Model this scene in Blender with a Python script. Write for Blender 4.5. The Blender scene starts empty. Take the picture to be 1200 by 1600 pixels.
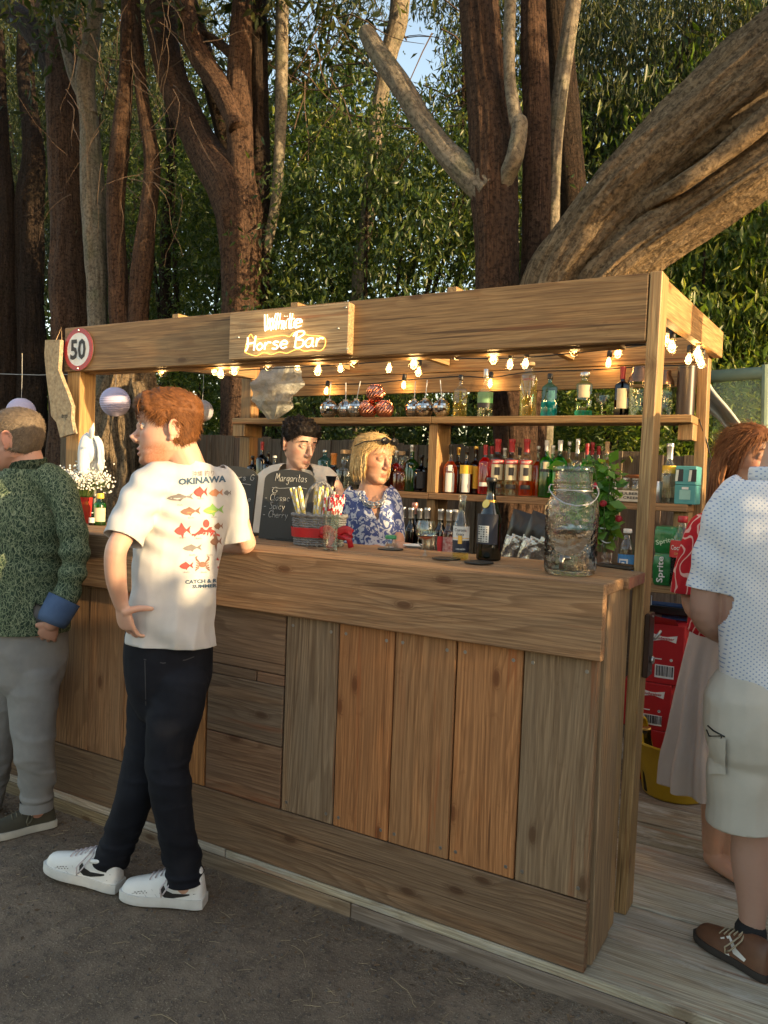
import bpy, bmesh, math, random
import numpy as np
from mathutils import Vector, Matrix, noise as mnoise
R = math.radians
random.seed(7)
rng = np.random.default_rng(7)
sc = bpy.context.scene
COL = sc.collection
# ------------------------------------------------------------------ camera
F_PX = 1249.38
CAM = Vector((.6141, -2.3445, 1.4472))
YAW, PIT, ROL = .5291, -.0410, .0377
_fw = Vector((-math.sin(YAW)*math.cos(PIT), math.cos(YAW)*math.cos(PIT), math.sin(PIT)))
_r = Vector((math.cos(YAW), math.sin(YAW), 0)); _u = _r.cross(_fw)
_R2 = _r*math.cos(ROL)+_u*math.sin(ROL); _U2 = -_r*math.sin(ROL)+_u*math.cos(ROL)
cd = bpy.data.cameras.new('camera'); cam = bpy.data.objects.new('camera', cd); COL.objects.link(cam)
M = Matrix((( _R2.x, _U2.x, -_fw.x, CAM.x), (_R2.y, _U2.y, -_fw.y, CAM.y), (_R2.z, _U2.z, -_fw.z, CAM.z), (0, 0, 0, 1)))
cam.matrix_world = M
cd.sensor_fit = 'VERTICAL'; cd.sensor_height = 32.0; cd.lens = F_PX/1600*32
cd.clip_start = .05; cd.clip_end = 400
sc.camera = cam
# ------------------------------------------------------------------ light
SUN_AZ = R(94.5)      # clockwise from +Y (north) : 90 = +X
SUN_EL = R(9)
EXPOSURE = 1.85
w = bpy.data.worlds.new("World"); sc.world = w; w.use_nodes = True
wn = w.node_tree; bgn = wn.nodes['Background']
sky = wn.nodes.new('ShaderNodeTexSky'); sky.sky_type = 'NISHITA'; sky.sun_disc = False
sky.sun_elevation = SUN_EL; sky.sun_rotation = SUN_AZ; sky.air_density = 1; sky.dust_density = 1.2
wb_ = wn.nodes.new('ShaderNodeMix'); wb_.data_type = 'RGBA'; wb_.blend_type = 'MULTIPLY'; wb_.inputs[0].default_value = 1; wb_.inputs[7].default_value = (1.13, .98, .86, 1)   # the camera's warm white balance
wn.links.new(sky.outputs[0], wb_.inputs[6]); wn.links.new(wb_.outputs[2], bgn.inputs[0]); bgn.inputs[1].default_value = .15
sl = bpy.data.lights.new('sun', 'SUN'); sl.energy = 2.7; sl.angle = R(.55); sl.color = (1, .72, .38)
sun = bpy.data.objects.new('sun', sl); COL.objects.link(sun)
SUN_DIR = Vector((math.sin(SUN_AZ)*math.cos(SUN_EL), math.cos(SUN_AZ)*math.cos(SUN_EL), math.sin(SUN_EL)))
sun.rotation_euler = SUN_DIR.to_track_quat('Z', 'Y').to_euler()
vs = sc.view_settings
vs.view_transform = 'Standard'; vs.look = 'None'; vs.gamma = 1; vs.use_curve_mapping = False; vs.exposure = EXPOSURE
sc.render.engine = 'CYCLES'
cy = sc.cycles
cy.max_bounces = 10; cy.transparent_max_bounces = 24; cy.transmission_bounces = 8; cy.glossy_bounces = 4; cy.diffuse_bounces = 3
cy.caustics_reflective = False; cy.caustics_refractive = False; cy.sample_clamp_indirect = 6
cy.use_denoising = True
try: cy.denoiser = 'OPENIMAGEDENOISE'
except Exception: pass
# ------------------------------------------------------------------ helpers
def at(px, py, x=None, y=None, z=None):
    """world point seen at a photograph pixel, on the plane x=, y= or z="""
    d = _fw + _R2*((px-600)/F_PX) - _U2*((py-800)/F_PX)
    if x is not None: t = (x-CAM.x)/d.x
    elif y is not None: t = (y-CAM.y)/d.y
    else: t = (z-CAM.z)/d.z
    return CAM + d*t
def ppm(p):
    return F_PX/((Vector(p)-CAM).dot(_fw))
G = -.085            # ground level; 0 is the top of the deck

def setp(o, label=None, cat=None, group=None, kind=None):
    if label: o['label'] = label
    if cat: o['category'] = cat
    if group: o['group'] = group
    if kind: o['kind'] = kind
    return o
def empty(name, loc=(0, 0, 0), label=None, cat=None, group=None, rz=0):
    o = bpy.data.objects.new(name, None); COL.objects.link(o)
    o.location = loc; o.rotation_euler = (0, 0, rz); o.empty_display_size = .1
    return setp(o, label, cat, group)
class MB:
    def __init__(s): s.v = []; s.f = []; s.uv = {}; s.mi = []
    def add(s, vs, fs, uvs=None, mi=0):
        b = len(s.v); s.v.extend([tuple(p) for p in vs])
        for i, f in enumerate(fs):
            if uvs is not None: s.uv[len(s.f)] = uvs[i]
            s.f.append(tuple(b+k for k in f)); s.mi.append(mi)
        return s
    def box(s, c, size, M=None, bev=0, mi=0):
        x, y, z = [q/2 for q in size]; c = Vector(c)
        if bev:
            bm = bmesh.new(); bmesh.ops.create_cube(bm, size=1)
            bmesh.ops.scale(bm, vec=size, verts=bm.verts)
            bmesh.ops.bevel(bm, geom=bm.edges[:], offset=bev, segments=1, affect='EDGES')
            bm.verts.index_update()
            vs = [v.co.copy() for v in bm.verts]; fs = [[v.index for v in f.verts] for f in bm.faces]; bm.free()
        else:
            vs = [Vector((i, j, k)) for i in (-x, x) for j in (-y, y) for k in (-z, z)]
            fs = [(0, 1, 3, 2), (4, 6, 7, 5), (0, 4, 5, 1), (2, 3, 7, 6), (0, 2, 6, 4), (1, 5, 7, 3)]
        if M is not None: vs = [M @ p for p in vs]
        return s.add([p+c for p in vs], fs, mi=mi)
    def tube(s, pts, rad, n=10, cap=True, rfun=None, flat=None, mi=0, up=None):
        """sweep; rad float / list / list of (a,b); rfun(angle,len)->factor"""
        pts = [Vector(p) for p in pts]; m = len(pts)
        if not isinstance(rad, (list, tuple)) or (isinstance(rad, tuple)): rad = [rad]*m
        tn = []
        for i in range(m):
            t = (pts[min(i+1, m-1)]-pts[max(i-1, 0)])
            tn.append(t.normalized() if t.length > 1e-9 else Vector((0, 0, 1)))
        ref = Vector(up) if up is not None else (Vector((1, 0, 0)) if abs(tn[0].z) > .7 else Vector((0, 0, 1)))
        a = (ref - tn[0]*ref.dot(tn[0])).normalized()
        vs = []; L = 0; Ls = []
        for i in range(m):
            if i: L += (pts[i]-pts[i-1]).length
            Ls.append(L)
            if up is not None: a = (Vector(up)-tn[i]*Vector(up).dot(tn[i])).normalized()
            else: a = (a - tn[i]*a.dot(tn[i])).normalized()
            b = tn[i].cross(a)
            r = rad[i]; ra, rb = (r if isinstance(r, (tuple, list)) else (r, r))
            for k in range(n):
                th = 2*math.pi*k/n; q = rfun(th, L) if rfun else 1
                vs.append(pts[i]+a*(ra*q*math.cos(th))+b*(rb*q*math.sin(th)))
        fs = []; uv = []
        r0 = rad[0][0] if isinstance(rad[0], (tuple, list)) else rad[0]
        W = 2*math.pi*max(r0, .01)
        for i in range(m-1):
            for k in range(n):
                k2 = (k+1) % n
                fs.append((i*n+k, i*n+k2, (i+1)*n+k2, (i+1)*n+k))
                uv.append([(W*k/n, Ls[i]), (W*(k+1)/n, Ls[i]), (W*(k+1)/n, Ls[i+1]), (W*k/n, Ls[i+1])])
        if cap:
            fs.append(tuple(range(n-1, -1, -1))); uv.append([(0, 0)]*n)
            fs.append(tuple((m-1)*n+k for k in range(n))); uv.append([(0, 0)]*n)
        return s.add(vs, fs, uv, mi)
    def lathe(s, prof, n=24, c=(0, 0, 0), M=None, mi=0, sy=1):
        c = Vector(c); vs = []; fs = []
        for r, z in prof:
            for k in range(n):
                th = 2*math.pi*k/n; p = Vector((r*math.cos(th), r*math.sin(th)*sy, z))
                vs.append((M @ p if M is not None else p)+c)
        for i in range(len(prof)-1):
            for k in range(n):
                k2 = (k+1) % n; fs.append((i*n+k, i*n+k2, (i+1)*n+k2, (i+1)*n+k))
        if prof[0][0] > 1e-5: fs.append(tuple(range(n-1, -1, -1)))
        if prof[-1][0] > 1e-5: fs.append(tuple((len(prof)-1)*n+k for k in range(n)))
        return s.add(vs, fs, mi=mi)
    def ball(s, c, r, n=12, m=8, M=None, mi=0):
        r = r if isinstance(r, (tuple, list)) else (r, r, r); c = Vector(c)
        vs = []; fs = []
        for i in range(m+1):
            ph = math.pi*i/m
            for k in range(n):
                th = 2*math.pi*k/n
                p = Vector((r[0]*math.sin(ph)*math.cos(th), r[1]*math.sin(ph)*math.sin(th), -r[2]*math.cos(ph)))
                vs.append((M @ p if M is not None else p)+c)
        for i in range(m):
            for k in range(n):
                k2 = (k+1) % n; fs.append((i*n+k, i*n+k2, (i+1)*n+k2, (i+1)*n+k))
        return s.add(vs, fs, mi=mi)
    def prism(s, outline, o, u, v, th, mi=0):
        """outline 2D polygon on plane o,u,v extruded by th along u x v (from -th/2)"""
        o, u, v = Vector(o), Vector(u), Vector(v); nrm = u.cross(v).normalized()
        n = len(outline)
        vs = [o+u*a+v*b-nrm*(th/2) for a, b in outline]+[o+u*a+v*b+nrm*(th/2) for a, b in outline]
        fs = [tuple(range(n-1, -1, -1)), tuple(range(n, 2*n))]+[(k, (k+1) % n, n+(k+1) % n, n+k) for k in range(n)]
        return s.add(vs, fs, mi=mi)
    def mesh(s, name):
        me = bpy.data.meshes.new(name); me.from_pydata(s.v, [], s.f)
        if s.uv:
            ul = me.uv_layers.new(name='UVMap')
            for i, p in enumerate(me.polygons):
                if i in s.uv:
                    for j, li in enumerate(p.loop_indices): ul.data[li].uv = s.uv[i][j % len(s.uv[i])]
        return me
    def build(s, name, mat=None, parent=None, smooth=False, loc=None, clean=False):
        me = s.mesh(name)
        mats = mat if isinstance(mat, (list, tuple)) else [mat]
        for m_ in mats:
            if m_: me.materials.append(m_)
        if len(mats) > 1:
            for i, p in enumerate(me.polygons): p.material_index = s.mi[i]
        if clean:
            bm = bmesh.new(); bm.from_mesh(me); bmesh.ops.remove_doubles(bm, verts=bm.verts, dist=1e-5)
            bmesh.ops.recalc_face_normals(bm, faces=bm.faces); bm.to_mesh(me); bm.free()
        o = bpy.data.objects.new(name, me); COL.objects.link(o)
        if loc is not None: o.location = loc
        if parent is not None: o.parent = parent
        if smooth: shade(me, smooth)
        return o
def shade(me, smooth=True):
    me.polygons.foreach_set('use_smooth', [True]*len(me.polygons))
    if smooth is not True:
        try: me.set_sharp_from_angle(angle=R(smooth))
        except Exception: pass
def link(name, me, parent=None, loc=None, rot=None, color=None):
    o = bpy.data.objects.new(name, me); COL.objects.link(o)
    if parent is not None: o.parent = parent
    if loc is not None: o.location = loc
    if rot is not None: o.rotation_euler = rot
    if color is not None: o.color = color
    return o
def dup_tree(root):
    def cp(o, par):
        c = o.copy(); COL.objects.link(c)
        if par is not None: c.parent = par
        for ch in kids.get(o.name, []): cp(ch, c)
        return c
    kids = {}
    stack = [root]
    while stack:
        q = stack.pop()
        ch = [x for x in q.children]
        kids[q.name] = ch; stack += ch
    return cp(root, None)
def crom(pts, n):
    """Catmull-Rom resample; pts tuples of any dim"""
    P = [np.array(p, float) for p in pts]; P = [2*P[0]-P[1]]+P+[2*P[-1]-P[-2]]
    out = []
    for i in range(1, len(P)-2):
        for k in range(n):
            t = k/n
            out.append(.5*((2*P[i])+(-P[i-1]+P[i+1])*t+(2*P[i-1]-5*P[i]+4*P[i+1]-P[i+2])*t*t+(-P[i-1]+3*P[i]-3*P[i+1]+P[i+2])*t**3))
    out.append(P[-2]); return out
# ------------------------------------------------------------------ materials
MATS = {}
def newmat(name):
    m = bpy.data.materials.new(name); m.use_nodes = True; MATS[name] = m
    nt = m.node_tree; return m, nt, nt.nodes['Principled BSDF']
def N(nt, t, **kw):
    n = nt.nodes.new(t)
    for k, v in kw.items():
        if k in n.inputs: n.inputs[k].default_value = v
        else: setattr(n, k, v)
    return n
def mixc(nt, fac, a, b, blend='MIX'):
    n = nt.nodes.new('ShaderNodeMix'); n.data_type = 'RGBA'; n.blend_type = blend
    for s_, v in ((0, fac), (6, a), (7, b)):
        if hasattr(v, 'is_linked'): nt.links.new(v, n.inputs[s_])
        elif isinstance(v, (int, float)): n.inputs[s_].default_value = v
        else: n.inputs[s_].default_value = tuple(v)+((1,) if len(v) == 3 else ())
    return n.outputs[2]
def ramp(nt, src, stops):
    n = nt.nodes.new('ShaderNodeValToRGB'); nt.links.new(src, n.inputs[0])
    el = n.color_ramp.elements
    while len(el) < len(stops): el.new(.5)
    for e, (p, c) in zip(el, stops):
        e.position = p; e.color = (c, c, c, 1) if isinstance(c, (int, float)) else tuple(c)+((1,) if len(c) == 3 else ())
    return n.outputs[0]
def texco(nt, kind='Object', scale=(1, 1, 1), rnd=0):
    tc = nt.nodes.new('ShaderNodeTexCoord'); src = tc.outputs[kind]
    if rnd:
        oi = nt.nodes.new('ShaderNodeObjectInfo'); mu = N(nt, 'ShaderNodeMath', operation='MULTIPLY'); mu.inputs[1].default_value = rnd
        nt.links.new(oi.outputs['Random'], mu.inputs[0])
        va = N(nt, 'ShaderNodeVectorMath', operation='ADD'); nt.links.new(src, va.inputs[0])
        cb = nt.nodes.new('ShaderNodeCombineXYZ')
        m3 = N(nt, 'ShaderNodeMath', operation='MULTIPLY'); m3.inputs[1].default_value = .37; nt.links.new(mu.outputs[0], m3.inputs[0])
        nt.links.new(mu.outputs[0], cb.inputs[0]); nt.links.new(m3.outputs[0], cb.inputs[1])
        nt.links.new(cb.outputs[0], va.inputs[1]); src = va.outputs[0]
    mp = nt.nodes.new('ShaderNodeMapping'); mp.inputs['Scale'].default_value = scale
    nt.links.new(src, mp.inputs['Vector']); return mp.outputs[0]
def noise(nt, vec, scale, detail=3, rough=.55, dist=0):
    n = N(nt, 'ShaderNodeTexNoise', Scale=scale, Detail=detail, Roughness=rough, Distortion=dist)
    nt.links.new(vec, n.inputs['Vector']); return n.outputs[0]
def bump(nt, bs, h, strength=.3, dist=.01):
    b = N(nt, 'ShaderNodeBump', Strength=strength, Distance=dist); nt.links.new(h, b.inputs['Height']); nt.links.new(b.outputs[0], bs.inputs['Normal'])
def plain(name, c1, c2=None, rough=.55, metal=0, scale=20, bmp=0, bdist=.004, spec=.5, sss=0, coord='Object', stretch=(1, 1, 1), coat=0, detail=3):
    m, nt, bs = newmat(name)
    bs.inputs['Roughness'].default_value = rough; bs.inputs['Metallic'].default_value = metal; bs.inputs['Specular IOR Level'].default_value = spec
    bs.inputs['Coat Weight'].default_value = coat
    if c2 is None: c2 = tuple(min(1, q*.82) for q in c1)
    v = texco(nt, coord, stretch); n = noise(nt, v, scale, detail)
    nt.links.new(mixc(nt, ramp(nt, n, [(.3, 0), (.7, 1)]), c1, c2), bs.inputs['Base Color'])
    if bmp: bump(nt, bs, n, bmp, bdist)
    if sss:
        bs.inputs['Subsurface Weight'].default_value = sss; bs.inputs['Subsurface Radius'].default_value = (.9, .35, .2); bs.inputs['Subsurface Scale'].default_value = .012
    return m
def glass(name, col=(.95, .98, .97), rough=.0, refr=False, ior=1.45, bmp=0, scale=60, gloss=1.0, coord='Object'):
    m, nt, bs = newmat(name); out = nt.nodes['Material Output']
    if refr:
        bs.inputs['Base Color'].default_value = (*col, 1); bs.inputs['Transmission Weight'].default_value = 1; bs.inputs['Roughness'].default_value = rough; bs.inputs['IOR'].default_value = ior
        if bmp: bump(nt, bs, noise(nt, texco(nt, coord), scale, 2), bmp, .004)
        return m
    tr = N(nt, 'ShaderNodeBsdfTransparent'); tr.inputs[0].default_value = (*col, 1)
    gl = N(nt, 'ShaderNodeBsdfGlossy'); gl.inputs['Roughness'].default_value = max(rough, .03); gl.inputs[0].default_value = (gloss, gloss, gloss, 1)
    lw = N(nt, 'ShaderNodeLayerWeight', Blend=.22); mx = nt.nodes.new('ShaderNodeMixShader')
    rp = ramp(nt, lw.outputs['Facing'], [(0, .07), (.6, .16), (1, .75)])
    if bmp:
        b = N(nt, 'ShaderNodeBump', Strength=bmp, Distance=.004); nt.links.new(noise(nt, texco(nt, coord), scale, 2), b.inputs['Height'])
        nt.links.new(b.outputs[0], gl.inputs['Normal']); nt.links.new(b.outputs[0], lw.inputs['Normal'])
    nt.links.new(rp, mx.inputs[0]); nt.links.new(tr.outputs[0], mx.inputs[1]); nt.links.new(gl.outputs[0], mx.inputs[2])
    nt.links.new(mx.outputs[0], out.inputs['Surface']); nt.nodes.remove(bs)
    return m
def emit(name, col, s):
    m, nt, bs = newmat(name); bs.inputs['Base Color'].default_value = (*col, 1)
    bs.inputs['Emission Color'].default_value = (*col, 1); bs.inputs['Emission Strength'].default_value = s; return m
def wood(name, dark=.55, ring=14, rough=.62, bmp=.35, knots=.8, weather=.5, white=0):
    """board wood; local X runs along the board; tint from the object's colour"""
    m, nt, bs = newmat(name); L = nt.links
    v = texco(nt, 'Object', (1, 1, 1), 41.0)
    oi = nt.nodes.new('ShaderNodeObjectInfo')
    mp = nt.nodes.new('ShaderNodeMapping'); mp.inputs['Scale'].default_value = (.42, 5.0, 5.0); L.new(v, mp.inputs[0])
    big = noise(nt, mp.outputs[0], .9, 2, .5)                      # broad wander of the grain: cathedral loops
    # rings: contours of (cross position + wander)
    sep = nt.nodes.new('ShaderNodeSeparateXYZ'); L.new(v, sep.inputs[0])
    tc = nt.nodes.new('ShaderNodeTexCoord'); sp2 = nt.nodes.new('ShaderNodeSeparateXYZ'); L.new(tc.outputs['Object'], sp2.inputs[0])
    ad = N(nt, 'ShaderNodeMath', operation='MULTIPLY_ADD'); L.new(big, ad.inputs[0]); ad.inputs[1].default_value = ring*1.75
    sm = N(nt, 'ShaderNodeMath', operation='ADD'); L.new(sp2.outputs[1], sm.inputs[0]); L.new(sp2.outputs[2], sm.inputs[1])
    sc_ = N(nt, 'ShaderNodeMath', operation='MULTIPLY'); L.new(sm.outputs[0], sc_.inputs[0]); sc_.inputs[1].default_value = ring*4.2
    L.new(sc_.outputs[0], ad.inputs[2])
    # knots bend the grain
    mk = nt.nodes.new('ShaderNodeMapping'); mk.inputs['Scale'].default_value = (1.7, 4.0, 4.0); L.new(v, mk.inputs[0])
    vo = N(nt, 'ShaderNodeTexVoronoi', Scale=1.0, voronoi_dimensions='2D'); vo.inputs['Randomness'].default_value = .9; L.new(mk.outputs[0], vo.inputs['Vector'])
    kn = ramp(nt, vo.outputs['Distance'], [(0, 1), (.04, .9), (.07, .3), (.3, 0)])
    kb = N(nt, 'ShaderNodeMath', operation='MULTIPLY_ADD'); L.new(kn, kb.inputs[0]); kb.inputs[1].default_value = 2.6; L.new(ad.outputs[0], kb.inputs[2])
    fr = N(nt, 'ShaderNodeMath', operation='FRACT'); L.new(kb.outputs[0], fr.inputs[0])
    rg0 = ramp(nt, fr.outputs[0], [(0, .0), (.5, .22), (.84, .9), (.93, .8), (1, 0)])
    gm_ = N(nt, 'ShaderNodeMath', operation='MULTIPLY'); L.new(rg0, gm_.inputs[0]); L.new(ramp(nt, noise(nt, mp.outputs[0], 2.3, 3, .6), [(.3, .35), (.65, 1)]), gm_.inputs[1]); rg = gm_.outputs[0]
    mf = nt.nodes.new('ShaderNodeMapping'); mf.inputs['Scale'].default_value = (4.5, 150, 150); L.new(v, mf.inputs[0])
    fine = noise(nt, mf.outputs[0], 1.0, 3, .65)
    ml = nt.nodes.new('ShaderNodeMapping'); ml.inputs['Scale'].default_value = (1.1, 7, 7); L.new(v, ml.inputs[0])
    blot = noise(nt, ml.outputs[0], 1.6, 4, .6)
    base = oi.outputs['Color']
    dk = mixc(nt, 1.0, base, (dark, dark*.86, dark*.74), 'MULTIPLY')
    c = mixc(nt, rg, base, dk)
    c = mixc(nt, ramp(nt, fine, [(.36, .0), (.66, .9)]), c, mixc(nt, 1.0, base, (.36, .31, .28), 'MULTIPLY'))
    gb = mixc(nt, 1.0, base, (.62, .66, .72), 'MULTIPLY')
    c = mixc(nt, ramp(nt, blot, [(.4, 0), (.72, weather)]), c, gb)
    c = mixc(nt, ramp(nt, blot, [(.22, .5), (.42, 0)]), c, mixc(nt, 1.0, base, (1.25, 1.0, .78), 'MULTIPLY'))
    if white:
        wv = noise(nt, texco(nt, 'Object', (1.3, 5, 5), 17.0), 2.4, 6, .72)
        c = mixc(nt, ramp(nt, wv, [(.5, 0), (.75, white)]), c, (.62, .6, .55))
    kk = ramp(nt, vo.outputs['Distance'], [(0, knots), (.035, knots*.9), (.055, .3), (.1, 0)])
    c = mixc(nt, kk, c, mixc(nt, 1.0, base, (.24, .16, .11), 'MULTIPLY'))
    mc = nt.nodes.new('ShaderNodeMapping'); mc.inputs['Scale'].default_value = (.9, 55, 55); L.new(v, mc.inputs[0])
    ck = ramp(nt, noise(nt, mc.outputs[0], 1.0, 3, .6), [(.64, 0), (.69, .85)]); c = mixc(nt, ck, c, mixc(nt, 1.0, base, (.2, .16, .13), 'MULTIPLY'))
    # nicks, resin streaks and stains
    mr = nt.nodes.new('ShaderNodeMapping'); mr.inputs['Scale'].default_value = (.7, 17, 17); L.new(v, mr.inputs[0])
    c = mixc(nt, ramp(nt, noise(nt, mr.outputs[0], 1.0, 4, .7), [(.6, 0), (.7, .75)]), c, mixc(nt, 1.0, base, (.66, .38, .27), 'MULTIPLY'))
    st = noise(nt, v, 9, 5, .7); c = mixc(nt, ramp(nt, st, [(.62, 0), (.74, .55)]), c, mixc(nt, 1.0, base, (.35, .3, .27), 'MULTIPLY'))
    L.new(c, bs.inputs['Base Color']); bs.inputs['Roughness'].default_value = rough; bs.inputs['Specular IOR Level'].default_value = .35
    hh = N(nt, 'ShaderNodeMath', operation='MULTIPLY_ADD'); L.new(rg, hh.inputs[0]); hh.inputs[1].default_value = .45; L.new(fine, hh.inputs[2])
    bump(nt, bs, hh.outputs[0], bmp, .003)
    return m
def bark(name, c1, c2, c3, sx=26, sy=2.2, bmp=.9, dist=.03, moss=0):
    m, nt, bs = newmat(name); L = nt.links
    v = texco(nt, 'UV', (sx, sy, 1)); a = noise(nt, v, 1, 8, .74, 1.1)
    v2 = texco(nt, 'Object'); b = noise(nt, v2, 3.2, 4, .65); d = noise(nt, v2, 38, 6, .7)
    c = mixc(nt, ramp(nt, a, [(.36, 0), (.56, 1)]), c1, c2)
    c = mixc(nt, ramp(nt, b, [(.42, 0), (.68, .8)]), c, c3); c = mixc(nt, ramp(nt, noise(nt, texco(nt, 'UV', (sx*.5, sy*2.2, 1)), 1, 4, .7), [(.6, 0), (.66, .7)]), c, tuple(q*1.35 for q in c2))
    c = mixc(nt, ramp(nt, d, [(.46, 0), (.62, .8)]), c, tuple(q*.55 for q in c1))
    if moss: c = mixc(nt, ramp(nt, noise(nt, v2, 5, 4), [(.5, 0), (.66, moss)]), c, (.06, .085, .03))
    L.new(c, bs.inputs['Base Color']); bs.inputs['Roughness'].default_value = .85; bs.inputs['Specular IOR Level'].default_value = .2
    ad = N(nt, 'ShaderNodeMath', operation='MULTIPLY_ADD'); L.new(d, ad.inputs[0]); ad.inputs[1].default_value = .7; L.new(a, ad.inputs[2])
    bump(nt, bs, ad.outputs[0], bmp, dist); return m
def leafmat(name, c1, c2, c3, trans=.45, rough=.38):
    m, nt, bs = newmat(name); L = nt.links; out = nt.nodes['Material Output']
    ge = nt.nodes.new('ShaderNodeNewGeometry')
    c = ramp(nt, ge.outputs['Random Per Island'], [(0, c1), (.55, c2), (.9, c3), (1, tuple(min(1, q*1.5) for q in c3))])
    L.new(c, bs.inputs['Base Color']); bs.inputs['Roughness'].default_value = rough; bs.inputs['Specular IOR Level'].default_value = .45
    tl = N(nt, 'ShaderNodeBsdfTranslucent'); L.new(mixc(nt, 1.0, c, (1.6, 1.5, .55), 'MULTIPLY'), tl.inputs[0])
    mx = nt.nodes.new('ShaderNodeMixShader'); mx.inputs[0].default_value = trans
    L.new(bs.outputs[0], mx.inputs[1]); L.new(tl.outputs[0], mx.inputs[2]); L.new(mx.outputs[0], out.inputs['Surface']); return m
# lettering -----------------------------------------------------------
def text_polys(body, size=1.0, bold=0.0, spacing=1.0, shear=0.0):
    cu = bpy.data.curves.new('lettering', 'FONT'); cu.body = body; cu.size = size; cu.align_x = 'CENTER'; cu.align_y = 'CENTER'
    cu.offset = bold; cu.space_character = spacing; cu.shear = shear; cu.resolution_u = 2
    o = bpy.data.objects.new('lettering', cu); COL.objects.link(o)
    dg = bpy.context.evaluated_depsgraph_get(); me = bpy.data.meshes.new_from_object(o.evaluated_get(dg))
    vs = [(v.co.x, v.co.y) for v in me.vertices]; fs = [tuple(p.vertices) for p in me.polygons]
    bpy.data.objects.remove(o); bpy.data.curves.remove(cu); bpy.data.meshes.remove(me); return vs, fs
def lettering(body, mat, parent, o, u, v, height, bold=0.0, bend=0, name='lettering', width=None, off=.0012, shear=0.0, spacing=1.0):
    """flat (or cylinder-bent, radius=bend, axis through o - n*bend) text; o = centre on the surface"""
    vs, fs = text_polys(body, 1.0, bold, spacing, shear)
    if not vs: return None
    xs = [p[0] for p in vs]; ys = [p[1] for p in vs]; w_ = max(xs)-min(xs); h_ = max(ys)-min(ys)
    cx, cy_ = (max(xs)+min(xs))/2, (max(ys)+min(ys))/2; k = height/h_; kx = (width/w_) if width else k
    o, u, v = Vector(o), Vector(u).normalized(), Vector(v).normalized(); n = u.cross(v)
    out = []
    for a, b in vs:
        a = (a-cx)*kx; b = (b-cy_)*k
        if bend: th = a/bend; p = o+u*(math.sin(th)*(bend+off))+n*((bend+off)*math.cos(th)-bend)+v*b
        else: p = o+u*a+v*b+n*off
        out.append(p)
    m_ = MB(); m_.add(out, fs); return m_.build(name, mat, parent)
# single-stroke handwriting
STROKES = {
 'a': [[(.5, .5), (.2, .5), (0, .25), (.2, 0), (.45, .15), (.5, .5)], [(.5, .5), (.5, .1), (.6, 0)]],
 'c': [[(.5, .4), (.25, .5), (0, .25), (.2, 0), (.5, .08)]], 'e': [[(.02, .25), (.5, .3), (.35, .5), (.1, .45), (0, .2), (.2, 0), (.5, .08)]],
 'g': [[(.5, .5), (.2, .5), (0, .25), (.2, .05), (.5, .25)], [(.5, .5), (.48, -.2), (.25, -.4), (.02, -.25)]],
 'h': [[(0, 1), (0, 0)], [(0, .3), (.25, .5), (.45, .35), (.45, 0)]], 'i': [[(0, .5), (0, .08), (.1, 0)], [(0, .75), (.02, .77)]],
 'l': [[(0, 1), (0, .1), (.12, 0)]], 'n': [[(0, .5), (0, 0)], [(0, .3), (.25, .5), (.45, .35), (.45, 0)]],
 'o': [[(.25, .5), (0, .25), (.25, 0), (.5, .25), (.25, .5)]], 'p': [[(0, .5), (0, -.4)], [(0, .4), (.3, .5), (.5, .25), (.3, 0), (0, .1)]],
 'r': [[(0, .5), (0, 0)], [(0, .28), (.2, .48), (.42, .45)]], 's': [[(.42, .45), (.15, .5), (.05, .36), (.4, .16), (.3, 0), (0, .04)]],
 't': [[(.2, .9), (.2, .1), (.4, 0)], [(0, .55), (.42, .57)]], 'y': [[(0, .5), (.2, .1)], [(.48, .5), (.1, -.4)]],
 'M': [[(0, 0), (.12, 1), (.42, .3), (.75, 1), (.85, 0)]], 'C': [[(.6, .85), (.35, 1), (.05, .6), (.1, .15), (.4, 0), (.65, .15)]],
 'S': [[(.55, .9), (.25, 1), (.08, .75), (.5, .35), (.35, 0), (0, .08)]], 'W': [[(0, 1), (.22, 0), (.48, .75), (.7, 0), (.98, 1)]],
 'H': [[(0, .95), (.08, .3), (-.05, 0)], [(.62, 1), (.6, 0)], [(-.02, .48), (.62, .55)]], 'B': [[(.1, 1), (.08, 0)], [(-.12, .72), (.05, .95), (.5, 1), (.6, .8), (.15, .53), (.6, .42), (.6, .1), (.3, -.02), (.05, .05)]],
 'T': [[(0, .95), (.7, 1)], [(.36, .97), (.33, 0)]], 'G': [[(.6, .85), (.35, 1), (.05, .6), (.1, .15), (.4, 0), (.62, .2), (.62, .45), (.4, .45)]],
 '-': [[(.05, .3), (.45, .32)]], ' ': [], 'B_': [], 'D': [[(0, 0), (0, 1), (.45, .8), (.5, .3), (0, 0)]], 'u': [[(0, .5), (.02, .1), (.25, 0), (.45, .2)], [(.45, .5), (.47, 0)]],
 'R': [[(0, 0), (0, 1), (.45, .9), (.4, .6), (0, .5), (.5, 0)]], 'A': [[(0, 0), (.3, 1), (.6, 0)], [(.1, .35), (.5, .35)]], 'P': [[(0, 0), (0, 1), (.5, .85), (.4, .5), (0, .45)]],
}
def stroke_lines(body, adv=.22):
    x = 0; L = []
    for ch in body:
        st = STROKES.get(ch, [])
        for s_ in st: L.append([(x+a, b) for a, b in s_])
        mx = max([a for s_ in st for a, b in s_], default=.35); x += mx+adv
    return L, x-adv
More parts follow.
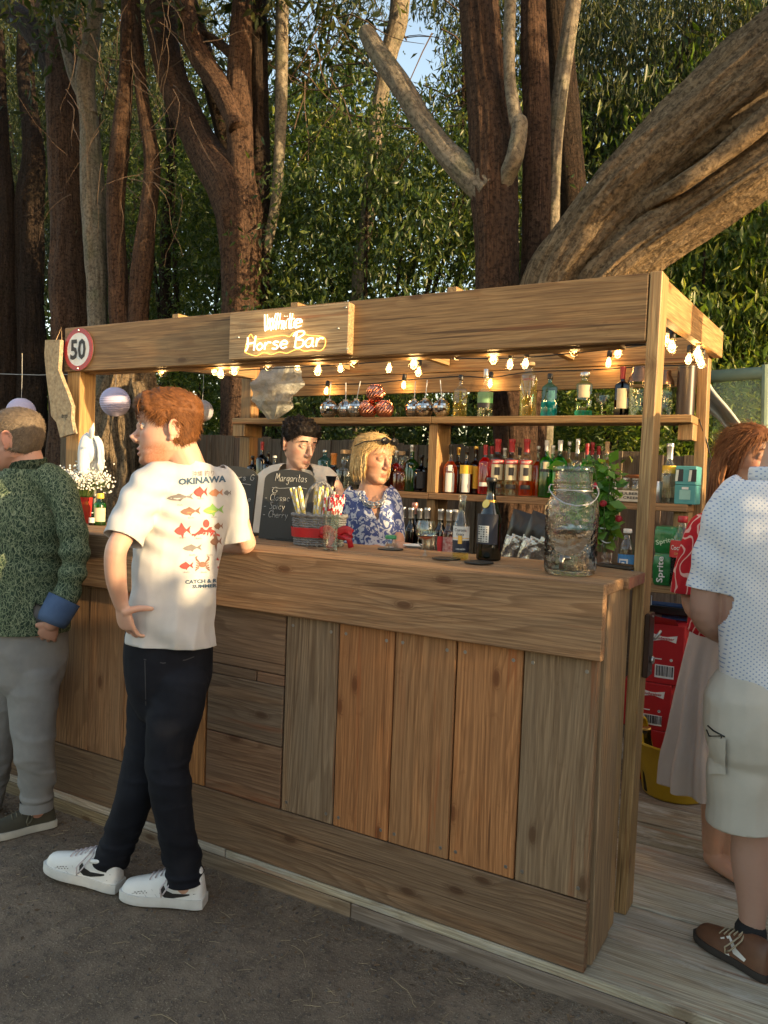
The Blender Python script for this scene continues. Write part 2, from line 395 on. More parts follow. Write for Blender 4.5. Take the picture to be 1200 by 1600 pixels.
def handwriting(body, mat, parent, o, u, v, height, rad, name='lettering', off=.001, jit=0, n=5, slant=.12, smooth=4, width=None, adv=.22, mb=None):
    """o = lower left corner"""
    L, W = stroke_lines(body, adv); k = height; kx = (width/W) if width else k
    o, u, v = Vector(o), Vector(u).normalized(), Vector(v).normalized(); nn = u.cross(v)
    m_ = mb or MB()
    for ln in L:
        if len(ln) > 2: ln = [tuple(q) for q in crom(ln, smooth)]
        pts = [o+u*((a+b*slant)*kx+random.uniform(-jit, jit))+v*(b*k+random.uniform(-jit, jit))+nn*off for a, b in ln]
        m_.tube(pts, rad, n)
    if mb: return mb
    return m_.build(name, mat, parent, smooth=True)
# ------------------------------------------------------------------ material set
W_BOARD = wood('weathered board', .42, 13, .7, .5, .85, .65)
W_NEW = wood('new timber', .72, 11, .55, .18, .8, .15)
W_DECK = wood('deck board', .55, 15, .75, .5, .6, .7, .75)
W_FENCE = wood('fence board', .5, 12, .85, .6, .5, .8)
M_SCREW = plain('screw steel', (.35, .33, .31), rough=.4, metal=.9)
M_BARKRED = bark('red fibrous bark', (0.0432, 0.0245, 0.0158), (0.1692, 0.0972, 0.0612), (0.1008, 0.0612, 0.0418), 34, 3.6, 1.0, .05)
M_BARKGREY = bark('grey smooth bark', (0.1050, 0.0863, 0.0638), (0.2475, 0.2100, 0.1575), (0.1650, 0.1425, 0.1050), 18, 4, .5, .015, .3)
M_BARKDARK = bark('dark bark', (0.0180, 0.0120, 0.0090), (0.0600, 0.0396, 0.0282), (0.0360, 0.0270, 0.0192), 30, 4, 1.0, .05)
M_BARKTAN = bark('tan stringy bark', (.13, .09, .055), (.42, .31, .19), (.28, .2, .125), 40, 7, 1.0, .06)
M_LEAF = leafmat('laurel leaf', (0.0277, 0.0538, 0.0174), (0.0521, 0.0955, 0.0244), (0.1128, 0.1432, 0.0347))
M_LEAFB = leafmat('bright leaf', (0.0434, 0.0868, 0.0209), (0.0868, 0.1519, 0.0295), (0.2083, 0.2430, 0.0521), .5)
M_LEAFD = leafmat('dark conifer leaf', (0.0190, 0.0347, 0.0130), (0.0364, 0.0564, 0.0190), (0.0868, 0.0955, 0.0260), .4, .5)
M_TWIG = plain('twig', (.09, .06, .04), rough=.9)

# ------------------------------------------------------------------ ground
m, nt, bs = newmat('dirt ground'); v = texco(nt, 'Object')
a = noise(nt, v, 1.1, 4); b = noise(nt, v, 38, 5, .7); c_ = noise(nt, v, 150, 3, .7); d_ = noise(nt, v, 6, 5, .65)
col = mixc(nt, ramp(nt, a, [(.35, 0), (.65, 1)]), (.2, .15, .107), (.275, .212, .152))
col = mixc(nt, ramp(nt, d_, [(.42, 0), (.62, .65)]), col, (.11, .084, .062))
col = mixc(nt, ramp(nt, b, [(.5, 0), (.68, .7)]), col, (.09, .073, .058))
col = mixc(nt, ramp(nt, c_, [(.57, 0), (.66, .85)]), col, (.38, .31, .22))
nt.links.new(col, bs.inputs['Base Color']); bs.inputs['Roughness'].default_value = .92; bs.inputs['Specular IOR Level'].default_value = .2
ad = N(nt, 'ShaderNodeMath', operation='MULTIPLY_ADD'); nt.links.new(c_, ad.inputs[0]); ad.inputs[1].default_value = .5; nt.links.new(b, ad.inputs[2]); bump(nt, bs, ad.outputs[0], .9, .02)
n = 150
xs = np.sort(np.concatenate([np.linspace(-4, 2.2, n), [-60, -30, -15, -8, -6, 4, 7, 15, 30, 60]])); ys = np.sort(np.concatenate([np.linspace(-2.4, .2, 80), [-60, -30, -12, -6, -3.5, 1, 2, 4, 8, 16, 30, 60]]))
vs_ = []
for yy in ys:
    for xx in xs:
        near = max(0, 1-max(0, abs(xx+1)-3.2)/3)*max(0, 1-max(0, -2.4-yy)/2) if yy < .2 else 0
        vs_.append((xx, yy, G+near*(.014*mnoise.noise((xx*1.7, yy*1.7, 0))+.005*mnoise.noise((xx*9, yy*9, 3)))-(.0 if yy > -.02 else .004)))
nx = len(xs); fs_ = [(j*nx+i, j*nx+i+1, (j+1)*nx+i+1, (j+1)*nx+i) for j in range(len(ys)-1) for i in range(nx-1)]
gm = MB(); gm.add(vs_, fs_); g = gm.build('ground', MATS['dirt ground'], smooth=True); setp(g, kind='structure')
# stones and straw lying about: uncountable litter
M_STONE = plain('grit', (.17, .145, .12), (.06, .05, .042), .9)
lm = MB()
def ground_z(x, y):
    return G+.014*mnoise.noise((x*1.7, y*1.7, 0))+.005*mnoise.noise((x*9, y*9, 3))-.004
for i in range(4200):
    x = random.uniform(-3.4, 1.2); y = -.03-abs(random.gauss(0, .75)); r = random.choice([.0015, .002, .002, .003, .005])
    if y < -2.2: continue
    lm.ball((x, y, ground_z(x, y)+r*.4), (r*random.uniform(.8, 1.6), r, r*.7), 5, 3, Matrix.Rotation(random.uniform(0, 3), 3, 'Z'))
o = lm.build('grit', M_STONE); setp(o, kind='stuff')
M_STRAW = plain('straw', (.42, .33, .19), (.28, .21, .12), .8)
lm = MB()
for i in range(1000):
    x = random.uniform(-3.2, 1.2); y = -.05-abs(random.gauss(0, .7)); L_ = random.choice([.008, .01, .015, .02, .03, .045])*random.uniform(.6, 1.3); a0 = random.uniform(0, 6.3)
    if y < -2.1: continue
    pts = []; cur = random.uniform(-10, 10)
    for k in range(4):
        pts.append((x, y, ground_z(x, y)+.003+random.uniform(0, .003))); x += math.cos(a0)*L_/3; y += math.sin(a0)*L_/3; a0 += cur*L_/3
    lm.tube(pts, .0007 if L_ < .05 else .0009, 4)
# long curling stalks by the deck edge
for px, py, L_ in [(700, 1487, .28), (790, 1505, .2), (235, 1585, .25), (455, 1478, .14), (610, 1525, .16), (340, 1362, .14)]:
    p = at(px, py, z=G); x, y = p.x, p.y; a0 = random.uniform(-.6, .6); pts = []; cur = random.uniform(-7, 7)
    for k in range(9):
        pts.append((x, y, ground_z(x, y)+.004+.004*math.sin(k*1.3)**2)); x += math.cos(a0)*L_/8; y += math.sin(a0)*L_/8; a0 += cur*L_/8+random.uniform(-.35, .35)
    lm.tube(pts, .0009, 5)
o = lm.build('straw', M_STRAW); setp(o, kind='stuff')

lm = MB()
for i in range(900):   # dead leaf bits, gathered along the deck edge
    x = random.uniform(-3.4, 1.2); y = -.025-abs(random.gauss(0, .09 if i % 3 else .8)); r = random.uniform(.004, .013); a = random.uniform(0, 6.3); z = ground_z(x, y)+.002
    if y < -2.1: continue
    c, s_ = math.cos(a)*r, math.sin(a)*r; lm.add([(x-c, y-s_, z), (x+s_*.4, y-c*.4, z+random.uniform(0, .005)), (x+c, y+s_, z+random.uniform(0, .004)), (x-s_*.4, y+c*.4, z)], [(0, 1, 2, 3)])
o = lm.build('leaf_litter', plain('dead leaf', (.19, .12, .065), (.09, .06, .035), .9, scale=9)); setp(o, kind='stuff')

# ------------------------------------------------------------------ boards
SCREW = MB().lathe([(0, .0), (.0058, 0), (.0064, -.0008), (.0064, -.003)], 8).lathe([(0, .0004), (.0015, .0004), (.0015, 0)], 5).mesh('screw'); SCREW.materials.append(M_SCREW)
_bm_cache = {}
def board(name, c, L, Wd, T, axes='xyz', parent=None, mat=W_BOARD, tint=(.35, .26, .17), bev=.003, warp=.0, rot=None):
    """a plank: local X = length, local Y = width, local Z = thickness; axes: world axes of local X,Y,Z"""
    key = (round(L, 3), round(Wd, 3), round(T, 3), mat.name, bev)
    if key not in _bm_cache:
        me = MB().box((0, 0, 0), (L, Wd, T), bev=bev).mesh(name); me.materials.append(mat); _bm_cache[key] = me
    o = bpy.data.objects.new(name, _bm_cache[key]); COL.objects.link(o)
    ax = {'x': Vector((1, 0, 0)), 'y': Vector((0, 1, 0)), 'z': Vector((0, 0, 1))}
    X, Y = ax[axes[0]], ax[axes[1]]; Z = X.cross(Y)
    m3 = Matrix((X, Y, Z)).transposed()
    if rot is not None: m3 = rot @ m3
    o.matrix_world = Matrix.Translation(Vector(c)) @ m3.to_4x4()
    o.parent = parent
    if parent is not None: o.matrix_parent_inverse = Matrix.Identity(4)
    o.color = (*tint, 1); return o
def tint(base, j=.12):
    f = 1+random.uniform(-j, j); return tuple(min(.9, q*f*(1+random.uniform(-.04, .04))) for q in base)
GREYW = (.30, .25, .185); ORANGE = (.46, .265, .12); BROWN = (.34, .235, .145); PALE = (.6, .43, .23); DARKW = (.2, .15, .105); SANDY = (.40, .30, .18)
def screws(bd, pts, face):
    """pts in the board's local X,Y; face: +1/-1 side of local Z"""
    T = max(v.co.z for v in bd.data.vertices)
    for x, y in pts:
        s_ = link('screw', SCREW, bd, (x, y, face*(T+.0006)), (0, 0 if face > 0 else math.pi, 0))

# ---- deck
deck = empty('deck', (0, 0, 0)); setp(deck, kind='structure')
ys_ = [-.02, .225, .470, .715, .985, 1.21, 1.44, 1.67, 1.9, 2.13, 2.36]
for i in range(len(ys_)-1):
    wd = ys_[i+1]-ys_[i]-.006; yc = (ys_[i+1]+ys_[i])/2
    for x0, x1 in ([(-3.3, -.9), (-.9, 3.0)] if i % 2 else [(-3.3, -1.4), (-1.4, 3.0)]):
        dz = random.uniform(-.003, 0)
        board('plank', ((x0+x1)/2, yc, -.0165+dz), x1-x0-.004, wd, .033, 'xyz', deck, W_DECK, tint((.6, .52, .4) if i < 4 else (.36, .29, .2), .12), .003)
KICK = [(-3.3, -2.05), (-2.05, -.82), (-.82, .292), (.292, 3.0)]
for k, (x0, x1) in enumerate(KICK):
    b = board('kick_board', ((x0+x1)/2, -.0085, -.073), x1-x0-.004, .075, .022, 'xzy', deck, W_BOARD, tint([SANDY, ORANGE, GREYW, GREYW][k % 4] if k != 1 else (.33, .25, .16), .1), .002)
# ---- bar counter
bar = empty('bar_counter', (0, 0, 0), 'weathered scaffold-board bar counter with patchwork plank front and thick top', 'bar counter')
Zc = 1.169; XL = -3.05
T_ = .034
# base planks
b = board('base_board', ((-.0+-1.62)/2-.0, .0, .108), 1.62, .214, T_, 'xzy', bar, W_BOARD, (0.296, 0.183, 0.103)); screws(b, [(.795, .09), (.793, .04), (.791, -.03), (.789, -.085)], -1)
b = board('base_board', ((-1.624+XL)/2, .0, .108), -1.624-XL, .214, T_, 'xzy', bar, W_BOARD, (0.249, 0.159, 0.090))
# vertical panels
edges = [0, -.2304, -.4567, -.6842, -.9102, -1.1403]
PZ0, PZ1 = .2175, .950
tints = [(0.367, 0.241, 0.136), (0.593, 0.265, 0.099), (0.510, 0.250, 0.103), (0.545, 0.236, 0.086), (0.356, 0.241, 0.144)]
for k in range(5):
    x1, x0 = edges[k], edges[k+1]; wd = x1-x0-.005
    b = board('panel_board', ((x0+x1)/2, .001*random.uniform(-1.5, 1.5), (PZ0+PZ1)/2), PZ1-PZ0-.003, wd, T_, 'zxy', bar, W_BOARD, tints[k])
    L2 = (PZ1-PZ0)/2
    screws(b, [(-L2+.035, -wd*.4), (-L2+.035, wd*.38), (L2-.045, -wd*.38), (L2-.047, wd*.36)], 1 if (b.matrix_world.to_3x3() @ Vector((0, 0, 1))).y < 0 else -1)
# horizontal patch boards
for z0, z1, tn, dx in [(.7155, .95, (0.356, 0.208, 0.116), 0), (.675, .7125, (0.296, 0.183, 0.107), .12), (.449, .6725, (0.272, 0.183, 0.116), 0), (.2185, .446, (0.320, 0.183, 0.103), 0)]:
    if dx:
        board('patch_board', (-1.327+.12, .001, (z0+z1)/2), .125, z1-z0, T_, 'xzy', bar, W_BOARD, (0.356, 0.193, 0.107), .002)
        board('patch_board', (-1.393, -.001, (z0+z1)/2), .236, z1-z0, T_, 'xzy', bar, W_BOARD, tn, .002)
    else: board('patch_board', (-1.328, random.uniform(-.002, .002), (z0+z1)/2), .366, z1-z0, T_, 'xzy', bar, W_BOARD, tn)
xl = [-1.515, -1.632, -1.8, -1.976, -2.2, -2.456, -2.68, -2.86, XL]
tl = [(0.593, 0.260, 0.082), (0.498, 0.241, 0.099), (0.474, 0.241, 0.103), (0.404, 0.217, 0.103), (0.426, 0.241, 0.116), (0.296, 0.179, 0.099), (0.474, 0.193, 0.107), (0.356, 0.212, 0.123)]
for k in range(len(xl)-1):
    x1, x0 = xl[k], xl[k+1]
    b = board('panel_board', ((x0+x1)/2, random.uniform(-.001, .001), (PZ0+PZ1)/2), PZ1-PZ0-.003, x1-x0-.005, T_, 'zxy', bar, W_BOARD, tl[k])
# fascia
b = board('fascia_board', ((.016-1.9)/2, -.036, Zc-.1125), 1.916, .225, .036, 'xzy', bar, W_BOARD, (0.445, 0.260, 0.131), .004)
screws(b, [(.905, .085), (.907, -.075), (.43, .075), (.7, -.07), (.55, .05), (-.05, .06), (-.3, .045), (-.5, .07), (-.18, -.06), (.2, -.07)], -1)
b = board('fascia_board', ((-1.904+XL)/2, -.036, Zc-.1125), -1.904-XL, .225, .036, 'xzy', bar, W_BOARD, (0.367, 0.226, 0.123), .004)
# top boards, front one flush with the fascia, rear one a touch proud
board('top_board', ((.016+XL)/2, .075, Zc-.018), .016-XL, .185, .036, 'xyz', bar, W_BOARD, (0.510, 0.308, 0.157), .004)
board('top_board', ((.03-1.3)/2, .2765, Zc-.016), 1.33, .215, .038, 'xyz', bar, W_BOARD, (0.522, 0.308, 0.157), .004)
board('top_board', ((-1.304+XL)/2, .2765, Zc-.016), -1.304-XL, .215, .038, 'xyz', bar, W_BOARD, (0.498, 0.299, 0.157), .004)
# painted red end grain
M_REDP = plain('worn red paint', (0.342, 0.107, 0.073), (0.426, 0.212, 0.116), .7, scale=45)
MB().box((.0315, .2765, Zc-.016), (.0022, .21, .034)).build('red_end', M_REDP, bar)
# end panel: two upright boards
b = board('end_board', (-.0015, .115, .575), 1.13, .192, .026, 'zyx', bar, W_BOARD, (0.410, 0.284, 0.162))
b = board('end_board', (-.004, .255, .575), 1.13, .08, .022, 'zyx', bar, W_BOARD, (0.570, 0.385, 0.196))
board('end_board', (XL+.015, .18, .575), 1.13, .32, .026, 'zyx', bar, W_BOARD, BROWN)
board('end_board', (-.024, .34, .575), 1.13, .085, .022, 'zyx', bar, W_BOARD, (0.342, 0.235, 0.137))
board('back_board', ((-.03+XL)/2, .272, .56), -.03-XL-.04, 1.1, .02, 'xzy', bar, W_BOARD, BROWN)
# riser shelf behind the top (the little raised strip)
board('top_board', (-.62, .438, Zc-.016), 1.17, .098, .038, 'xyz', bar, W_BOARD, (0.593, 0.347, 0.165), .003)
board('top_board', ((-1.209+XL)/2, .438, Zc-.016), -1.209-XL, .098, .038, 'xyz', bar, W_BOARD, (0.569, 0.327, 0.157), .003)

# ---- canopy frame
fr = empty('timber_canopy', (0, .39, 0), 'open timber canopy frame with posts, roof beams and two long bottle shelves', 'canopy frame'); fr.location = (0, 0, 0)
ZT = 2.162
# header beam (two lengths hidden behind the sign board) and post
b = board('header_beam', ((-.006-2.93)/2, .415, ZT-.1125), 2.924, .225, .046, 'xzy', fr, W_NEW, (0.336, 0.206, 0.090), .003)
lean = Matrix.Rotation(R(.6), 3, 'Y')
board('post', (-.003+.0145, .442, ZT/2), ZT+.006, .1, .04, 'zyx', fr, W_NEW, (0.554, 0.352, 0.158), .003, rot=Matrix.Rotation(R(.35), 3, 'Y'))
pl_ = at(110, 650, y=.442)
board('post', (-2.87, .455, ZT/2-.02), ZT-.05, .1, .1, 'zyx', fr, W_NEW, (0.521, 0.315, 0.124), .003)
YB = 1.9
board('post', (-.045, YB-.005, ZT/2+.02), ZT+.06, .09, .05, 'zyx', fr, W_NEW, (0.462, 0.292, 0.136), .003, rot=Matrix.Rotation(R(-.6), 3, 'Y'))
board('post', (-2.955, YB, ZT/2+.03), ZT+.06, .09, .085, 'zyx', fr, W_NEW, (0.420, 0.262, 0.118), .003)
# side rails along Y, top, rising a little to the back
def rail(x0, x1, z0, z1, wd, tn, y0=.495, y1=1.955):
    d = Vector((x1-x0, y1-y0, z1-z0)); q = Vector((0, 1, 0)).rotation_difference(d)
    return board('side_beam', ((x0+x1)/2, (y0+y1)/2, (z0+z1)/2), d.length, wd, .042, 'yzx', fr, W_NEW, tn, .003, rot=q.to_matrix())
rail(.0135, -.005, ZT-.066, 2.178, .128, (0.571, 0.352, 0.155))
rail(-2.86, -2.9, ZT-.08, 2.16, .15, (0.420, 0.270, 0.124), .51, 1.85)
# back header: two planks
for z0, z1, tn in [(1.976, 2.092, (0.462, 0.277, 0.112)), (2.096, 2.225, (0.437, 0.262, 0.105))]:
    board('back_beam', (-1.49, 1.965, (z0+z1)/2), 2.9, z1-z0, .03, 'xzy', fr, W_NEW, tn, .002)
board('batten', (-1.45, .475, ZT-.215), 2.7, .07, .03, 'xyz', fr, W_NEW, (0.504, 0.338, 0.167), .002)
for xx in (-.75, -1.5, -2.2):
    board('rafter', (xx, 1.19, ZT-.0), 1.5, .06, .04, 'yzx', fr, W_NEW, (0.462, 0.300, 0.136), .002)
SH1, SH2, SH3 = 1.808, 1.381, .995
SF, SBK = 1.70, 1.88; SM = (SF+SBK)/2
for (x0, x1) in [(-2.91, -1.45), (-1.45, -.062)]:
    board('shelf', ((x0+x1)/2, SM-.02, SH1-.019), x1-x0-.002, .2, .038, 'xyz', fr, W_NEW, tint((0.462, 0.300, 0.136), .05), .003)
    board('shelf', ((x0+x1)/2, SM-.02, SH2-.019), x1-x0-.002, .2, .036, 'xyz', fr, W_NEW, tint((0.420, 0.255, 0.118), .05), .003)
board('shelf', (-1.48, SM-.07, SH3-.019), 2.8, .3, .036, 'xyz', fr, W_NEW, (0.420, 0.277, 0.130), .003)
for zt in (SH1, SH2):
    board('shelf_bracket', (-.1, SM+.0, zt-.078), .078, .12, .07, 'zyx', fr, W_NEW, (0.487, 0.315, 0.149), .002)
    board('shelf_bracket', (-2.86, SM-.02, zt-.078), .078, .18, .1, 'zyx', fr, W_NEW, (0.487, 0.315, 0.149), .002)
board('upright', (-1.445, SM-.01, (SH1-.038+SH2)/2), SH1-.04-SH2, .17, .055, 'zyx', fr, W_NEW, (0.470, 0.300, 0.136), .002)
board('upright', (-1.445, SM-.01, (SH2-.038+SH3)/2), SH2-.04-SH3, .17, .05, 'zyx', fr, W_NEW, (0.420, 0.270, 0.124), .002)
board('upright', (-2.85, SM-.06, SH3/2-.02), SH3-.04, .2, .04, 'zyx', fr, W_NEW, (0.420, 0.270, 0.124), .002)
board('upright', (-.6, SM-.06, SH3/2-.02), SH3-.04, .2, .04, 'zyx', fr, W_NEW, (0.336, 0.210, 0.099), .002)

# ---- fence behind
fe = empty('garden_fence', (0, 2.9, 0), 'brown close-board garden fence running behind the bar', 'fence'); fe.location = (0, 0, 0)
x = -6.2
while x < 3.6:
    wd = random.uniform(.115, .135); z1 = (1.675-.028*(x+.7))+random.uniform(-.012, .012)
    board('fence_board', (x+wd/2, 2.9+(.006 if int(x*8) % 2 else -.004), (z1+G)/2), z1-G, wd+.008, .018, 'zxy', fe, W_FENCE, tint((.26, .195, .14) if x > -1 else (.2, .148, .1), .16), .002)  # right-hand boards tinted paler, the light on them put into the colour
    x += wd
for zz in (.35, 1.43): board('fence_rail', (-1.3, 2.87 if zz > 1 else 2.866, zz), 9.8, .07, .034, 'xzy', fe, W_FENCE, (.22, .17, .12), .003)
# ------------------------------------------------------------------ trees
def trunk(m_, pts, rads, n=18, lump=.12, ridge=.05, sub=10, seed=0, flat=1.0):
    """pts world points, radii at them"""
    q = crom([(*Vector(p), r) for p, r in zip(pts, rads)], sub)
    P = [Vector(a[:3]) for a in q]; Rr = [max(.004, float(a[3])) for a in q]
    r0 = max(Rr)
    def rf(th, L):
        s_ = 1+lump*mnoise.noise((math.cos(th)*1.1+seed*7.1, math.sin(th)*1.1, L*1.3))+ridge*mnoise.noise((math.cos(th)*5, math.sin(th)*5+seed, L*1.2))
        return s_+ridge*1.1*(abs(mnoise.noise((math.cos(th)*8+seed, math.sin(th)*8, L*1.5)))*2-.7)+ridge*.6*mnoise.noise((math.cos(th)*17, math.sin(th)*17+seed, L*6))
    m_.tube(P, [(r*flat, r) for r in Rr] if flat != 1 else Rr, n, rfun=rf)
    return P, Rr
def tp(y, *pix):
    """pixel path -> world points + radii (px half width) on plane y (y may be per point)"""
    P = []; Rr = []
    for i, q in enumerate(pix):
        p = at(q[0], q[1], y=q[3] if len(q) > 3 else y); P.append(p); Rr.append(q[2]/ppm(p))
    return P, Rr
def tree(name, label, group, stems, leafargs=None):
    P0 = stems[0][1][0]
    t = empty(name, (P0.x, P0.y, G), label, 'tree', group); t.location = (0, 0, 0)
    for i, (nm, P, Rr, mt, kw) in enumerate(stems):
        m_ = MB(); trunk(m_, P, Rr, seed=random.random()*9, **kw); m_.build(nm, mt, t, smooth=True)
    return t
# red-barked tree with the fork, left of the sign
Y1 = 3.25
def down(p, r, z=G, k=1.25):   # continue a stem to the ground
    return [Vector((p.x, p.y, z)), Vector((p.x, p.y, z+.5))], [r*k*1.25, r*k]
def stem(nm, y, pix, mt, ground=True, **kw):
    P, Rr = tp(y, *pix)
    if ground:
        a, b = down(P[0], Rr[0]); P, Rr = a+P, b+Rr
    kw['n'] = max(44, kw.get('n', 0)*2) if Rr[0]*ppm(P[0]) > 14 else 20; kw.setdefault('sub', 22); kw.setdefault('ridge', .075); return (nm, P, Rr, mt, kw)
tree('conifer_tree', 'red-brown forked tree trunk rising behind the sign, with a thick limb bending left', 'conifers behind the bar', [
    stem('trunk', Y1, [(364, 720, 25), (372, 600, 28), (377, 480, 30), (377, 390, 32), (366, 305, 39), (325, 245, 28), (287, 170, 24), (262, 95, 23), (250, 20, 24), (243, -80, 22), (240, -260, 18)], M_BARKRED),
    stem('limb', Y1, [(378, 330, 24), (376, 250, 21), (373, 150, 19), (376, 60, 17), (380, -60, 15)], M_BARKRED, False),
    stem('limb', Y1-.1, [(372, 200, 15), (346, 140, 17), (318, 98, 17), (296, 50, 17), (286, -30, 16), (280, -160, 13)], M_BARKRED, False),
    stem('branch', Y1, [(363, 85, 9), (345, 70, 7), (325, 55, 5), (310, 48, 3)], M_BARKRED, False)])
tree('ivy_stem_tree', 'thin dark ivy-clad stem close to the right of the forked trunk', 'conifers behind the bar', [
    stem('trunk', 3.5, [(412, 480, 13), (408, 360, 15), (405, 200, 16), (404, 60, 15), (403, -120, 13)], M_BARKDARK),
    stem('limb', 3.5, [(414, 400, 8), (430, 320, 8), (437, 220, 9), (440, 90, 10), (441, -100, 10)], M_BARKGREY, False)])
# big multi-stemmed tree right of centre
Y2 = 2.42
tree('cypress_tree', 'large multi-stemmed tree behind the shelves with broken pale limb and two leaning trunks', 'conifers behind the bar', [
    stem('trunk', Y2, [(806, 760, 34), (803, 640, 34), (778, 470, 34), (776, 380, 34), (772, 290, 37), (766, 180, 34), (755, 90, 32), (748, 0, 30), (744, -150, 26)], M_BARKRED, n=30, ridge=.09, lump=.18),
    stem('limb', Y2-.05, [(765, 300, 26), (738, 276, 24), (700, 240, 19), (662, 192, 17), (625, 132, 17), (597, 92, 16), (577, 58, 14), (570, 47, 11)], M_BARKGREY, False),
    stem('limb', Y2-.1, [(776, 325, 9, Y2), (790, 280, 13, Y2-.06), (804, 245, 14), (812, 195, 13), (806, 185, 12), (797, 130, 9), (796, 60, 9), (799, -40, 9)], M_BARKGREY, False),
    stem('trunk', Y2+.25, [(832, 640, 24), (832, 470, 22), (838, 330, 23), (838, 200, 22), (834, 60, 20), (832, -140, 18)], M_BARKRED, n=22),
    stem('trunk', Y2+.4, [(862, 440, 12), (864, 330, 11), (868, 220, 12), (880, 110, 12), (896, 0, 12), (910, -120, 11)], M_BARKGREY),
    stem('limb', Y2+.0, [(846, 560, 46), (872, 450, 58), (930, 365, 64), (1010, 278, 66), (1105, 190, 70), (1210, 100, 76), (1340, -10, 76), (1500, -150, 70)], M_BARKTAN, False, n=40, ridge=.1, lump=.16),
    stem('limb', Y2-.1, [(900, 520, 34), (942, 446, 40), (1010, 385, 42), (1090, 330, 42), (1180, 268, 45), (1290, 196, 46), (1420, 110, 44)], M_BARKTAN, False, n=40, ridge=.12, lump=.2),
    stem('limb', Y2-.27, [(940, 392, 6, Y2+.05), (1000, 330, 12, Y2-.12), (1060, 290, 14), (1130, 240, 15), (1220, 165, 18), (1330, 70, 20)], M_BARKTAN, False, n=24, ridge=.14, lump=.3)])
# another tree beside it at the top (grey limb)
tree('grey_limb_tree', 'pale grey limb curving up at the top edge beside the patch of sky', 'conifers behind the bar', [
    stem('trunk', 4.2, [(560, 470, 12), (575, 330, 12), (590, 190, 12), (606, 90, 13), (622, 30, 15), (630, -60, 15)], M_BARKGREY)])
# dark stand on the left
def lefttree(y, pix, mt, extra=(), label=''):
    return tree('conifer_tree', label, 'dark conifer trunks on the left', [stem('trunk', y, pix, mt)]+[stem('limb', y, e[0], e[1], False) for e in extra])
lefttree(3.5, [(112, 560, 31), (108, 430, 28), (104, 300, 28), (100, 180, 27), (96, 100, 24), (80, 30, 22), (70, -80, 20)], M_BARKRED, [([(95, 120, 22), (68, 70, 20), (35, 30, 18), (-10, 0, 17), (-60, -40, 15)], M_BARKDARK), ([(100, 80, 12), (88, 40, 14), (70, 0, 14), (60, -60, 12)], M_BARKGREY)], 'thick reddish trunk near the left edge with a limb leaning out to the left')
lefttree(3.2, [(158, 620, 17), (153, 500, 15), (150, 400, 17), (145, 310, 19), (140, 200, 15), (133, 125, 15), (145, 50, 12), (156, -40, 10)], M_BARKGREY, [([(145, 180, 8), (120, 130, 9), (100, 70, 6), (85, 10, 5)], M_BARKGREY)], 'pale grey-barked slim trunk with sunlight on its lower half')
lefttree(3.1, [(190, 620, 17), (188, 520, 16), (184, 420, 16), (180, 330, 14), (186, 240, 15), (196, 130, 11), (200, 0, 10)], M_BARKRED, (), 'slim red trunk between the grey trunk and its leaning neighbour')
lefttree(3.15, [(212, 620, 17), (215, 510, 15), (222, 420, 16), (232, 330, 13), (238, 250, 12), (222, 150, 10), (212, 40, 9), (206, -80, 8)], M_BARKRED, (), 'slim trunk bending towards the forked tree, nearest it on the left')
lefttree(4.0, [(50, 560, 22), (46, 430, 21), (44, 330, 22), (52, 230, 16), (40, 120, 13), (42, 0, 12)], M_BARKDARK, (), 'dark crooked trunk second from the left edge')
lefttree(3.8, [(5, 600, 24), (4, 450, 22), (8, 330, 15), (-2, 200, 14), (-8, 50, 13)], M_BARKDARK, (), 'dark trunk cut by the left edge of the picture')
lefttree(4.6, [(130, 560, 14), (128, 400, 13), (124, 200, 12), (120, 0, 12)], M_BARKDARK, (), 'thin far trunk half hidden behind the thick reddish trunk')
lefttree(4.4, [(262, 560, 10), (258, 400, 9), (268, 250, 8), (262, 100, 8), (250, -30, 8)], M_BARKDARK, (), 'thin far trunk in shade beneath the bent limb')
# sunlit bole under the left stand
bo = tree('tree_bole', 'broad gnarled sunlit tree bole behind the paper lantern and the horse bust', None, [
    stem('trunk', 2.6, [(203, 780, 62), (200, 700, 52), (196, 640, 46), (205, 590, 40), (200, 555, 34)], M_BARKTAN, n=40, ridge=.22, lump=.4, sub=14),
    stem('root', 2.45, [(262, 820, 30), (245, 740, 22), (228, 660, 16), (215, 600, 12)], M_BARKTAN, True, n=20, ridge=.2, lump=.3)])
# bare twigs hanging at top left
tw = MB()
for k in range(46):
    px, py = random.uniform(90, 330), random.uniform(-20, 330); p = at(px, py, y=random.uniform(2.0, 2.7)); d = Vector((random.uniform(-1, 1), random.uniform(-.3, .3), random.uniform(-.9, .2))); pts = [p]
    for j in range(6):
        d = (d+Vector((random.uniform(-.5, .5), 0, random.uniform(-.5, .25)))).normalized(); p = p+d*random.uniform(.06, .14); pts.append(p)
    tw.tube(pts, [.004*(1-j/8) for j in range(7)], 4)
for k in range(60):
    px, py = random.uniform(440, 700), random.uniform(-60, 220); p = at(px, py, y=random.uniform(3.5, 5)); d = Vector((random.uniform(-1, 1), 0, random.uniform(-.5, .6))); pts = [p]
    for j in range(6):
        d = (d+Vector((random.uniform(-.4, .4), 0, random.uniform(-.5, .3)))).normalized(); p = p+d*random.uniform(.1, .25); pts.append(p)
    tw.tube(pts, [.008*(1-j/8) for j in range(7)], 4)
o = tw.build('bare_twigs', M_TWIG); setp(o, kind='stuff')
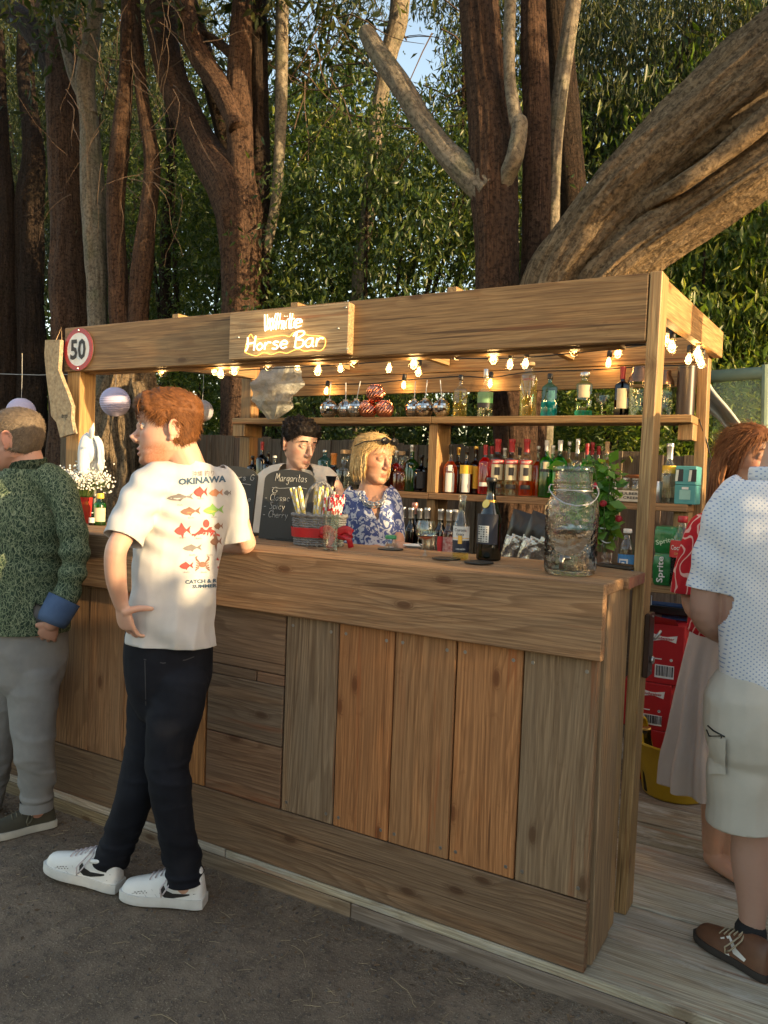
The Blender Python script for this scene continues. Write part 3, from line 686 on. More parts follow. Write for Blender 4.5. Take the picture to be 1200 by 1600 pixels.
# ------------------------------------------------------------------ foliage
def leaves_np(C, size, droop=.5, narrow=.34, sprayed=True):
    """C: (n,3) centres -> vertices, faces of folded leaves (4 triangles share 6 verts -> 2 quads)"""
    n = len(C); a = rng.uniform(0, 2*np.pi, n); el = np.clip(rng.normal(-droop, .45, n), -1.5, 1.2)
    d = np.stack([np.cos(a)*np.cos(el), np.sin(a)*np.cos(el), np.sin(el)], 1)
    rn = rng.normal(size=(n, 3)); s_ = np.cross(d, rn); s_ /= np.linalg.norm(s_, axis=1)[:, None]+1e-9
    nn = np.cross(s_, d)
    L = size*np.clip(rng.lognormal(-.05, .34, n), .4, 1.6); W = L*narrow*rng.uniform(.8, 1.2, n)
    L = L[:, None]; W = W[:, None]
    v = np.stack([C, C+d*L*.45+s_*W*.5+nn*L*.06, C+d*L-nn*L*.12, C+d*L*.45-s_*W*.5+nn*L*.06, C+d*L*.5-nn*L*.03], 1).reshape(-1, 3)
    b = (np.arange(n)*5)[:, None]
    f = np.concatenate([b+np.array([[0, 1, 4]]), b+np.array([[1, 2, 4]]), b+np.array([[2, 3, 4]]), b+np.array([[3, 0, 4]])], 0)
    return v, f
def mesh_np(name, v, f, mat):
    me = bpy.data.meshes.new(name); me.vertices.add(len(v)); me.vertices.foreach_set('co', v.astype(np.float32).ravel())
    k = f.shape[1]; me.loops.add(f.size); me.loops.foreach_set('vertex_index', f.astype(np.int32).ravel())
    me.polygons.add(len(f)); me.polygons.foreach_set('loop_start', np.arange(0, f.size, k, dtype=np.int32))
    me.materials.append(mat); me.update(calc_edges=True); me.validate(); return me
def clump_points(n, c, r, k=40, hang=0.0):
    """clumpy points in an ellipsoid"""
    q = rng.normal(size=(k, 3)); q /= np.linalg.norm(q, axis=1)[:, None]; q *= (rng.uniform(.25, 1, k)**.6)[:, None]
    cc = np.array(c)+q*np.array(r); w_ = rng.uniform(.4, 1.6, k); w_ /= w_.sum()
    idx = rng.choice(k, n, p=w_); s_ = min(r)*.26
    T_ = 7; tw_ = rng.normal(size=(k, T_, 3))*np.array([1, 1, .7])-np.array([0, 0, .35]); tw_ /= np.linalg.norm(tw_, axis=2)[..., None]   # leaves sit along twigs
    p = cc[idx]+tw_[idx, rng.integers(0, T_, n)]*(rng.uniform(.05, 1, n)*s_*2.6)[:, None]+rng.normal(size=(n, 3))*s_*.16
    if hang: p[:, 2] -= np.abs(rng.normal(size=n))*hang
    return p
def sky_gap(P):
    d = P-np.array(CAM); z = d @ np.array(_fw); px = 600+F_PX*(d @ np.array(_R2))/z; py = 800-F_PX*(d @ np.array(_U2))/z
    return P[((px-640)/62)**2+((py-80)/66)**2 > rng.uniform(.3, 1.2, len(P))]
def crown(parent, blobs, size, mat, droop=.5, narrow=.34, zmin=None):
    P = [clump_points(n, c, r, k, hg) for n, c, r, k, hg in blobs]; P = np.concatenate(P)
    if zmin is not None: P = P[P[:, 2] > zmin]
    if P[:, 1].min() > 2.5: P = sky_gap(P)
    v, f = leaves_np(P, size, droop, narrow)
    o = bpy.data.objects.new('crown', mesh_np('crown', v, f, mat)); COL.objects.link(o); o.parent = parent; return o
def bush(name, label, cat, group, px, py, y, h, rx, n, size, mat, ry=None, droop=.5, narrow=.36, trunk_r=.04, base=None):
    c = at(px, py, y=y); t = empty(name, (c.x, y, G), label, cat, group); t.location = (0, 0, 0)
    z0 = G if base is None else base
    m_ = MB()
    for k in range(4):
        a = random.uniform(0, 6.28); top = Vector((c.x+math.cos(a)*rx*.5, y+math.sin(a)*(ry or rx)*.4, c.z+h*.3))
        trunk(m_, [Vector((c.x+math.cos(a)*.1, y+math.sin(a)*.1, z0)), Vector((c.x+math.cos(a)*.2, y+math.sin(a)*.15, (z0+c.z)/2)), top], [trunk_r, trunk_r*.8, trunk_r*.3], n=8, sub=5)
    m_.build('trunk', M_BARKDARK, t, smooth=True)
    crown(t, [(n, (c.x, y, c.z), (rx, ry or rx*.7, h), int(60+n/120), size*.6)], size, mat, droop, narrow, G)
    return t
GB = 'leafy trees and bushes behind the fence'
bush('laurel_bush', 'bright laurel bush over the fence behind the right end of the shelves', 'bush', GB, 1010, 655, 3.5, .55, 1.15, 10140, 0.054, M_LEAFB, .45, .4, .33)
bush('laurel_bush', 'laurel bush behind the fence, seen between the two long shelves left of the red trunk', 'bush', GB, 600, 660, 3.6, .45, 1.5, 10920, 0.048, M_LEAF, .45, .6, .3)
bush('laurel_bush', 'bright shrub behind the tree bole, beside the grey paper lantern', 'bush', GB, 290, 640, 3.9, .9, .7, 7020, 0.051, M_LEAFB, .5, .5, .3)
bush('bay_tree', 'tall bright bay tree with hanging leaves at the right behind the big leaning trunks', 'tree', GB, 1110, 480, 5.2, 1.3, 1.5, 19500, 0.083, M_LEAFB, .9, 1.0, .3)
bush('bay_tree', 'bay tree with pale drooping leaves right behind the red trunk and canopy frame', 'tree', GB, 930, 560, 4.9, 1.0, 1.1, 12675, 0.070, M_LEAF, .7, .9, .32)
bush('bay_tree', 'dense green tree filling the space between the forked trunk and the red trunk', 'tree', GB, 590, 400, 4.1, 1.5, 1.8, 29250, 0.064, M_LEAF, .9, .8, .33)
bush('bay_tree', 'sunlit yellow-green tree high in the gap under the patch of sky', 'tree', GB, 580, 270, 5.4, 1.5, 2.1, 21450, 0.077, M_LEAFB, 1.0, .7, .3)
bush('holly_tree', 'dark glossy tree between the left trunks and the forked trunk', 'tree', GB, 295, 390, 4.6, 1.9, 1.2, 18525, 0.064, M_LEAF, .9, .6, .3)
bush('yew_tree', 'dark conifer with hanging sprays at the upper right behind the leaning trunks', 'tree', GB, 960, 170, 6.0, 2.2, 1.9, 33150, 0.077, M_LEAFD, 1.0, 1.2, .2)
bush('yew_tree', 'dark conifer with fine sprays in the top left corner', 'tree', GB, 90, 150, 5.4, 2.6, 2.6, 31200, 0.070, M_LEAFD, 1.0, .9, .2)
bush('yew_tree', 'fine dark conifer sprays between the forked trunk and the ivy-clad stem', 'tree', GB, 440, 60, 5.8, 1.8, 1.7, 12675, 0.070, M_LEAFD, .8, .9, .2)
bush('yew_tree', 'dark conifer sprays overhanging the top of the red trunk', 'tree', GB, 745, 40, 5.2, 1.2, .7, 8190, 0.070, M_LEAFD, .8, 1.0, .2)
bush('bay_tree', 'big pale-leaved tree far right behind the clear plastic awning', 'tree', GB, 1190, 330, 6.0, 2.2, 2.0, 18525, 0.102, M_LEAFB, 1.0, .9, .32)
# far wood: one mass
FP = []
for k in range(84):
    a = random.uniform(-26, 12); FP.append((2600, (a, random.uniform(9, 13), random.uniform(1, 9.5)), (2.2, 1.6, 2.4), 40, .3))
P = np.concatenate([clump_points(*q) for q in [(n_, c_, r_, k_, h_) for n_, c_, r_, k_, h_ in FP]])
P = sky_gap(P); v, f = leaves_np(P, .24, .6, .36); o = bpy.data.objects.new('far_wood', mesh_np('far_wood', v, f, M_LEAF)); COL.objects.link(o); setp(o, kind='stuff')

# trees and hedge added beyond the right edge as shade casters for the low sun
def shade_trunk(t, x, y, r): m_ = MB(); trunk(m_, [Vector((x, y, G)), Vector((x, y, 1.2)), Vector((x+.1, y, 2.6)), Vector((x+.2, y+.1, 5))], [r*1.2, r, r*.95, r*.6], n=14); m_.build('trunk', M_BARKDARK, t, smooth=True)
hd = empty('hedge', (0, 0, 0), 'dense clipped hedge added right of the bar to cast shade, outside the picture', 'hedge')
P = rng.uniform((4.9, -9, G), (5.7, 7.5, 2.16), (52000, 3)); P[:, 2] *= 1+.06*np.sin(P[:, 1]*2.1)+.05*np.sin(P[:, 1]*5.3+1)
v, f = leaves_np(P, .15, .2, .6); o = bpy.data.objects.new('crown', mesh_np('crown', v, f, M_LEAF)); COL.objects.link(o); o.parent = hd
m_ = MB()
for k in range(24): m_.tube([(5.3, -8.5+k*.7, G), (5.3, -8.5+k*.7, 1.5)], .03, 6)
m_.build('stems', M_BARKDARK, hd)
for x, y, r, cr in [(4.1, -.63, .06, 1), (4.2, .8, .15, 1), (9.5, 5.6, .3, 1), (8.5, -4, .3, 1)]:
    t = empty('tree', (0, 0, 0), {4.1: 'slender young tree added for shade right of the bar, nearest the camera', 4.2: 'stout tree added for shade right of the bar, level with the shelves', 9.5: 'far leafy tree added for shade right of the bar and behind it', 8.5: 'far leafy tree added for shade right of the bar, behind the camera'}[x], 'tree', 'shade trees right of the bar'); shade_trunk(t, x, y, r)
    if x > 5: crown(t, [(5000, (x, y, 5.6), (1.6, 2.0, 2.0), 60, .2)], .2, M_LEAF, .5, .4, 2.75)
    else: crown(t, [(1500, (x+.6, y*1.5-.4, 6.2), (1.2, 1.6, 1.6), 30, .3)], .16, M_LEAF, .5, .4, 3.0)
# overhead crowns added above the picture to darken the trunks and background
for nm, c, r, n_ in [('overhead_shade_yew', (-1.4, 1.6, 6.9), (2.4, 1.8, 1.2), 6500), ('overhead_shade_yew', (-5.4, 2.6, 6.4), (2.6, 2.4, 1.6), 12000)]:
    t = empty(nm, (0, 0, 0), 'conifer branches added for shade high above the '+('bar canopy' if c[0] > -3 else 'trunks at the left'), 'tree', 'added branches overhead'); crown(t, [(n_, c, r, 70, .25)], .12, M_LEAFD, .6, .3, 5.5)
    m_ = MB(); trunk(m_, [Vector((c[0], c[1]+2.6, 3)), Vector((c[0], c[1]+1.4, 5.6)), Vector(c)+Vector((.5, 0, .3))], [.12, .1, .03], n=10); m_.build('branch', M_BARKDARK, t, smooth=True)

for px, py, yy, lb in [(40, 60, 7.5, 'dark far conifer filling the top left corner'), (190, 40, 7.0, 'dark far conifer above the slim red trunks'), (20, 330, 7.0, 'dark far conifer low behind the left edge'), (1010, 90, 7.2, 'dark far conifer behind the big leaning limb')]:
    bush('yew_tree', lb, 'tree', GB, px, py, yy, 1.7, 1.5, 11000, .13, M_LEAFD, .9, .9, .22)
# ------------------------------------------------------------------ things on and about the bar
G_CLEAR = glass('clear glass', (.93, .97, .95)); G_GREEN = glass('green glass', (.25, .62, .22)); G_DKGREEN = glass('dark green glass', (.04, .09, .03)); G_BLUE = glass('blue glass', (.45, .85, .9))
G_BROWN = glass('brown glass', (.2, .07, .03)); G_PINK = glass('pinkish clear glass', (.9, .8, .78)); G_LIME = glass('lime tinted glass', (.75, .92, .68)); G_PET = glass('clear plastic bottle', (.88, .93, .92), .12)
G_REFR = glass('thick pressed glass', (.93, .98, .97), .0, True, 1.45, .55, 55); G_CRYSTAL = glass('cut crystal', (.97, .93, .92), .02, True, 1.5)
M_WATER = glass('water', (.93, .97, .98), 0, True, 1.33)
def liquid(name, col, tl=.35):
    m, nt, bs = newmat(name); out = nt.nodes['Material Output']; nt.nodes.remove(bs)
    tr = N(nt, 'ShaderNodeBsdfTransparent'); tr.inputs[0].default_value = (*col, 1); t2 = N(nt, 'ShaderNodeBsdfTranslucent'); t2.inputs[0].default_value = (*[min(1, q*1.1) for q in col], 1)
    mx = nt.nodes.new('ShaderNodeMixShader'); mx.inputs[0].default_value = tl; nt.links.new(tr.outputs[0], mx.inputs[1]); nt.links.new(t2.outputs[0], mx.inputs[2]); nt.links.new(mx.outputs[0], out.inputs['Surface']); return m
L_ORANGE = liquid('orange liqueur', (1, .26, .05), .72); L_AMBER = liquid('amber spirit', (.85, .4, .1), .5); L_RED = liquid('red liqueur', (.95, .05, .07), .7); L_CLEAR = liquid('clear spirit', (.93, .94, .88), .06)
L_DARK = liquid('dark liqueur', (.05, .015, .01), .2); L_GREEN = liquid('green spirit', (.45, .9, .3), .5); L_CYAN = liquid('blue tinted gin', (.3, .85, .95), .3); L_GOLD = liquid('pale gold spirit', (.95, .85, .5), .2); L_ROSE = liquid('rose wine', (.8, .35, .25), .25)
M_CAPRED = plain('red foil cap', (.42, .02, .03), rough=.35); M_CAPBLK = plain('black cap', (.015, .015, .015), rough=.4); M_CAPSIL = plain('silver cap', (.6, .6, .6), rough=.3, metal=.9); M_CAPGOLD = plain('gold foil', (.75, .48, .12), rough=.3, metal=.9); M_CAPWHITE = plain('white cap', (.75, .74, .7)); M_CORK = plain('cork', (.5, .33, .18), rough=.9); M_CAPYEL = plain('yellow cap', (.78, .55, .08), rough=.4); M_CAPROSE = plain('rose foil', (.62, .3, .25), rough=.3, metal=.6); M_CAPGREEN = plain('green cap', (.05, .3, .12), rough=.4)
M_LWHITE = plain('white paper label', (.72, .7, .65), rough=.7); M_LCREAM = plain('cream paper label', (.66, .56, .36), rough=.7); M_LYEL = plain('yellow label', (.8, .5, .04), rough=.6); M_LRED = plain('red label', (.6, .04, .04), rough=.6); M_LBLACK = plain('black label', (.02, .02, .025), rough=.5); M_LGREEN = plain('green label', (.2, .4, .2), rough=.6); M_LBLUE = plain('blue label', (.05, .22, .5), rough=.6); M_LFLORAL = plain('floral label', (.65, .5, .45), (.35, .06, .06), rough=.7, scale=55); M_LNAVY = plain('navy label', (.012, .016, .035), rough=.5); M_LTEAL = plain('teal card', (.08, .32, .33), rough=.55)
M_INKR = plain('red ink', (.45, .05, .05)); M_INKK = plain('black ink', (.02, .02, .025)); M_INKW = plain('white ink', (.8, .8, .78)); M_INKGOLD = plain('gold ink', (.6, .42, .12))
CAMD = lambda p: math.atan2(CAM.y-p[1], CAM.x-p[0])
def arc_label(root, nm, r, z0, z1, ang, half, mat, n=10):
    m_ = MB(); a = [ang-half+2*half*k/n for k in range(n+1)]
    vs = [(math.cos(t)*r, math.sin(t)*r, z) for z in (z0, z1) for t in a]
    m_.add(vs, [(k, k+1, n+2+k, n+1+k) for k in range(n)]); return m_.build(nm, mat, root, smooth=True)
def bottle(name, label, pos, H, Rb, cat='bottle', glassm=None, liq=None, fill=.7, neck=.27, hs=.58, hn=.72, cap=None, caph=.07, labels=(), square=False, foil=0, group=None, nseg=20, rot=None, flare=0):
    """Rb body radius, neck radius = neck*Rb; hs,hn: shoulder start / neck start as fraction of H"""
    p = Vector(pos); t = empty(name, p, label, cat, group)
    rn = neck*Rb; H1 = H*(1-caph*.6)
    prof = [(0, .003), (Rb*.86, 0), (Rb*.98, H*.012), (Rb, H*.03), (Rb*(1+flare), H*hs)]
    for q in (.2, .4, .6, .8, 1): prof.append((rn+(Rb*(1+flare)-rn)*(.5+.5*math.cos(math.pi*q))**(.9), H*(hs+(hn-hs)*q)))
    prof += [(rn*.97, H*.9), (rn*1.15, H*.93), (rn*1.15, H1), (rn*.7, H1)]
    n_ = 4 if square else nseg
    rotm = Matrix.Rotation(CAMD(p)+math.pi/4+random.uniform(-.15, .15), 3, 'Z') if square else None
    if square:
        m_ = MB()   # rounded square section
        vs = []; fs = []; K = 16
        for r, z in prof:
            for k in range(K):
                th = 2*math.pi*k/K; sq = 1/max(abs(math.cos(th)), abs(math.sin(th))) if r > rn*1.3 else 1
                sq = min(sq, 1.27); v_ = Vector((r*math.cos(th)*sq*.9, r*math.sin(th)*sq*.9, z)); v_.rotate(Matrix.Rotation(CAMD(p)+random.uniform(0, 0), 3, 'Z')); vs.append(v_)
        for i in range(len(prof)-1):
            for k in range(K): fs.append((i*K+k, i*K+(k+1) % K, (i+1)*K+(k+1) % K, (i+1)*K+k))
        m_.add(vs, fs); m_.build('bottle_glass', glassm or G_CLEAR, t, smooth=40)
    else: MB().lathe(prof, nseg).build('bottle_glass', glassm or G_CLEAR, t, smooth=50)
    if liq:
        zt = H*fill; pr = [(0, .006), (Rb*.8, .006), (Rb*.92, H*.03)]
        for r, z in prof[4:]:
            if z < zt: pr.append((max(r*.92, .003), z))
        rr = np.interp(zt, [z for r, z in prof], [r for r, z in prof])*.92; pr += [(rr, zt), (0, zt)]
        MB().lathe(pr, nseg).build('liquid', liq, t, smooth=50)
    if cap:
        MB().lathe([(rn*1.2, H*(1-caph)), (rn*1.25, H*(1-caph)+.002), (rn*1.22, H-.003), (rn*1.1, H), (0, H)], 14).build('cap', cap, t, smooth=40)
    if foil:
        MB().lathe([(rn*1.1, H*(1-foil)), (rn*1.07, H*.9), (rn*1.2, H*.93), (rn*1.2, H), (0, H)], 14).build('foil', cap, t, smooth=40)
    ang = CAMD(p)
    for L_ in labels:
        z0, z1, mt = L_[0]*H, L_[1]*H, L_[2]; half = L_[3] if len(L_) > 3 else 1.25; da = L_[4] if len(L_) > 4 else 0
        rr = np.interp((z0+z1)/2, [z for r, z in prof[3:]], [r for r, z in prof[3:]])+.0008+.0006*(L_[5] if len(L_) > 5 else 0)
        if square: rr *= 1.02
        arc_label(t, 'label', rr, z0, z1, ang+da, half, mt)
    return t
def btext(t, body, mat, zc, h, r, width, da=0, H=1, bold=.01):
    a = CAMD(t.location)+da; n = Vector((math.cos(a), math.sin(a), 0)); u = Vector((-n.y, n.x, 0))
    return lettering(body, mat, t, n*r+Vector((0, 0, zc)), u, (0, 0, 1), h, bold, r, 'lettering', width, .0016)
def shelfpos(px, y, zs): p = at(px, 700, y=y); return Vector((p.x, y, zs))
def put(px, ytop, ybase, hw, y, zs):
    p = at(px, ybase, y=y); q = at(px, ytop, y=y); k = ppm(p); return Vector((p.x, y, zs)), max(.05, q.z-zs), hw/k
GU, GM_, GW = 'bottles on the upper shelf', 'bottles on the middle shelf', 'wine bottles on the low back counter'
yU = 1.78
def ub(px, yt, hw, label, **kw):
    p, H, r = put(px, yt, 650, hw, yU, SH1); return bottle('bottle', label, p, H, r, group=GU, **kw)
ub(718, 586, 12, 'clear square-shouldered spirit bottle with dark cap, next to the silver disco-ball cups', square=True, liq=L_GOLD, fill=.62, cap=M_CAPBLK, caph=.12, hs=.62, hn=.76)
t = ub(757, 577, 12.5, 'clear bottle with silver cap and a pale label banded in black, on the upper shelf', liq=L_CLEAR, fill=.6, cap=M_CAPSIL, caph=.17, hs=.5, hn=.68, labels=[(.2, .3, M_LBLACK), (.3, .52, M_LGREEN)])
t = ub(824, 566, 13.5, 'tall clear bottle with red lettering below a hanging bulb, above the red trunk', liq=L_GOLD, fill=.66, cap=M_CORK, caph=.07, hs=.74, hn=.85, neck=.5)
btext(t, 'EXOTICO', M_INKR, t.children[0].dimensions.z*.7, .012, 13.5/ppm(t.location), .06)
ub(857, 584, 13.5, 'pale blue square gin bottle with a dark cap on the upper shelf', square=True, glassm=G_BLUE, liq=L_CYAN, fill=.35, cap=M_CAPBLK, caph=.13, hs=.66, hn=.8)
ub(911, 582, 14.5, 'green-tinted gin bottle with a pale square label, left of the coupe glass', square=True, glassm=G_LIME, liq=L_CYAN, fill=.14, cap=M_CAPSIL, caph=.1, hs=.7, hn=.82, neck=.42, labels=[(.42, .7, M_LCREAM, .6)])
ub(970, 574, 12.5, 'black-red liqueur bottle with red foil neck and tall cream label', glassm=G_BROWN, liq=L_DARK, fill=.7, cap=M_CAPRED, caph=.0, foil=.24, square=True, hs=.62, hn=.74, neck=.3, labels=[(.16, .56, M_LCREAM, .7)])
# coupe
def lathe_thing(name, label, cat, pos, parts, group=None, n=24):
    t = empty(name, pos, label, cat, group)
    for nm, pr, mt in parts: MB().lathe(pr, n).build(nm, mt, t, smooth=45)
    return t
p, H, r = put(940, 616, 648, 13, yU-.03, SH1)
lathe_thing('coupe_glass', 'empty coupe glass between the green-tinted bottle and the black-red bottle', 'glass', p, [('bowl', [(.004, H*.5), (r*.5, H*.58), (r*.9, H*.75), (r, H), (r*.96, H), (r*.86, H*.77), (r*.45, H*.62), (0, H*.55)], G_CLEAR), ('stem', [(0, .0), (r*.6, 0), (r*.58, .003), (.005, .01), (.004, H*.5)], G_CLEAR)])
# ribbed shaker jars
for px, yt, hw, lb in [(996, 573, 17, 'tall ribbed glass cocktail shaker with dark lid, just left of the front post'), (1036, 579, 15, 'tall ribbed glass cocktail shaker half hidden behind the front post')]:
    p, H, r = put(px, yt, 648, hw, yU, SH1); t = empty('cocktail_shaker', p, lb, 'shaker', 'glass shakers on the upper shelf'); m_ = MB()
    pr = [(r*.72, 0), (r*.8, H*.02), (r*.95, H*.5), (r, H*.68)]; vs = []; K = 40; fs = []
    for rr, z in pr:
        for k in range(K): q = rr*(1+.025*(-1)**(k//2)); vs.append((q*math.cos(2*math.pi*k/K), q*math.sin(2*math.pi*k/K), z))
    for i in range(3):
        for k in range(K): fs.append((i*K+k, i*K+(k+1) % K, (i+1)*K+(k+1) % K, (i+1)*K+k))
    fs.append(tuple(range(K-1, -1, -1))); m_.add(vs, fs); m_.build('shaker_glass', G_CLEAR, t, smooth=30)
    MB().lathe([(r*1.0, H*.68), (r*.96, H*.76), (r*.62, H*.9), (r*.6, H*.98), (r*.55, H), (0, H)], 24).build('lid', plain('smoked metal lid', (.2, .12, .08), rough=.25, metal=.8) if 'smoked metal lid' not in MATS else MATS['smoked metal lid'], t, smooth=40)
p, H, r = put(1070, 573, 650, 14, yU, SH1)
t = lathe_thing('cylinder_tube', 'dark brown cylindrical gift tube at the right end of the upper shelf', 'tube', p, [('tube_body', [(0, 0), (r, 0), (r, H*.96), (0, H*.96)], plain('dark brown card', (.025, .014, .01), rough=.4)), ('lid', [(r*.99, H*.955), (r*1.02, H*.96), (r*1.02, H), (0, H)], M_CAPBLK)])
# disco ball cups
M_MIRROR = plain('mirror tile', (.8, .76, .7), rough=.08, metal=1); M_COPPER = plain('copper', (.85, .36, .24), rough=.22, metal=1)
def straw_mb(m_, a, b, r, n=6, seg=10, ph=0, k2=3):
    a, b = Vector(a), Vector(b); d = (b-a); t = d.normalized(); x = t.orthogonal().normalized(); y = t.cross(x); vs = []; fs = []; mi = []
    for i in range(seg+1):
        for k in range(n): th = 2*math.pi*k/n; vs.append(a+d*(i/seg)+x*(r*math.cos(th))+y*(r*math.sin(th)))
    base = len(m_.v); m_.v += [tuple(v) for v in vs]
    for i in range(seg):
        for k in range(n): m_.f.append((base+i*n+k, base+i*n+(k+1) % n, base+(i+1)*n+(k+1) % n, base+(i+1)*n+k)); m_.mi.append(((i*2+k+ph)//k2) % 2)
    return m_
yD = 1.75
for px, py, lean_, lb in [(514, 636, .1, 'silver disco-ball drinking cup, leftmost of the left trio on the upper shelf'), (540, 636, -.05, 'silver disco-ball drinking cup in the middle of the left trio, partly hidden'), (557, 637, .25, 'silver disco-ball drinking cup touching the copper cups'), (647, 636, .03, 'silver disco-ball drinking cup right after the copper cups'), (664, 637, .1, 'silver disco-ball drinking cup in the middle of the right trio'), (690, 636, -.2, 'silver disco-ball drinking cup beside the clear square bottle')]:
    p = at(px, py, y=yD+(0.05 if px in (540, 647) else 0)); r = 14.5/ppm(p); t = empty('disco_cup', (p.x, p.y, SH1), lb, 'cup', 'disco-ball cups on the upper shelf')
    m_ = MB(); K, Q = 20, 12   # tiles as separate facets
    for i in range(Q):
        p0, p1 = math.pi*(i+.04)/Q, math.pi*(i+.94)/Q
        for k in range(K):
            t0, t1 = 2*math.pi*(k+.04)/K, 2*math.pi*(k+.96)/K; rr = r*random.uniform(.985, 1.0)
            m_.add([(rr*math.sin(a)*math.cos(b), rr*math.sin(a)*math.sin(b), r-rr*math.cos(a)) for a, b in ((p0, t0), (p0, t1), (p1, t1), (p1, t0))], [(0, 1, 2, 3)])
    b_ = m_.build('mirror_tiles', M_MIRROR, t); b_['kind'] = 'stuff'
    MB().ball((0, 0, r), r*.97, 16, 10).build('cup_shell', M_CAPBLK, t, smooth=True)
    MB().lathe([(r*.3, r*1.9), (r*.32, r*2.1), (0, r*2.1)], 12).build('lid', M_CAPSIL, t, smooth=40)
    straw_mb(MB(), (0, 0, r*2), (lean_*r*1.5, 0, r*2+.11), .0028, 6, 6).build('straw', [M_CAPWHITE, M_CAPWHITE], t)
for px, py, lb in [(575, 637, 'hammered copper cup, left of the two on the shelf beneath a third'), (601, 636, 'hammered copper cup, right of the two on the shelf beneath a third'), (587, 611, 'hammered copper cup balanced on top of two others')]:
    p = at(px, py, y=yD); r = 14.5/ppm(p); top = py < 620
    z0 = SH1+(r*1.72 if top else 0); t = empty('copper_cup', (p.x, p.y-(0 if top else 0), z0), lb, 'cup', 'copper cups on the upper shelf'); m_ = MB()
    prof = [(r*math.sin(a)*1.0, r-r*math.cos(a)) for a in np.linspace(.25, 2.55, 12)]
    vs = []; fs = []; K = 32
    for i, (rr, z) in enumerate(prof):
        for k in range(K): q = rr*(1+.035*math.cos(math.pi*(k+i))); vs.append((q*math.cos(2*math.pi*k/K), q*math.sin(2*math.pi*k/K), z-prof[0][1]))
    for i in range(len(prof)-1):
        for k in range(K): fs.append((i*K+k, i*K+(k+1) % K, (i+1)*K+(k+1) % K, (i+1)*K+k))
    m_.add(vs, fs+[tuple(range(K-1, -1, -1))]); m_.build('cup_body', M_COPPER, t)
    MB().lathe([(r*.56, r*1.74), (r*.62, r*1.74), (r*.6, r*1.9), (r*.54, r*1.9), (r*.56, r*1.74)], 20).build('rim', M_COPPER, t, smooth=True)
# ---- middle shelf
yM = 1.77
def mb(px, yt, hw, label, dy=0, **kw):
    p, H, r = put(px, yt, 770+(px-700)*.05, hw, yM+dy, SH2); return bottle('bottle', label, p, H, r, group=GM_, **kw)
mb(394, 712, 9, 'dark squat bottle at the left end of the middle shelf, under the lit bracket', liq=L_DARK, glassm=G_BROWN, cap=M_CAPBLK)
mb(408, 690, 9, 'dark bottle with a red foil top left of the bartender', glassm=G_DKGREEN, liq=L_DARK, cap=M_CAPRED, foil=.2)
mb(418, 705, 9, 'dark bottle with black cap left of the bartender', glassm=G_BROWN, liq=L_DARK, cap=M_CAPBLK)
mb(428, 712, 10, 'bottle with a pale label close beside the bartender on the left', glassm=G_CLEAR, liq=L_DARK, cap=M_CAPWHITE, labels=[(.15, .5, M_LWHITE)])
mb(506, 703, 11, 'clear pale-blue bottle just right of the bartender', glassm=G_BLUE, liq=L_CLEAR, cap=M_CAPSIL, hs=.7, hn=.85)
mb(520, 708, 16, 'round dark whisky decanter with an orange neck between the two bar staff', glassm=G_BROWN, liq=L_DARK, cap=plain('orange foil', (.7, .25, .05), rough=.3), foil=.34, hs=.42, hn=.62)
mb(538, 703, 15, 'clear round flask with cork stopper between the two bar staff', liq=L_CLEAR, fill=.35, cap=M_CORK, caph=.1, hs=.45, hn=.68, neck=.45)
mb(604, 706, 11, 'copper-coloured liqueur bottle right beside the blonde woman', glassm=G_BROWN, liq=L_ORANGE, fill=.5, cap=M_CAPGOLD)
mb(610, 697, 8, 'slim clear bottle with silver top behind the blonde woman', dy=.06, liq=L_CLEAR, cap=M_CAPSIL, foil=.2)
mb(626, 705, 14, 'dimpled amber decanter with cork stopper, second from the blonde woman', liq=L_AMBER, fill=.5, cap=M_CORK, caph=.1, hs=.42, hn=.62, neck=.32)
mb(642, 695, 11, 'green wine bottle standing over the dark square bottles', glassm=G_GREEN, liq=L_GREEN, fill=.5, cap=M_CAPSIL, foil=.14)
mb(657, 711, 12, 'black square whisky bottle left of the shelf upright', glassm=G_BROWN, liq=L_DARK, square=True, cap=M_CAPBLK, labels=[(.1, .55, M_LBLACK)])
mb(667, 714, 9, 'black bottle squeezed against the shelf upright', dy=.05, glassm=G_BROWN, liq=L_DARK, cap=M_CAPBLK)
mb(702, 695, 12, 'orange aperitif bottle with a white back label beside the shelf upright', liq=L_ORANGE, glassm=G_CLEAR, fill=.66, cap=M_CAPBLK, hs=.5, foil=.2, labels=[(.03, .42, M_LWHITE, .6), (.46, .58, M_LWHITE, .3)])
mb(727, 697, 11, 'dark liqueur bottle with yellow and white labels, second right of the upright', glassm=G_BROWN, liq=L_DARK, cap=M_CAPBLK, foil=.12, hs=.5, labels=[(.04, .42, M_LWHITE, .6), (.42, .6, M_LYEL, 1.1)])
mb(741, 697, 11, 'brown bottle with a broad yellow label tucked behind the red one', dy=.05, glassm=G_BROWN, liq=L_AMBER, cap=M_CAPGOLD, labels=[(.12, .58, M_LYEL, 1.2)])
t = mb(756, 695, 11, 'bright red gin bottle with white print', liq=L_RED, fill=.75, cap=M_CAPRED, foil=.2, hs=.62, hn=.78, labels=[(.17, .25, M_LWHITE, .8)])
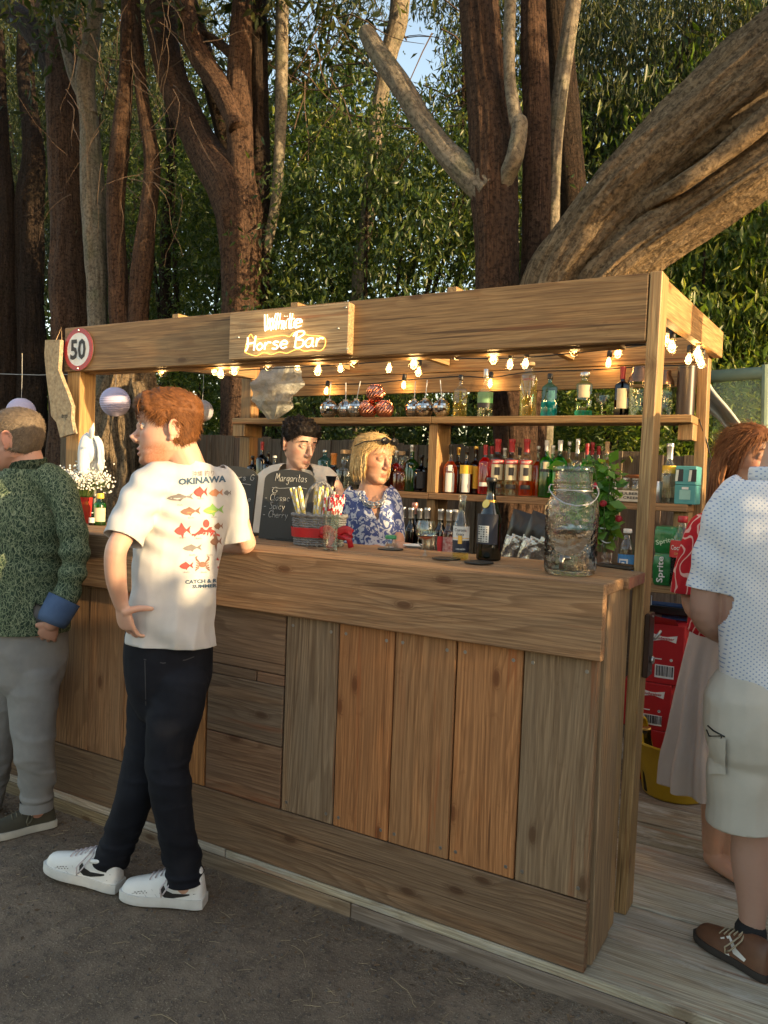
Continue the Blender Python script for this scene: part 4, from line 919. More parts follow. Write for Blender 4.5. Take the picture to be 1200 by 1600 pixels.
for px, lb, lq in [(775, 'clear vodka bottle with red cap, first of the three with red neck bands', L_CLEAR), (797, 'clear vodka bottle with red cap, middle of the three with red neck bands', L_CLEAR), (820, 'clear vodka bottle with dark red cap and red liquid glowing in its base', L_ORANGE)]:
    t = mb(px, 686, 11.5, lb, liq=lq, fill=.28 if lq is L_ORANGE else .3, cap=M_CAPRED, foil=.23, hs=.62, hn=.76, neck=.36, labels=[(.56, .63, M_LRED, 1.0), (.28, .55, M_LCREAM, .8), (.13, .2, M_LBLACK, .7)])
    r_ = 11.5/ppm(t.location); H_ = at(px, 686, y=yM).z-SH2
    btext(t, 'SMIRNOFF', M_INKW, H_*.595, H_*.04, r_+.002, r_*1.4)
    arc_label(t, 'crest', r_+.0016, H_*.36, H_*.5, CAMD(t.location), .35, M_INKK)
mb(838, 697, 9, 'orange-glowing bottle behind the last vodka bottle', dy=.06, liq=L_ORANGE, cap=M_CAPSIL)
mb(851, 688, 11, 'green gin bottle with black band, first of two right of the vodka', glassm=G_GREEN, liq=L_GREEN, cap=M_CAPWHITE, foil=.18, hs=.6, hn=.76, labels=[(.45, .5, M_LBLACK, .9), (.5, .62, M_LCREAM, .4)])
mb(872, 688, 12, 'green gin bottle with black band, above the big glass jar', glassm=G_GREEN, liq=L_GREEN, cap=M_CAPWHITE, foil=.18, hs=.6, hn=.76, labels=[(.45, .5, M_LBLACK, .9)])
mb(886, 690, 9, 'pale gold bottle behind the second green gin bottle', dy=.06, liq=L_GOLD, cap=M_CAPSIL)
mb(899, 686, 11, 'tall clear bottle with a silver top right of the green gin', liq=L_CLEAR, fill=.5, cap=M_CAPSIL, foil=.24, hs=.6, hn=.74)
mb(914, 693, 10, 'green bottle with a bright red cap behind the mint plant', glassm=G_GREEN, liq=L_GREEN, cap=M_CAPRED, foil=.2)
mb(922, 691, 10, 'bottle with a dark red cap behind the mint plant', dy=.05, glassm=G_GREEN, liq=L_DARK, cap=M_CAPRED, foil=.22)
mb(945, 690, 11, 'clear bottle with a tan top behind the mint leaves', liq=L_GOLD, cap=M_CORK, foil=.2)
for px, yt, gm, lq, cp, nm in [(714, 699, G_BROWN, L_AMBER, M_CAPGOLD, 'orange aperitif bottle'), (766, 697, G_CLEAR, L_RED, M_CAPRED, 'red gin bottle'), (786, 700, G_CLEAR, L_GOLD, M_CAPSIL, 'first vodka bottle'), (809, 699, G_CLEAR, L_AMBER, M_CAPBLK, 'middle vodka bottle'), (861, 696, G_GREEN, L_GREEN, M_CAPSIL, 'first green gin bottle'), (932, 697, G_CLEAR, L_ORANGE, M_CAPRED, 'mint plant'), (634, 702, G_CLEAR, L_AMBER, M_CAPBLK, 'amber decanter'), (618, 704, G_CLEAR, L_RED, M_CAPSIL, 'copper-coloured bottle')]:
    mb(px, yt, 10, 'bottle in the back row, peeping out behind the '+nm, dy=.075, glassm=gm, liq=lq, fill=.68, cap=cp, foil=.16)
t = mb(1043, 693, 14, 'tall clear tonic bottle with a yellow label right of the front post', liq=L_CLEAR, fill=.72, cap=M_CAPSIL, foil=.26, hs=.45, hn=.75, neck=.34, labels=[(.5, .63, M_LYEL, 1.1)])
# tins and boxes at the right end of the middle shelf
for px, lb in [(1026, 'silver tin beside the tonic bottle'), (955, 'small white tin behind the mint pot')]:
    p, H, r = put(px, 752, 788, 7, yM-.03, SH2); lathe_thing('drink_tin', lb+' on the middle shelf', 'tin', p, [('tin_body', [(0, 0), (r*.85, 0), (r, .006), (r, H-.006), (r*.85, H)], M_CAPSIL if px > 1000 else M_CAPWHITE), ('tin_lid', [(r*.86, H-.001), (r*.8, H-.002), (0, H-.003)], M_CAPSIL)])
def carton(name, label, cat, x0, x1, y0, y1, z0, z1, mt, parts=(), group=None):
    t = empty(name, ((x0+x1)/2, (y0+y1)/2, z0), label, cat, group)
    MB().box((0, 0, (z1-z0)/2), (x1-x0, y1-y0, z1-z0), bev=.003).build('carton_body', mt, t); return t
pa, pb = at(1053, 785, y=1.68), at(1086, 785, y=1.68); hz = (at(1070, 728, y=1.68).z-SH2)
t = carton('can_pack', 'plain teal card can pack, lower of two at the right end of the middle shelf', 'pack', pa.x, pb.x, 1.68, 1.83, SH2, SH2+hz*.5, M_LTEAL, group='teal can packs')
MB().box((0, -.0755, hz*.25), (.05, .002, hz*.25)).build('label', plain('pale teal print', (.3, .55, .5)), t)
MB().box((0, -.0757, hz*.42), (.03, .002, hz*.06)).build('label', M_INKW, t)
t = carton('can_pack', 'teal card can pack with dark openings, upper of two on the middle shelf', 'pack', pa.x, pb.x, 1.68, 1.83, SH2+hz*.5+.001, SH2+hz, M_LTEAL, group='teal can packs')
for dx in (-.028, .032): MB().box((dx, -.0755, hz*.25), (.032, .002, hz*.32)).build('opening', M_LBLACK, t)
for dx in (-.048, .012): MB().prism([(0, 0), (.012, .002), (.016, hz*.3), (.004, hz*.3)], (dx, -.0765, hz*.09), (1, 0, 0), (0, 0, 1), .002).build('can_edge', M_CAPSIL, t)
# mulberry crate with a terracotta bowl and jars
pa, pb = at(960, 780, y=1.66), at(1006, 780, y=1.66)
t = carton('fruit_crate', 'white fruit crate printed with dark lettering behind the front post', 'crate', pa.x, pb.x+.02, 1.66, 1.82, SH2, SH2+.055, plain('pale crate card', (.6, .53, .42), rough=.7))
lettering('MULBERRY', M_INKK, t, (0, -.0805, .041), (1, 0, 0), (0, 0, 1), .013, .01, width=(pb.x-pa.x)*.9); lettering('CREEK', M_INKK, t, (0, -.0805, .021), (1, 0, 0), (0, 0, 1), .013, .01, width=(pb.x-pa.x)*.55)
for k, dx in enumerate((-.045, .0, .045)):
    q = Vector((t.location.x+dx, 1.74, SH2+.0555)); lathe_thing('glass_jar', 'small glass jar standing in a row on the white crate', 'jar', q, [('jar_glass', [(0, 0), (.019, 0), (.02, .05), (.016, .056)], G_CLEAR), ('jar_lid', [(.017, .055), (.017, .063), (0, .063)], M_CAPWHITE)], 'jars on the crate')
q = Vector((t.location.x, 1.74, SH2+.119)); lathe_thing('terracotta_bowl', 'shallow terracotta bowl on top of the jars on the crate', 'bowl', q, [('bowl_body', [(0, 0), (.03, 0), (.06, .012), (.062, .016), (.05, .012), (0, .005)], plain('terracotta', (.45, .16, .06))), ('bowl_foot', [(.02, -.0005), (.028, -.0005), (.028, .0005)], MATS['terracotta'])])
# ---- wine bottles on the low back counter
yW = 1.62
for px, yt, gm, cp, lb, lab in [(617, 790, G_DKGREEN, M_CAPROSE, 'wine bottle half hidden at the shoulder of the blonde woman', None), (627, 792, G_CLEAR, M_CAPSIL, 'silver-capped pale wine bottle, second in the low row', None), (640, 793, G_DKGREEN, M_CAPSIL, 'silver-capped dark wine bottle, third in the low row', None), (645, 785, G_DKGREEN, M_CAPROSE, 'sparkling wine bottle with a knobbly pink foil top in the low row', None), (653, 794, G_DKGREEN, M_CAPSIL, 'silver-capped wine bottle behind the balloon wine glass', None), (665, 793, G_DKGREEN, M_CAPSIL, 'silver-capped dark wine bottle above the rim of the wine glass', None), (686, 795, G_DKGREEN, M_CAPSIL, 'silver-capped red wine bottle with a red label', M_LRED), (699, 796, G_CLEAR, M_CAPSIL, 'rose wine bottle with a flowery label beside the beer bottle', M_LFLORAL), (709, 796, G_DKGREEN, M_CAPSIL, 'silver-capped wine bottle mostly hidden by the beer bottle', None)]:
    dy = .06 if px in (645, 653, 709) else 0
    p, H, r = put(px, yt, 880, 10.5, yW+dy, SH3); H = min(H, .34)
    bottle('wine_bottle', lb, p, H, .037, glassm=gm, liq=L_ROSE if gm is G_CLEAR else L_DARK, fill=.6, cap=cp, foil=.2, hs=.55, hn=.74, neck=.4, group=GW, labels=[(.12, .5, lab or M_LCREAM, .9)] if lab else [])
# ---- crisps
M_FOIL = plain('silver foil', (.6, .58, .53), (.4, .38, .34), rough=.25, metal=.85, scale=14, bmp=1, bdist=.02); M_FOILK = plain('black foil print', (.02, .02, .02), rough=.3)
def crisp_bag(cx, cyy, cz, w_, h_, ang, label):
    t = empty('crisp_bag', (cx, cyy, cz), label, 'crisp packet', 'crisp packets on the low back counter'); m_ = MB(); nu, nv = 14, 18; vs = []; fs = []
    for sgn in (1, -1):
        for j in range(nv+1):
            for i in range(nu+1):
                u_, v_ = i/nu, j/nv; puff = max(0, math.sin(math.pi*u_)*math.sin(math.pi*min(1, max(0, v_))))**.55
                d = sgn*(.035*puff*(1+.5*mnoise.noise((u_*5, v_*6, sgn*3+ang)))+.001); x = (u_-.5)*w_*(1-.12*puff); z = v_*h_
                x, z = x*math.cos(ang)-z*math.sin(ang), x*math.sin(ang)+z*math.cos(ang); vs.append((x, -d, max(z, 0)))
    S = (nu+1)*(nv+1)
    for s_ in (0, 1):
        for j in range(nv):
            for i in range(nu): q = [s_*S+j*(nu+1)+i, s_*S+j*(nu+1)+i+1, s_*S+(j+1)*(nu+1)+i+1, s_*S+(j+1)*(nu+1)+i]; fs.append(q if s_ == 0 else q[::-1])
    vz = vs
    top = [f for f in fs if sum(vz[k][2] for k in f)/4 > h_*.6]; low = [f for f in fs if f not in top]
    MB().add(vs, low).build('bag_body', M_FOIL, t, smooth=True); MB().add(vs, top).build('bag_top', M_FOILK, t, smooth=True)
    MB().ball((math.sin(-ang)*h_*.25+.01, -.036, h_*.14), (.014, .002, .014), 12, 6).build('emblem', M_FOILK, t)
p = at(797, 878, y=1.56); crisp_bag(p.x, 1.58, SH3, .16, at(797, 797, y=1.58).z-SH3, -.25, 'crumpled silver crisp packet leaning behind the dark wine bottle')
p = at(826, 878, y=1.53); crisp_bag(p.x, 1.53, SH3, .17, at(830, 800, y=1.53).z-SH3, -.3, 'silver crisp packet with black top beside the big glass jar')
# red-and-white box behind jar edge
# ---- right end, lower shelf: lemonade, fizzy multipacks, cola
p, H, r = put(977, 826, 905, 13, 1.6, SH3); t = bottle('lemonade_bottle', 'clear plastic lemonade bottle with a blue swirl label left of the front post', p, H, r, cat='bottle', glassm=G_PET, liq=L_CLEAR, fill=.6, cap=M_CAPWHITE, caph=.08, hs=.6, hn=.88, neck=.42, labels=[(.14, .52, M_LBLUE, 1.3)])
for k, rr in enumerate((.022, .014, .007)):
    arc_label(t, 'ring_print', r+.0015+.0006*k, H*.35-rr, H*.35+rr, CAMD(p)-.35, rr/r, M_INKW if k % 2 == 0 else M_LBLUE)
btext(t, 'lemonade', M_INKW, H*.2, .016, r+.003, r*1.6)
M_SPRITE = plain('green multipack film', (.02, .2, .05), (.01, .13, .03), rough=.3, coat=.4)
pa, pb = at(1017, 912, y=1.56), at(1048, 912, y=1.56); zz = [SH3+.002, at(1030, 864, y=1.56).z, at(1030, 822, y=1.56).z]
for k, lb in enumerate(['green shrink-wrapped soft drink pack, lower one of the stack behind the front post', 'crumpled green soft drink pack, upper one of the stack behind the front post']):
    t = empty('drink_pack', ((pa.x+pb.x)/2+.01, 1.64, zz[k]), lb, 'pack', 'green soft drink packs'); h = zz[k+1]-zz[k]-.002; w_ = pb.x-pa.x+.02; m_ = MB()
    nn = 10; vs = []; K = 24
    for j in range(nn+1):
        z = h*j/nn
        for i in range(K):
            th = 2*math.pi*i/K; q = 1/max(abs(math.cos(th)), abs(math.sin(th))); q = min(q, 1.3); wob = 1+.05*mnoise.noise((math.cos(th)*3, math.sin(th)*3+k*5, z*30)); e = 1-.12*(2*j/nn-1)**4
            vs.append((w_/2*q*math.cos(th)*wob*e, .08*q*math.sin(th)*wob*e, z))
    m_.add(vs, [(j*K+i, j*K+(i+1) % K, (j+1)*K+(i+1) % K, (j+1)*K+i) for j in range(nn) for i in range(K)]+[tuple(range(K-1, -1, -1)), tuple(nn*K+i for i in range(K))]); m_.build('pack_film', M_SPRITE, t, smooth=50)
    if k == 0: lettering('Sprite', M_INKW, t, (-.012, -.084, h*.5), (0, -.0, 1), (-1, 0, 0), w_*.34, .015, width=h*.82)
    else: lettering('Sprite', plain('pale green ink', (.55, .75, .5)), t, (.0, -.086, h*.45), (.9, 0, .25), (-.25, 0, .9), .03, .015, width=w_*.75)
p, H, r = put(1062, 806, 910, 18, 1.58, SH3); t = bottle('cola_bottle', 'large cola bottle with a red cap and red label beside the green packs', p, H, r*.95, glassm=G_PET, liq=L_DARK, fill=.62, cap=M_CAPRED, caph=.09, hs=.62, hn=.9, neck=.36, labels=[(.42, .66, M_LRED, 1.4)])
btext(t, 'Coca-Cola', M_INKW, H*.56, .022, r*.97+.001, r*1.9); btext(t, 'ORIGINAL', M_INKGOLD, H*.475, .01, r*.97+.001, r*1.2)
arc_label(t, 'red_disc', r+.001, H*.1, H*.16, CAMD(p)+.1, .12, M_CAPSIL)
# ---- crates of beer on the floor, tub, folded chairs
M_BUD = plain('red beer carton', (.45, .015, .02), (.38, .012, .016), rough=.45, scale=6)
yB_ = 1.72
pa, pb = at(1004, 1060, y=yB_), at(1066, 1060, y=yB_)
zs_ = [0.0, .205, .415]; hh_ = [.203, .208, .215]
tops = [at(1030, 1068, y=yB_).z, at(1030, 975, y=yB_).z]; bot2 = at(1030, 1142, y=yB_).z
stack = [(.001, bot2-.002, -.02, 'bottom red beer carton of the stack, mostly hidden behind the yellow tub'), (bot2, tops[0]-.002, -.045, 'middle red beer carton of the stack behind the front post'), (tops[0], tops[1], 0, 'top red beer carton of the stack, its flap torn open')]
for i, (z0, z1, dx, lb) in enumerate(stack):
    w_ = pb.x-pa.x; t = carton('beer_carton', lb, 'box', pa.x+dx-.05, pb.x+dx, yB_, yB_+.26, z0, z1, M_BUD, group='red beer cartons'); h = z1-z0
    if i == 0: continue
    cx_ = .028
    MB().prism([(-.06, .0), (-.055, -.018), (-.012, -.008), (.012, -.008), (.055, -.018), (.06, .018), (.012, .008), (-.012, .008), (-.055, .018)], (cx_, -.1312, h*.77), (.97, 0, .0), (0, 0, 1), .002).build('bow_tie_emblem', M_INKW, t)
    lettering('Budweiser', M_BUD, t, (cx_, -.1325, h*.77), (1, 0, 0), (0, 0, 1), .014, .02, width=.09)
    lettering('a a a', plain('print red', (.7, .2, .15)) if 'print red' not in MATS else MATS['print red'], t, (cx_-.02, -.1305, h*.57), (1, 0, 0), (0, 0, 1), .004, .01, width=.1) if False else None
    MB().box((cx_+.005, -.1308, h*.21), (.09, .002, h*.22)).build('barcode_panel', M_INKW, t)
    bm_ = MB(); x_ = -.038
    while x_ < .046:
        wb = random.choice([.0015, .003, .0045]); bm_.box((cx_+.005+x_, -.1322, h*.22), (wb, .0012, h*.17)); x_ += wb+random.choice([.0015, .003])
    bm_.build('barcode', M_INKK, t)
    MB().box((cx_-.03, -.1306, h*.415), (.04, .0015, .005)).build('small_print', M_INKW, t); MB().lathe([(.004, 0), (.007, 0), (.007, .001), (.004, .001), (.004, 0)], 10, (cx_+.035, -.1306, h*.415), Matrix.Rotation(R(90), 3, 'X')).build('recycling_mark', M_INKW, t)
    if i == 2:
        MB().add([(-.07, -.13, h), (.09, -.13, h), (.08, -.17, h+.035), (-.075, -.16, h+.045)], [(0, 1, 2, 3)]).build('flap', M_BUD, t)
        MB().add([(-.1, -.135, h*.82), (-.06, -.15, h*.95), (-.035, -.14, h*.86), (-.06, -.145, h*.78)], [(0, 1, 2, 3)]).build('torn_edge', M_INKW, t)
# yellow tub
M_TUB = plain('yellow rubber', (.62, .4, .02), (.5, .31, .015), rough=.4, scale=8)
pc = at(1056, 1250, z=0.0); yc_ = 1.62; c0 = at(1055, 1200, y=yc_); rt = .185
tb = empty('rubber_tub', (c0.x, yc_, .001), 'yellow flexible rubber tub holding bottles on the deck', 'tub')
MB().lathe([(0, 0), (rt*.72, 0), (rt*.78, .01), (rt*1.0, .24), (rt*1.06, .25), (rt*1.05, .258), (rt*.98, .255), (rt*.74, .015), (0, .012)], 40, sy=.92).build('tub_body', M_TUB, tb, smooth=50)
for a in (math.pi*.93, math.pi*1.93):
    e = Vector((math.cos(a)*rt, math.sin(a)*rt*.92, .245)); tx = Vector((-math.sin(a), math.cos(a), 0)); pts = [e+tx*(.07*math.cos(q))+Vector((0, 0, .085*math.sin(q))) for q in np.linspace(0, math.pi, 12)]
    MB().tube(pts, [(.016, .008)]*12, 8).build('handle', M_TUB, tb, smooth=True)
bottle('sparkling_bottle', 'sparkling wine bottle with a pink-gold foil neck leaning in the yellow tub', (c0.x+.01, yc_-.02, .05), .34, .044, glassm=G_DKGREEN, liq=L_DARK, cap=M_CAPROSE, foil=.36, hs=.45, hn=.72, neck=.42, group='bottles in the tub').rotation_euler = (R(-4), R(6), 0)
bottle('sparkling_bottle', 'dark uncorked bottle with a gold rim standing in the yellow tub', (c0.x-.085, yc_-.06, .02), .30, .04, glassm=G_DKGREEN, liq=L_DARK, cap=M_CAPGOLD, caph=.03, hs=.5, hn=.74, neck=.45, group='bottles in the tub').rotation_euler = (R(3), R(-8), 0)
bg_ = MB()
for k in range(7):
    a = random.uniform(-.9, .9); q = Vector((c0.x+.07+random.uniform(-.02, .02), yc_-.03, .25)); pts = [q, q+Vector((math.sin(a)*.05, -.01, .1)), q+Vector((math.sin(a)*.12, -.02, .15)), q+Vector((math.sin(a)*.18, -.02, .12+random.uniform(-.03, .05)))]
    bg_.tube([Vector(z[:3]) for z in crom([tuple(z) for z in pts], 4)], [(.012, .002)]*13, 6)
o = bg_.build('lime_ribbon', plain('lime ribbon', (.3, .42, .05)), None, smooth=True); setp(o, 'lime green ribbon tied round the bottles in the yellow tub', 'ribbon')
# blue bag, black bar, folded chair frame
M_BLUEF = plain('blue fabric', (.07, .15, .36), (.05, .1, .26), rough=.8); M_GREYF = plain('grey slatted fabric', (.38, .38, .37), rough=.8)
pa, pb = at(1012, 955, y=1.66), at(1082, 955, y=1.66); zt_, zb_ = at(1050, 925, y=1.66).z, at(1050, 968, y=1.66).z
fc = empty('folding_chair', ((pa.x+pb.x)/2, 1.9, 0.001), 'folded blue camping chair with black arm and metal frame behind the beer cartons', 'folding chair')
lx = fc.location
MB().box((0, .02, .62), (.3, .03, .5), bev=.012).build('seat_fabric', M_BLUEF, fc)
for k in range(5): MB().box((-.12+.0, -.002, .8-.014*k), (.075, .014, .012)).build('slat', M_GREYF, fc)
MB().box((-.01, -.03, at(1045, 955, y=1.87).z), (.26, .035, .04), bev=.008).build('arm', M_CAPBLK, fc)
for dx in (.1, .125):
    MB().tube([(dx+.06, -.02, .88), (dx, -.02, .45), (dx-.04, -.02, .0)], .008, 8).build('leg', M_CAPSIL, fc, smooth=True)
MB().tube([(-.14, -.01, .9), (-.14, -.01, .0)], .008, 8).build('leg', M_CAPSIL, fc, smooth=True)
# bottle opener on the post
po = at(1012, 1005, y=.455)
op = empty('wall_bottle_opener', (.0325, .455, po.z), 'dark wooden bottle opener plate screwed to the side of the front post', 'bottle opener')
oz0, oz1 = at(1006, 1056, y=.45).z, at(1006, 957, y=.45).z; hh = oz1-oz0
MB().box((.006+.002, .0, (oz0+oz1)/2-po.z), (.018, .075, hh), bev=.003).build('backplate', plain('dark stained wood', (.05, .025, .018), rough=.4), op)
MB().tube([(.03, -.02, .02), (.045, 0, .045), (.03, .02, .02)], .005, 8).build('opener_hook', M_CAPSIL, op, smooth=True)
MB().lathe([(0, 0), (.012, 0), (.014, .008), (.008, .012), (0, .012)], 16, (.018, 0, -.055), Matrix.Rotation(R(90), 3, 'Y')).build('opener_ring', M_CAPSIL, op, smooth=True)
for z in (hh*.43, -hh*.43): MB().ball((.018, 0, z), .004, 8, 5).build('screw', M_SCREW, op)
# ------------------------------------------------------------------ on the counter
ZF = Zc+.0005; ZR = Zc+.0035   # front board / rear board top
# drinks dispenser
p = at(883, 899, z=ZF); k = ppm(p); R_, H_ = 40.5/k, 164/k
p = Vector((p.x, p.y+R_*.55, ZF)); dj = empty('drinks_dispenser', p, 'large dimpled glass drinks jar with wire handle and small tap, standing on the counter', 'glass jar')
prof = [(0, .004), (R_*.82, 0), (R_*.96, H_*.02), (R_, H_*.06), (R_*1.0, H_*.66), (R_*.97, H_*.71), (R_*.82, H_*.77), (R_*.72, H_*.795), (R_*.72, H_*.82), (R_*.78, H_*.83), (R_*.78, H_*.845), (R_*.72, H_*.855), (R_*.73, H_*.875), (R_*.78, H_*.885), (R_*.78, H_*.9), (R_*.71, H_*.915), (R_*.71, H_*.985), (R_*.68, H_)]
inner = [(r-.006, z) for r, z in prof[::-1] if z > .01]+[(0, .012)]
full = prof+inner
vs = []; fs = []; K = 56
for r, z in full:
    for j in range(K):
        th = 2*math.pi*j/K; q = r
        if H_*.06 <= z <= H_*.72 and r > R_*.7 and (r, z) in prof: q = r
        vs.append((q*math.cos(th), q*math.sin(th), z))
# dense body with raised dimple pattern
m_ = MB(); rows = []
zz_ = [z for r, z in prof]; rr_ = [r for r, z in prof]
zs2 = np.concatenate([np.linspace(H_*.06, H_*.7, 46)]); prof2 = [q for q in prof if q[1] < H_*.06]+[(float(np.interp(z, zz_[2:], rr_[2:])), float(z)) for z in zs2]+[q for q in prof if q[1] > H_*.7]
K = 72; vs = []; fs = []
full = prof2+inner; n1 = len(prof2)
for i, (r, z) in enumerate(full):
    for j in range(K):
        th = 2*math.pi*j/K; q = r
        if i < n1 and H_*.07 < z < H_*.69: q = r+.0038*mnoise.noise((math.cos(th)*7, math.sin(th)*7, z*75))+.0022*mnoise.noise((math.cos(th)*15, math.sin(th)*15, z*160))
        vs.append((q*math.cos(th), q*math.sin(th), z))
for i in range(len(full)-1):
    for j in range(K): fs.append((i*K+j, i*K+(j+1) % K, (i+1)*K+(j+1) % K, (i+1)*K+j))
m_.add(vs, fs); m_.build('jar_glass', glass('jar glass', (.97, 1, .99), .0, True, 1.42, .5, 80), dj, smooth=True, clean=True)
MB().lathe([(0, .013), (R_-.0062, .016), (R_-.0062, H_*.44), (0, H_*.44)], 48).build('water', M_WATER, dj, smooth=40)
MB().lathe([(R_*.8, H_*.985), (R_*.82, H_*.99), (R_*.82, H_*1.03), (R_*.76, H_*1.045), (0, H_*1.045)], 40).build('lid', glass('lid glass', (.75, .82, .82), .1), dj, smooth=50)
MB().tube([(R_*.745*math.cos(a), R_*.745*math.sin(a), H_*.81) for a in np.linspace(0, 2*math.pi, 40)], .0022, 6, cap=False).build('wire', M_CAPSIL, dj, smooth=True)
hdl = []
u_ = _r; n_ = Vector((-_fw.x, -_fw.y, 0)).normalized()
for a in np.linspace(0, math.pi, 22): hdl.append(u_*(R_*.97*math.cos(a))+n_*(R_*.72*math.sin(a)+.0)+Vector((0, 0, H_*(.84-.17*math.sin(a)))))
MB().tube(hdl, .0022, 6).build('wire_handle', M_CAPSIL, dj, smooth=True)
for s_ in (-1, 1): MB().tube([u_*(s_*R_*.76)+Vector((0, 0, H_*.86)), u_*(s_*R_*.9)+Vector((0, 0, H_*.86)), u_*(s_*R_*1.0)+Vector((0, 0, H_*.78)), u_*(s_*R_*.8)+Vector((0, 0, H_*.79))], .002, 6).build('wire', M_CAPSIL, dj, smooth=True)
M_TAP = plain('pewter tap', (.2, .19, .18), rough=.3, metal=.9); ad_ = (n_+u_*-.5).normalized(); ab = ad_*R_+Vector((0, 0, H_*.17))
tp_ = MB(); tp_.tube([ab, ab+ad_*.03], .009, 10); tp_.tube([ab+ad_*.028+Vector((0, 0, .012)), ab+ad_*.03+Vector((0, 0, -.03))], [.008, .007], 10); tp_.ball(ab+ad_*.02+Vector((.01, 0, .004)), (.018, .006, .008)); tp_.build('tap', M_TAP, dj, smooth=True)
# crystal bucket with mint
p = at(940, 886, z=ZR); p = Vector((p.x, p.y+.03, ZR)); k = ppm(p); rb, hb = 14/k, 60/k; cb_ = empty('crystal_bucket', p, 'cut-crystal ice bucket behind the glass jar holding a mint plant', 'ice bucket'); vs = []; fs = []; K = 24; J = 10
for j in range(J+1):
    for i in range(K): th = 2*math.pi*(i+.5*(j % 2))/K; q = (rb*.75+rb*.35*j/J)*(1+.03*((i+j) % 2)); vs.append((q*math.cos(th), q*math.sin(th), hb*j/J))
for j in range(J):
    for i in range(K): fs.append((j*K+i, j*K+(i+1) % K, (j+1)*K+(i+1) % K, (j+1)*K+i))
m_ = MB().add(vs, fs+[tuple(range(K-1, -1, -1))]); m_.build('bucket_glass', glass('crystal', (.95, .87, .85), .03), cb_)
MB().tube([(rb*1.12*math.cos(a), rb*1.12*math.sin(a), hb) for a in np.linspace(0, 2*math.pi, 30)], .003, 6, cap=False).build('rim', M_CAPSIL, cb_, smooth=True)
MB().tube([u_*(rb*1.1*math.cos(a))+Vector((0, 0, hb-.05*math.sin(a)))+n_*(rb*.9*math.sin(a)) for a in np.linspace(0, math.pi, 16)], .003, 6).build('handle', M_CAPSIL, cb_, smooth=True)
mint = empty('mint_plant', p+Vector((0, 0, .02)), 'bushy green mint plant with a few red flowers growing out of the crystal bucket', 'plant')
P = []; sm = MB()
for k_ in range(26):
    a = random.uniform(0, 6.28); top = Vector((math.cos(a)*random.uniform(.02, .14)-.03, math.sin(a)*random.uniform(.0, .08), random.uniform(.14, .37))); pts = [Vector((top.x*.25, top.y*.25, .03)), Vector((top.x*.55, top.y*.6, top.z*.6)), top]
    sm.tube([Vector(q) for q in crom([tuple(q) for q in pts], 4)], .0016, 5)
    for j in range(17):
        f_ = random.uniform(.3, 1); q = pts[0].lerp(pts[1], f_*2) if f_ < .5 else pts[1].lerp(pts[2], f_*2-1); P.append(q+Vector((random.gauss(0, .012), random.gauss(0, .012), random.gauss(0, .01))))
sm.build('stems', plain('green stem', (.1, .16, .04)), mint)
v, f = leaves_np(np.array([tuple(q) for q in P]), .042, .2, .62); o = bpy.data.objects.new('leaves', mesh_np('leaves', v, f, leafmat('mint leaf', (.06, .17, .03), (.1, .26, .04), (.2, .36, .07), .45))); COL.objects.link(o); o.parent = mint; o['kind'] = 'stuff'
for q in [(.0, -.05, .2), (-.03, -.06, .26), (.05, -.03, .15)]: MB().ball(q, (.013, .01, .012), 8, 6).build('flower', plain('red petal', (.5, .02, .04)) if 'red petal' not in MATS else MATS['red petal'], mint)
# phone
p = at(966, 888, z=ZR); t = empty('phone', (p.x, p.y+.02, ZR), 'dark phone lying flat at the right end of the counter', 'phone')
MB().box((0, 0, .006), (.08, .15, .012), Matrix.Rotation(R(65), 3, 'Z'), bev=.004).build('phone_body', plain('dark phone case', (.05, .04, .03), rough=.35), t); MB().box((0, 0, .0127), (.068, .138, .001), Matrix.Rotation(R(65), 3, 'Z')).build('screen', plain('black glass', (.01, .01, .012), rough=.08), t)
# coasters
M_SLATE = plain('black slate', (.02, .02, .021), rough=.5)
for px, py, lb in [(748, 881, 'round black coaster in front of the dark wine bottle'), (697, 875, 'round black coaster under the lit edge left of the beer bottle'), (610, 860, 'round black coaster under the green-lidded jar')]:
    p = at(px, py, z=ZF); t = lathe_thing('coaster', lb, 'coaster', (p.x, p.y+.0, ZF if p.y < .165 else ZR), [('coaster_disc', [(0, 0), (.05, 0), (.051, .002), (.05, .005), (.0, .005)], M_SLATE), ('felt', [(0, -.0003), (.045, -.0003), (.045, .0001)], M_CAPBLK)])
# prosecco
p = at(763, 875, z=ZR); H = (875-746)/ppm(p)
t = bottle('sparkling_bottle', 'open dark green sparkling wine bottle with gold collar standing on the counter', (p.x, p.y, ZR), H*1.0, .044, glassm=glass('bottle green dark', (.03, .07, .02)), liq=L_DARK, fill=.4, hs=.42, hn=.8, neck=.36, cap=M_CAPBLK, caph=.05, labels=[(.2, .56, M_LNAVY, 1.2, -.5), (.22, .42, M_LWHITE, .5, -.55, 1)], nseg=28)
arc_label(t, 'collar', .0215, H*.655, H*.73, CAMD(p), 3.1, M_CAPGOLD, 30)
t.children[-1].data.materials[0] = M_CAPYEL
a_ = CAMD(p)-.7; MB().lathe([(0, 0), (.016, 0), (.016, .002), (0, .002)], 18, (math.cos(a_)*.0245, math.sin(a_)*.0245, H*.68), Matrix.Rotation(a_, 3, 'Z') @ Matrix.Rotation(R(70), 3, 'Y')).build('seal', M_CAPGOLD, t)
bm_ = MB()
for j in range(7):
    for i in range(4): aa = CAMD(p)-.55+(i-1.5)*.22; bm_.box((math.cos(aa)*.0467, math.sin(aa)*.0467, H*.235+j*.0075*1.1), (.004, .004, random.choice([.001, .003, .004])), Matrix.Rotation(aa, 3, 'Z'))
bm_.build('small_print', M_INKK, t)
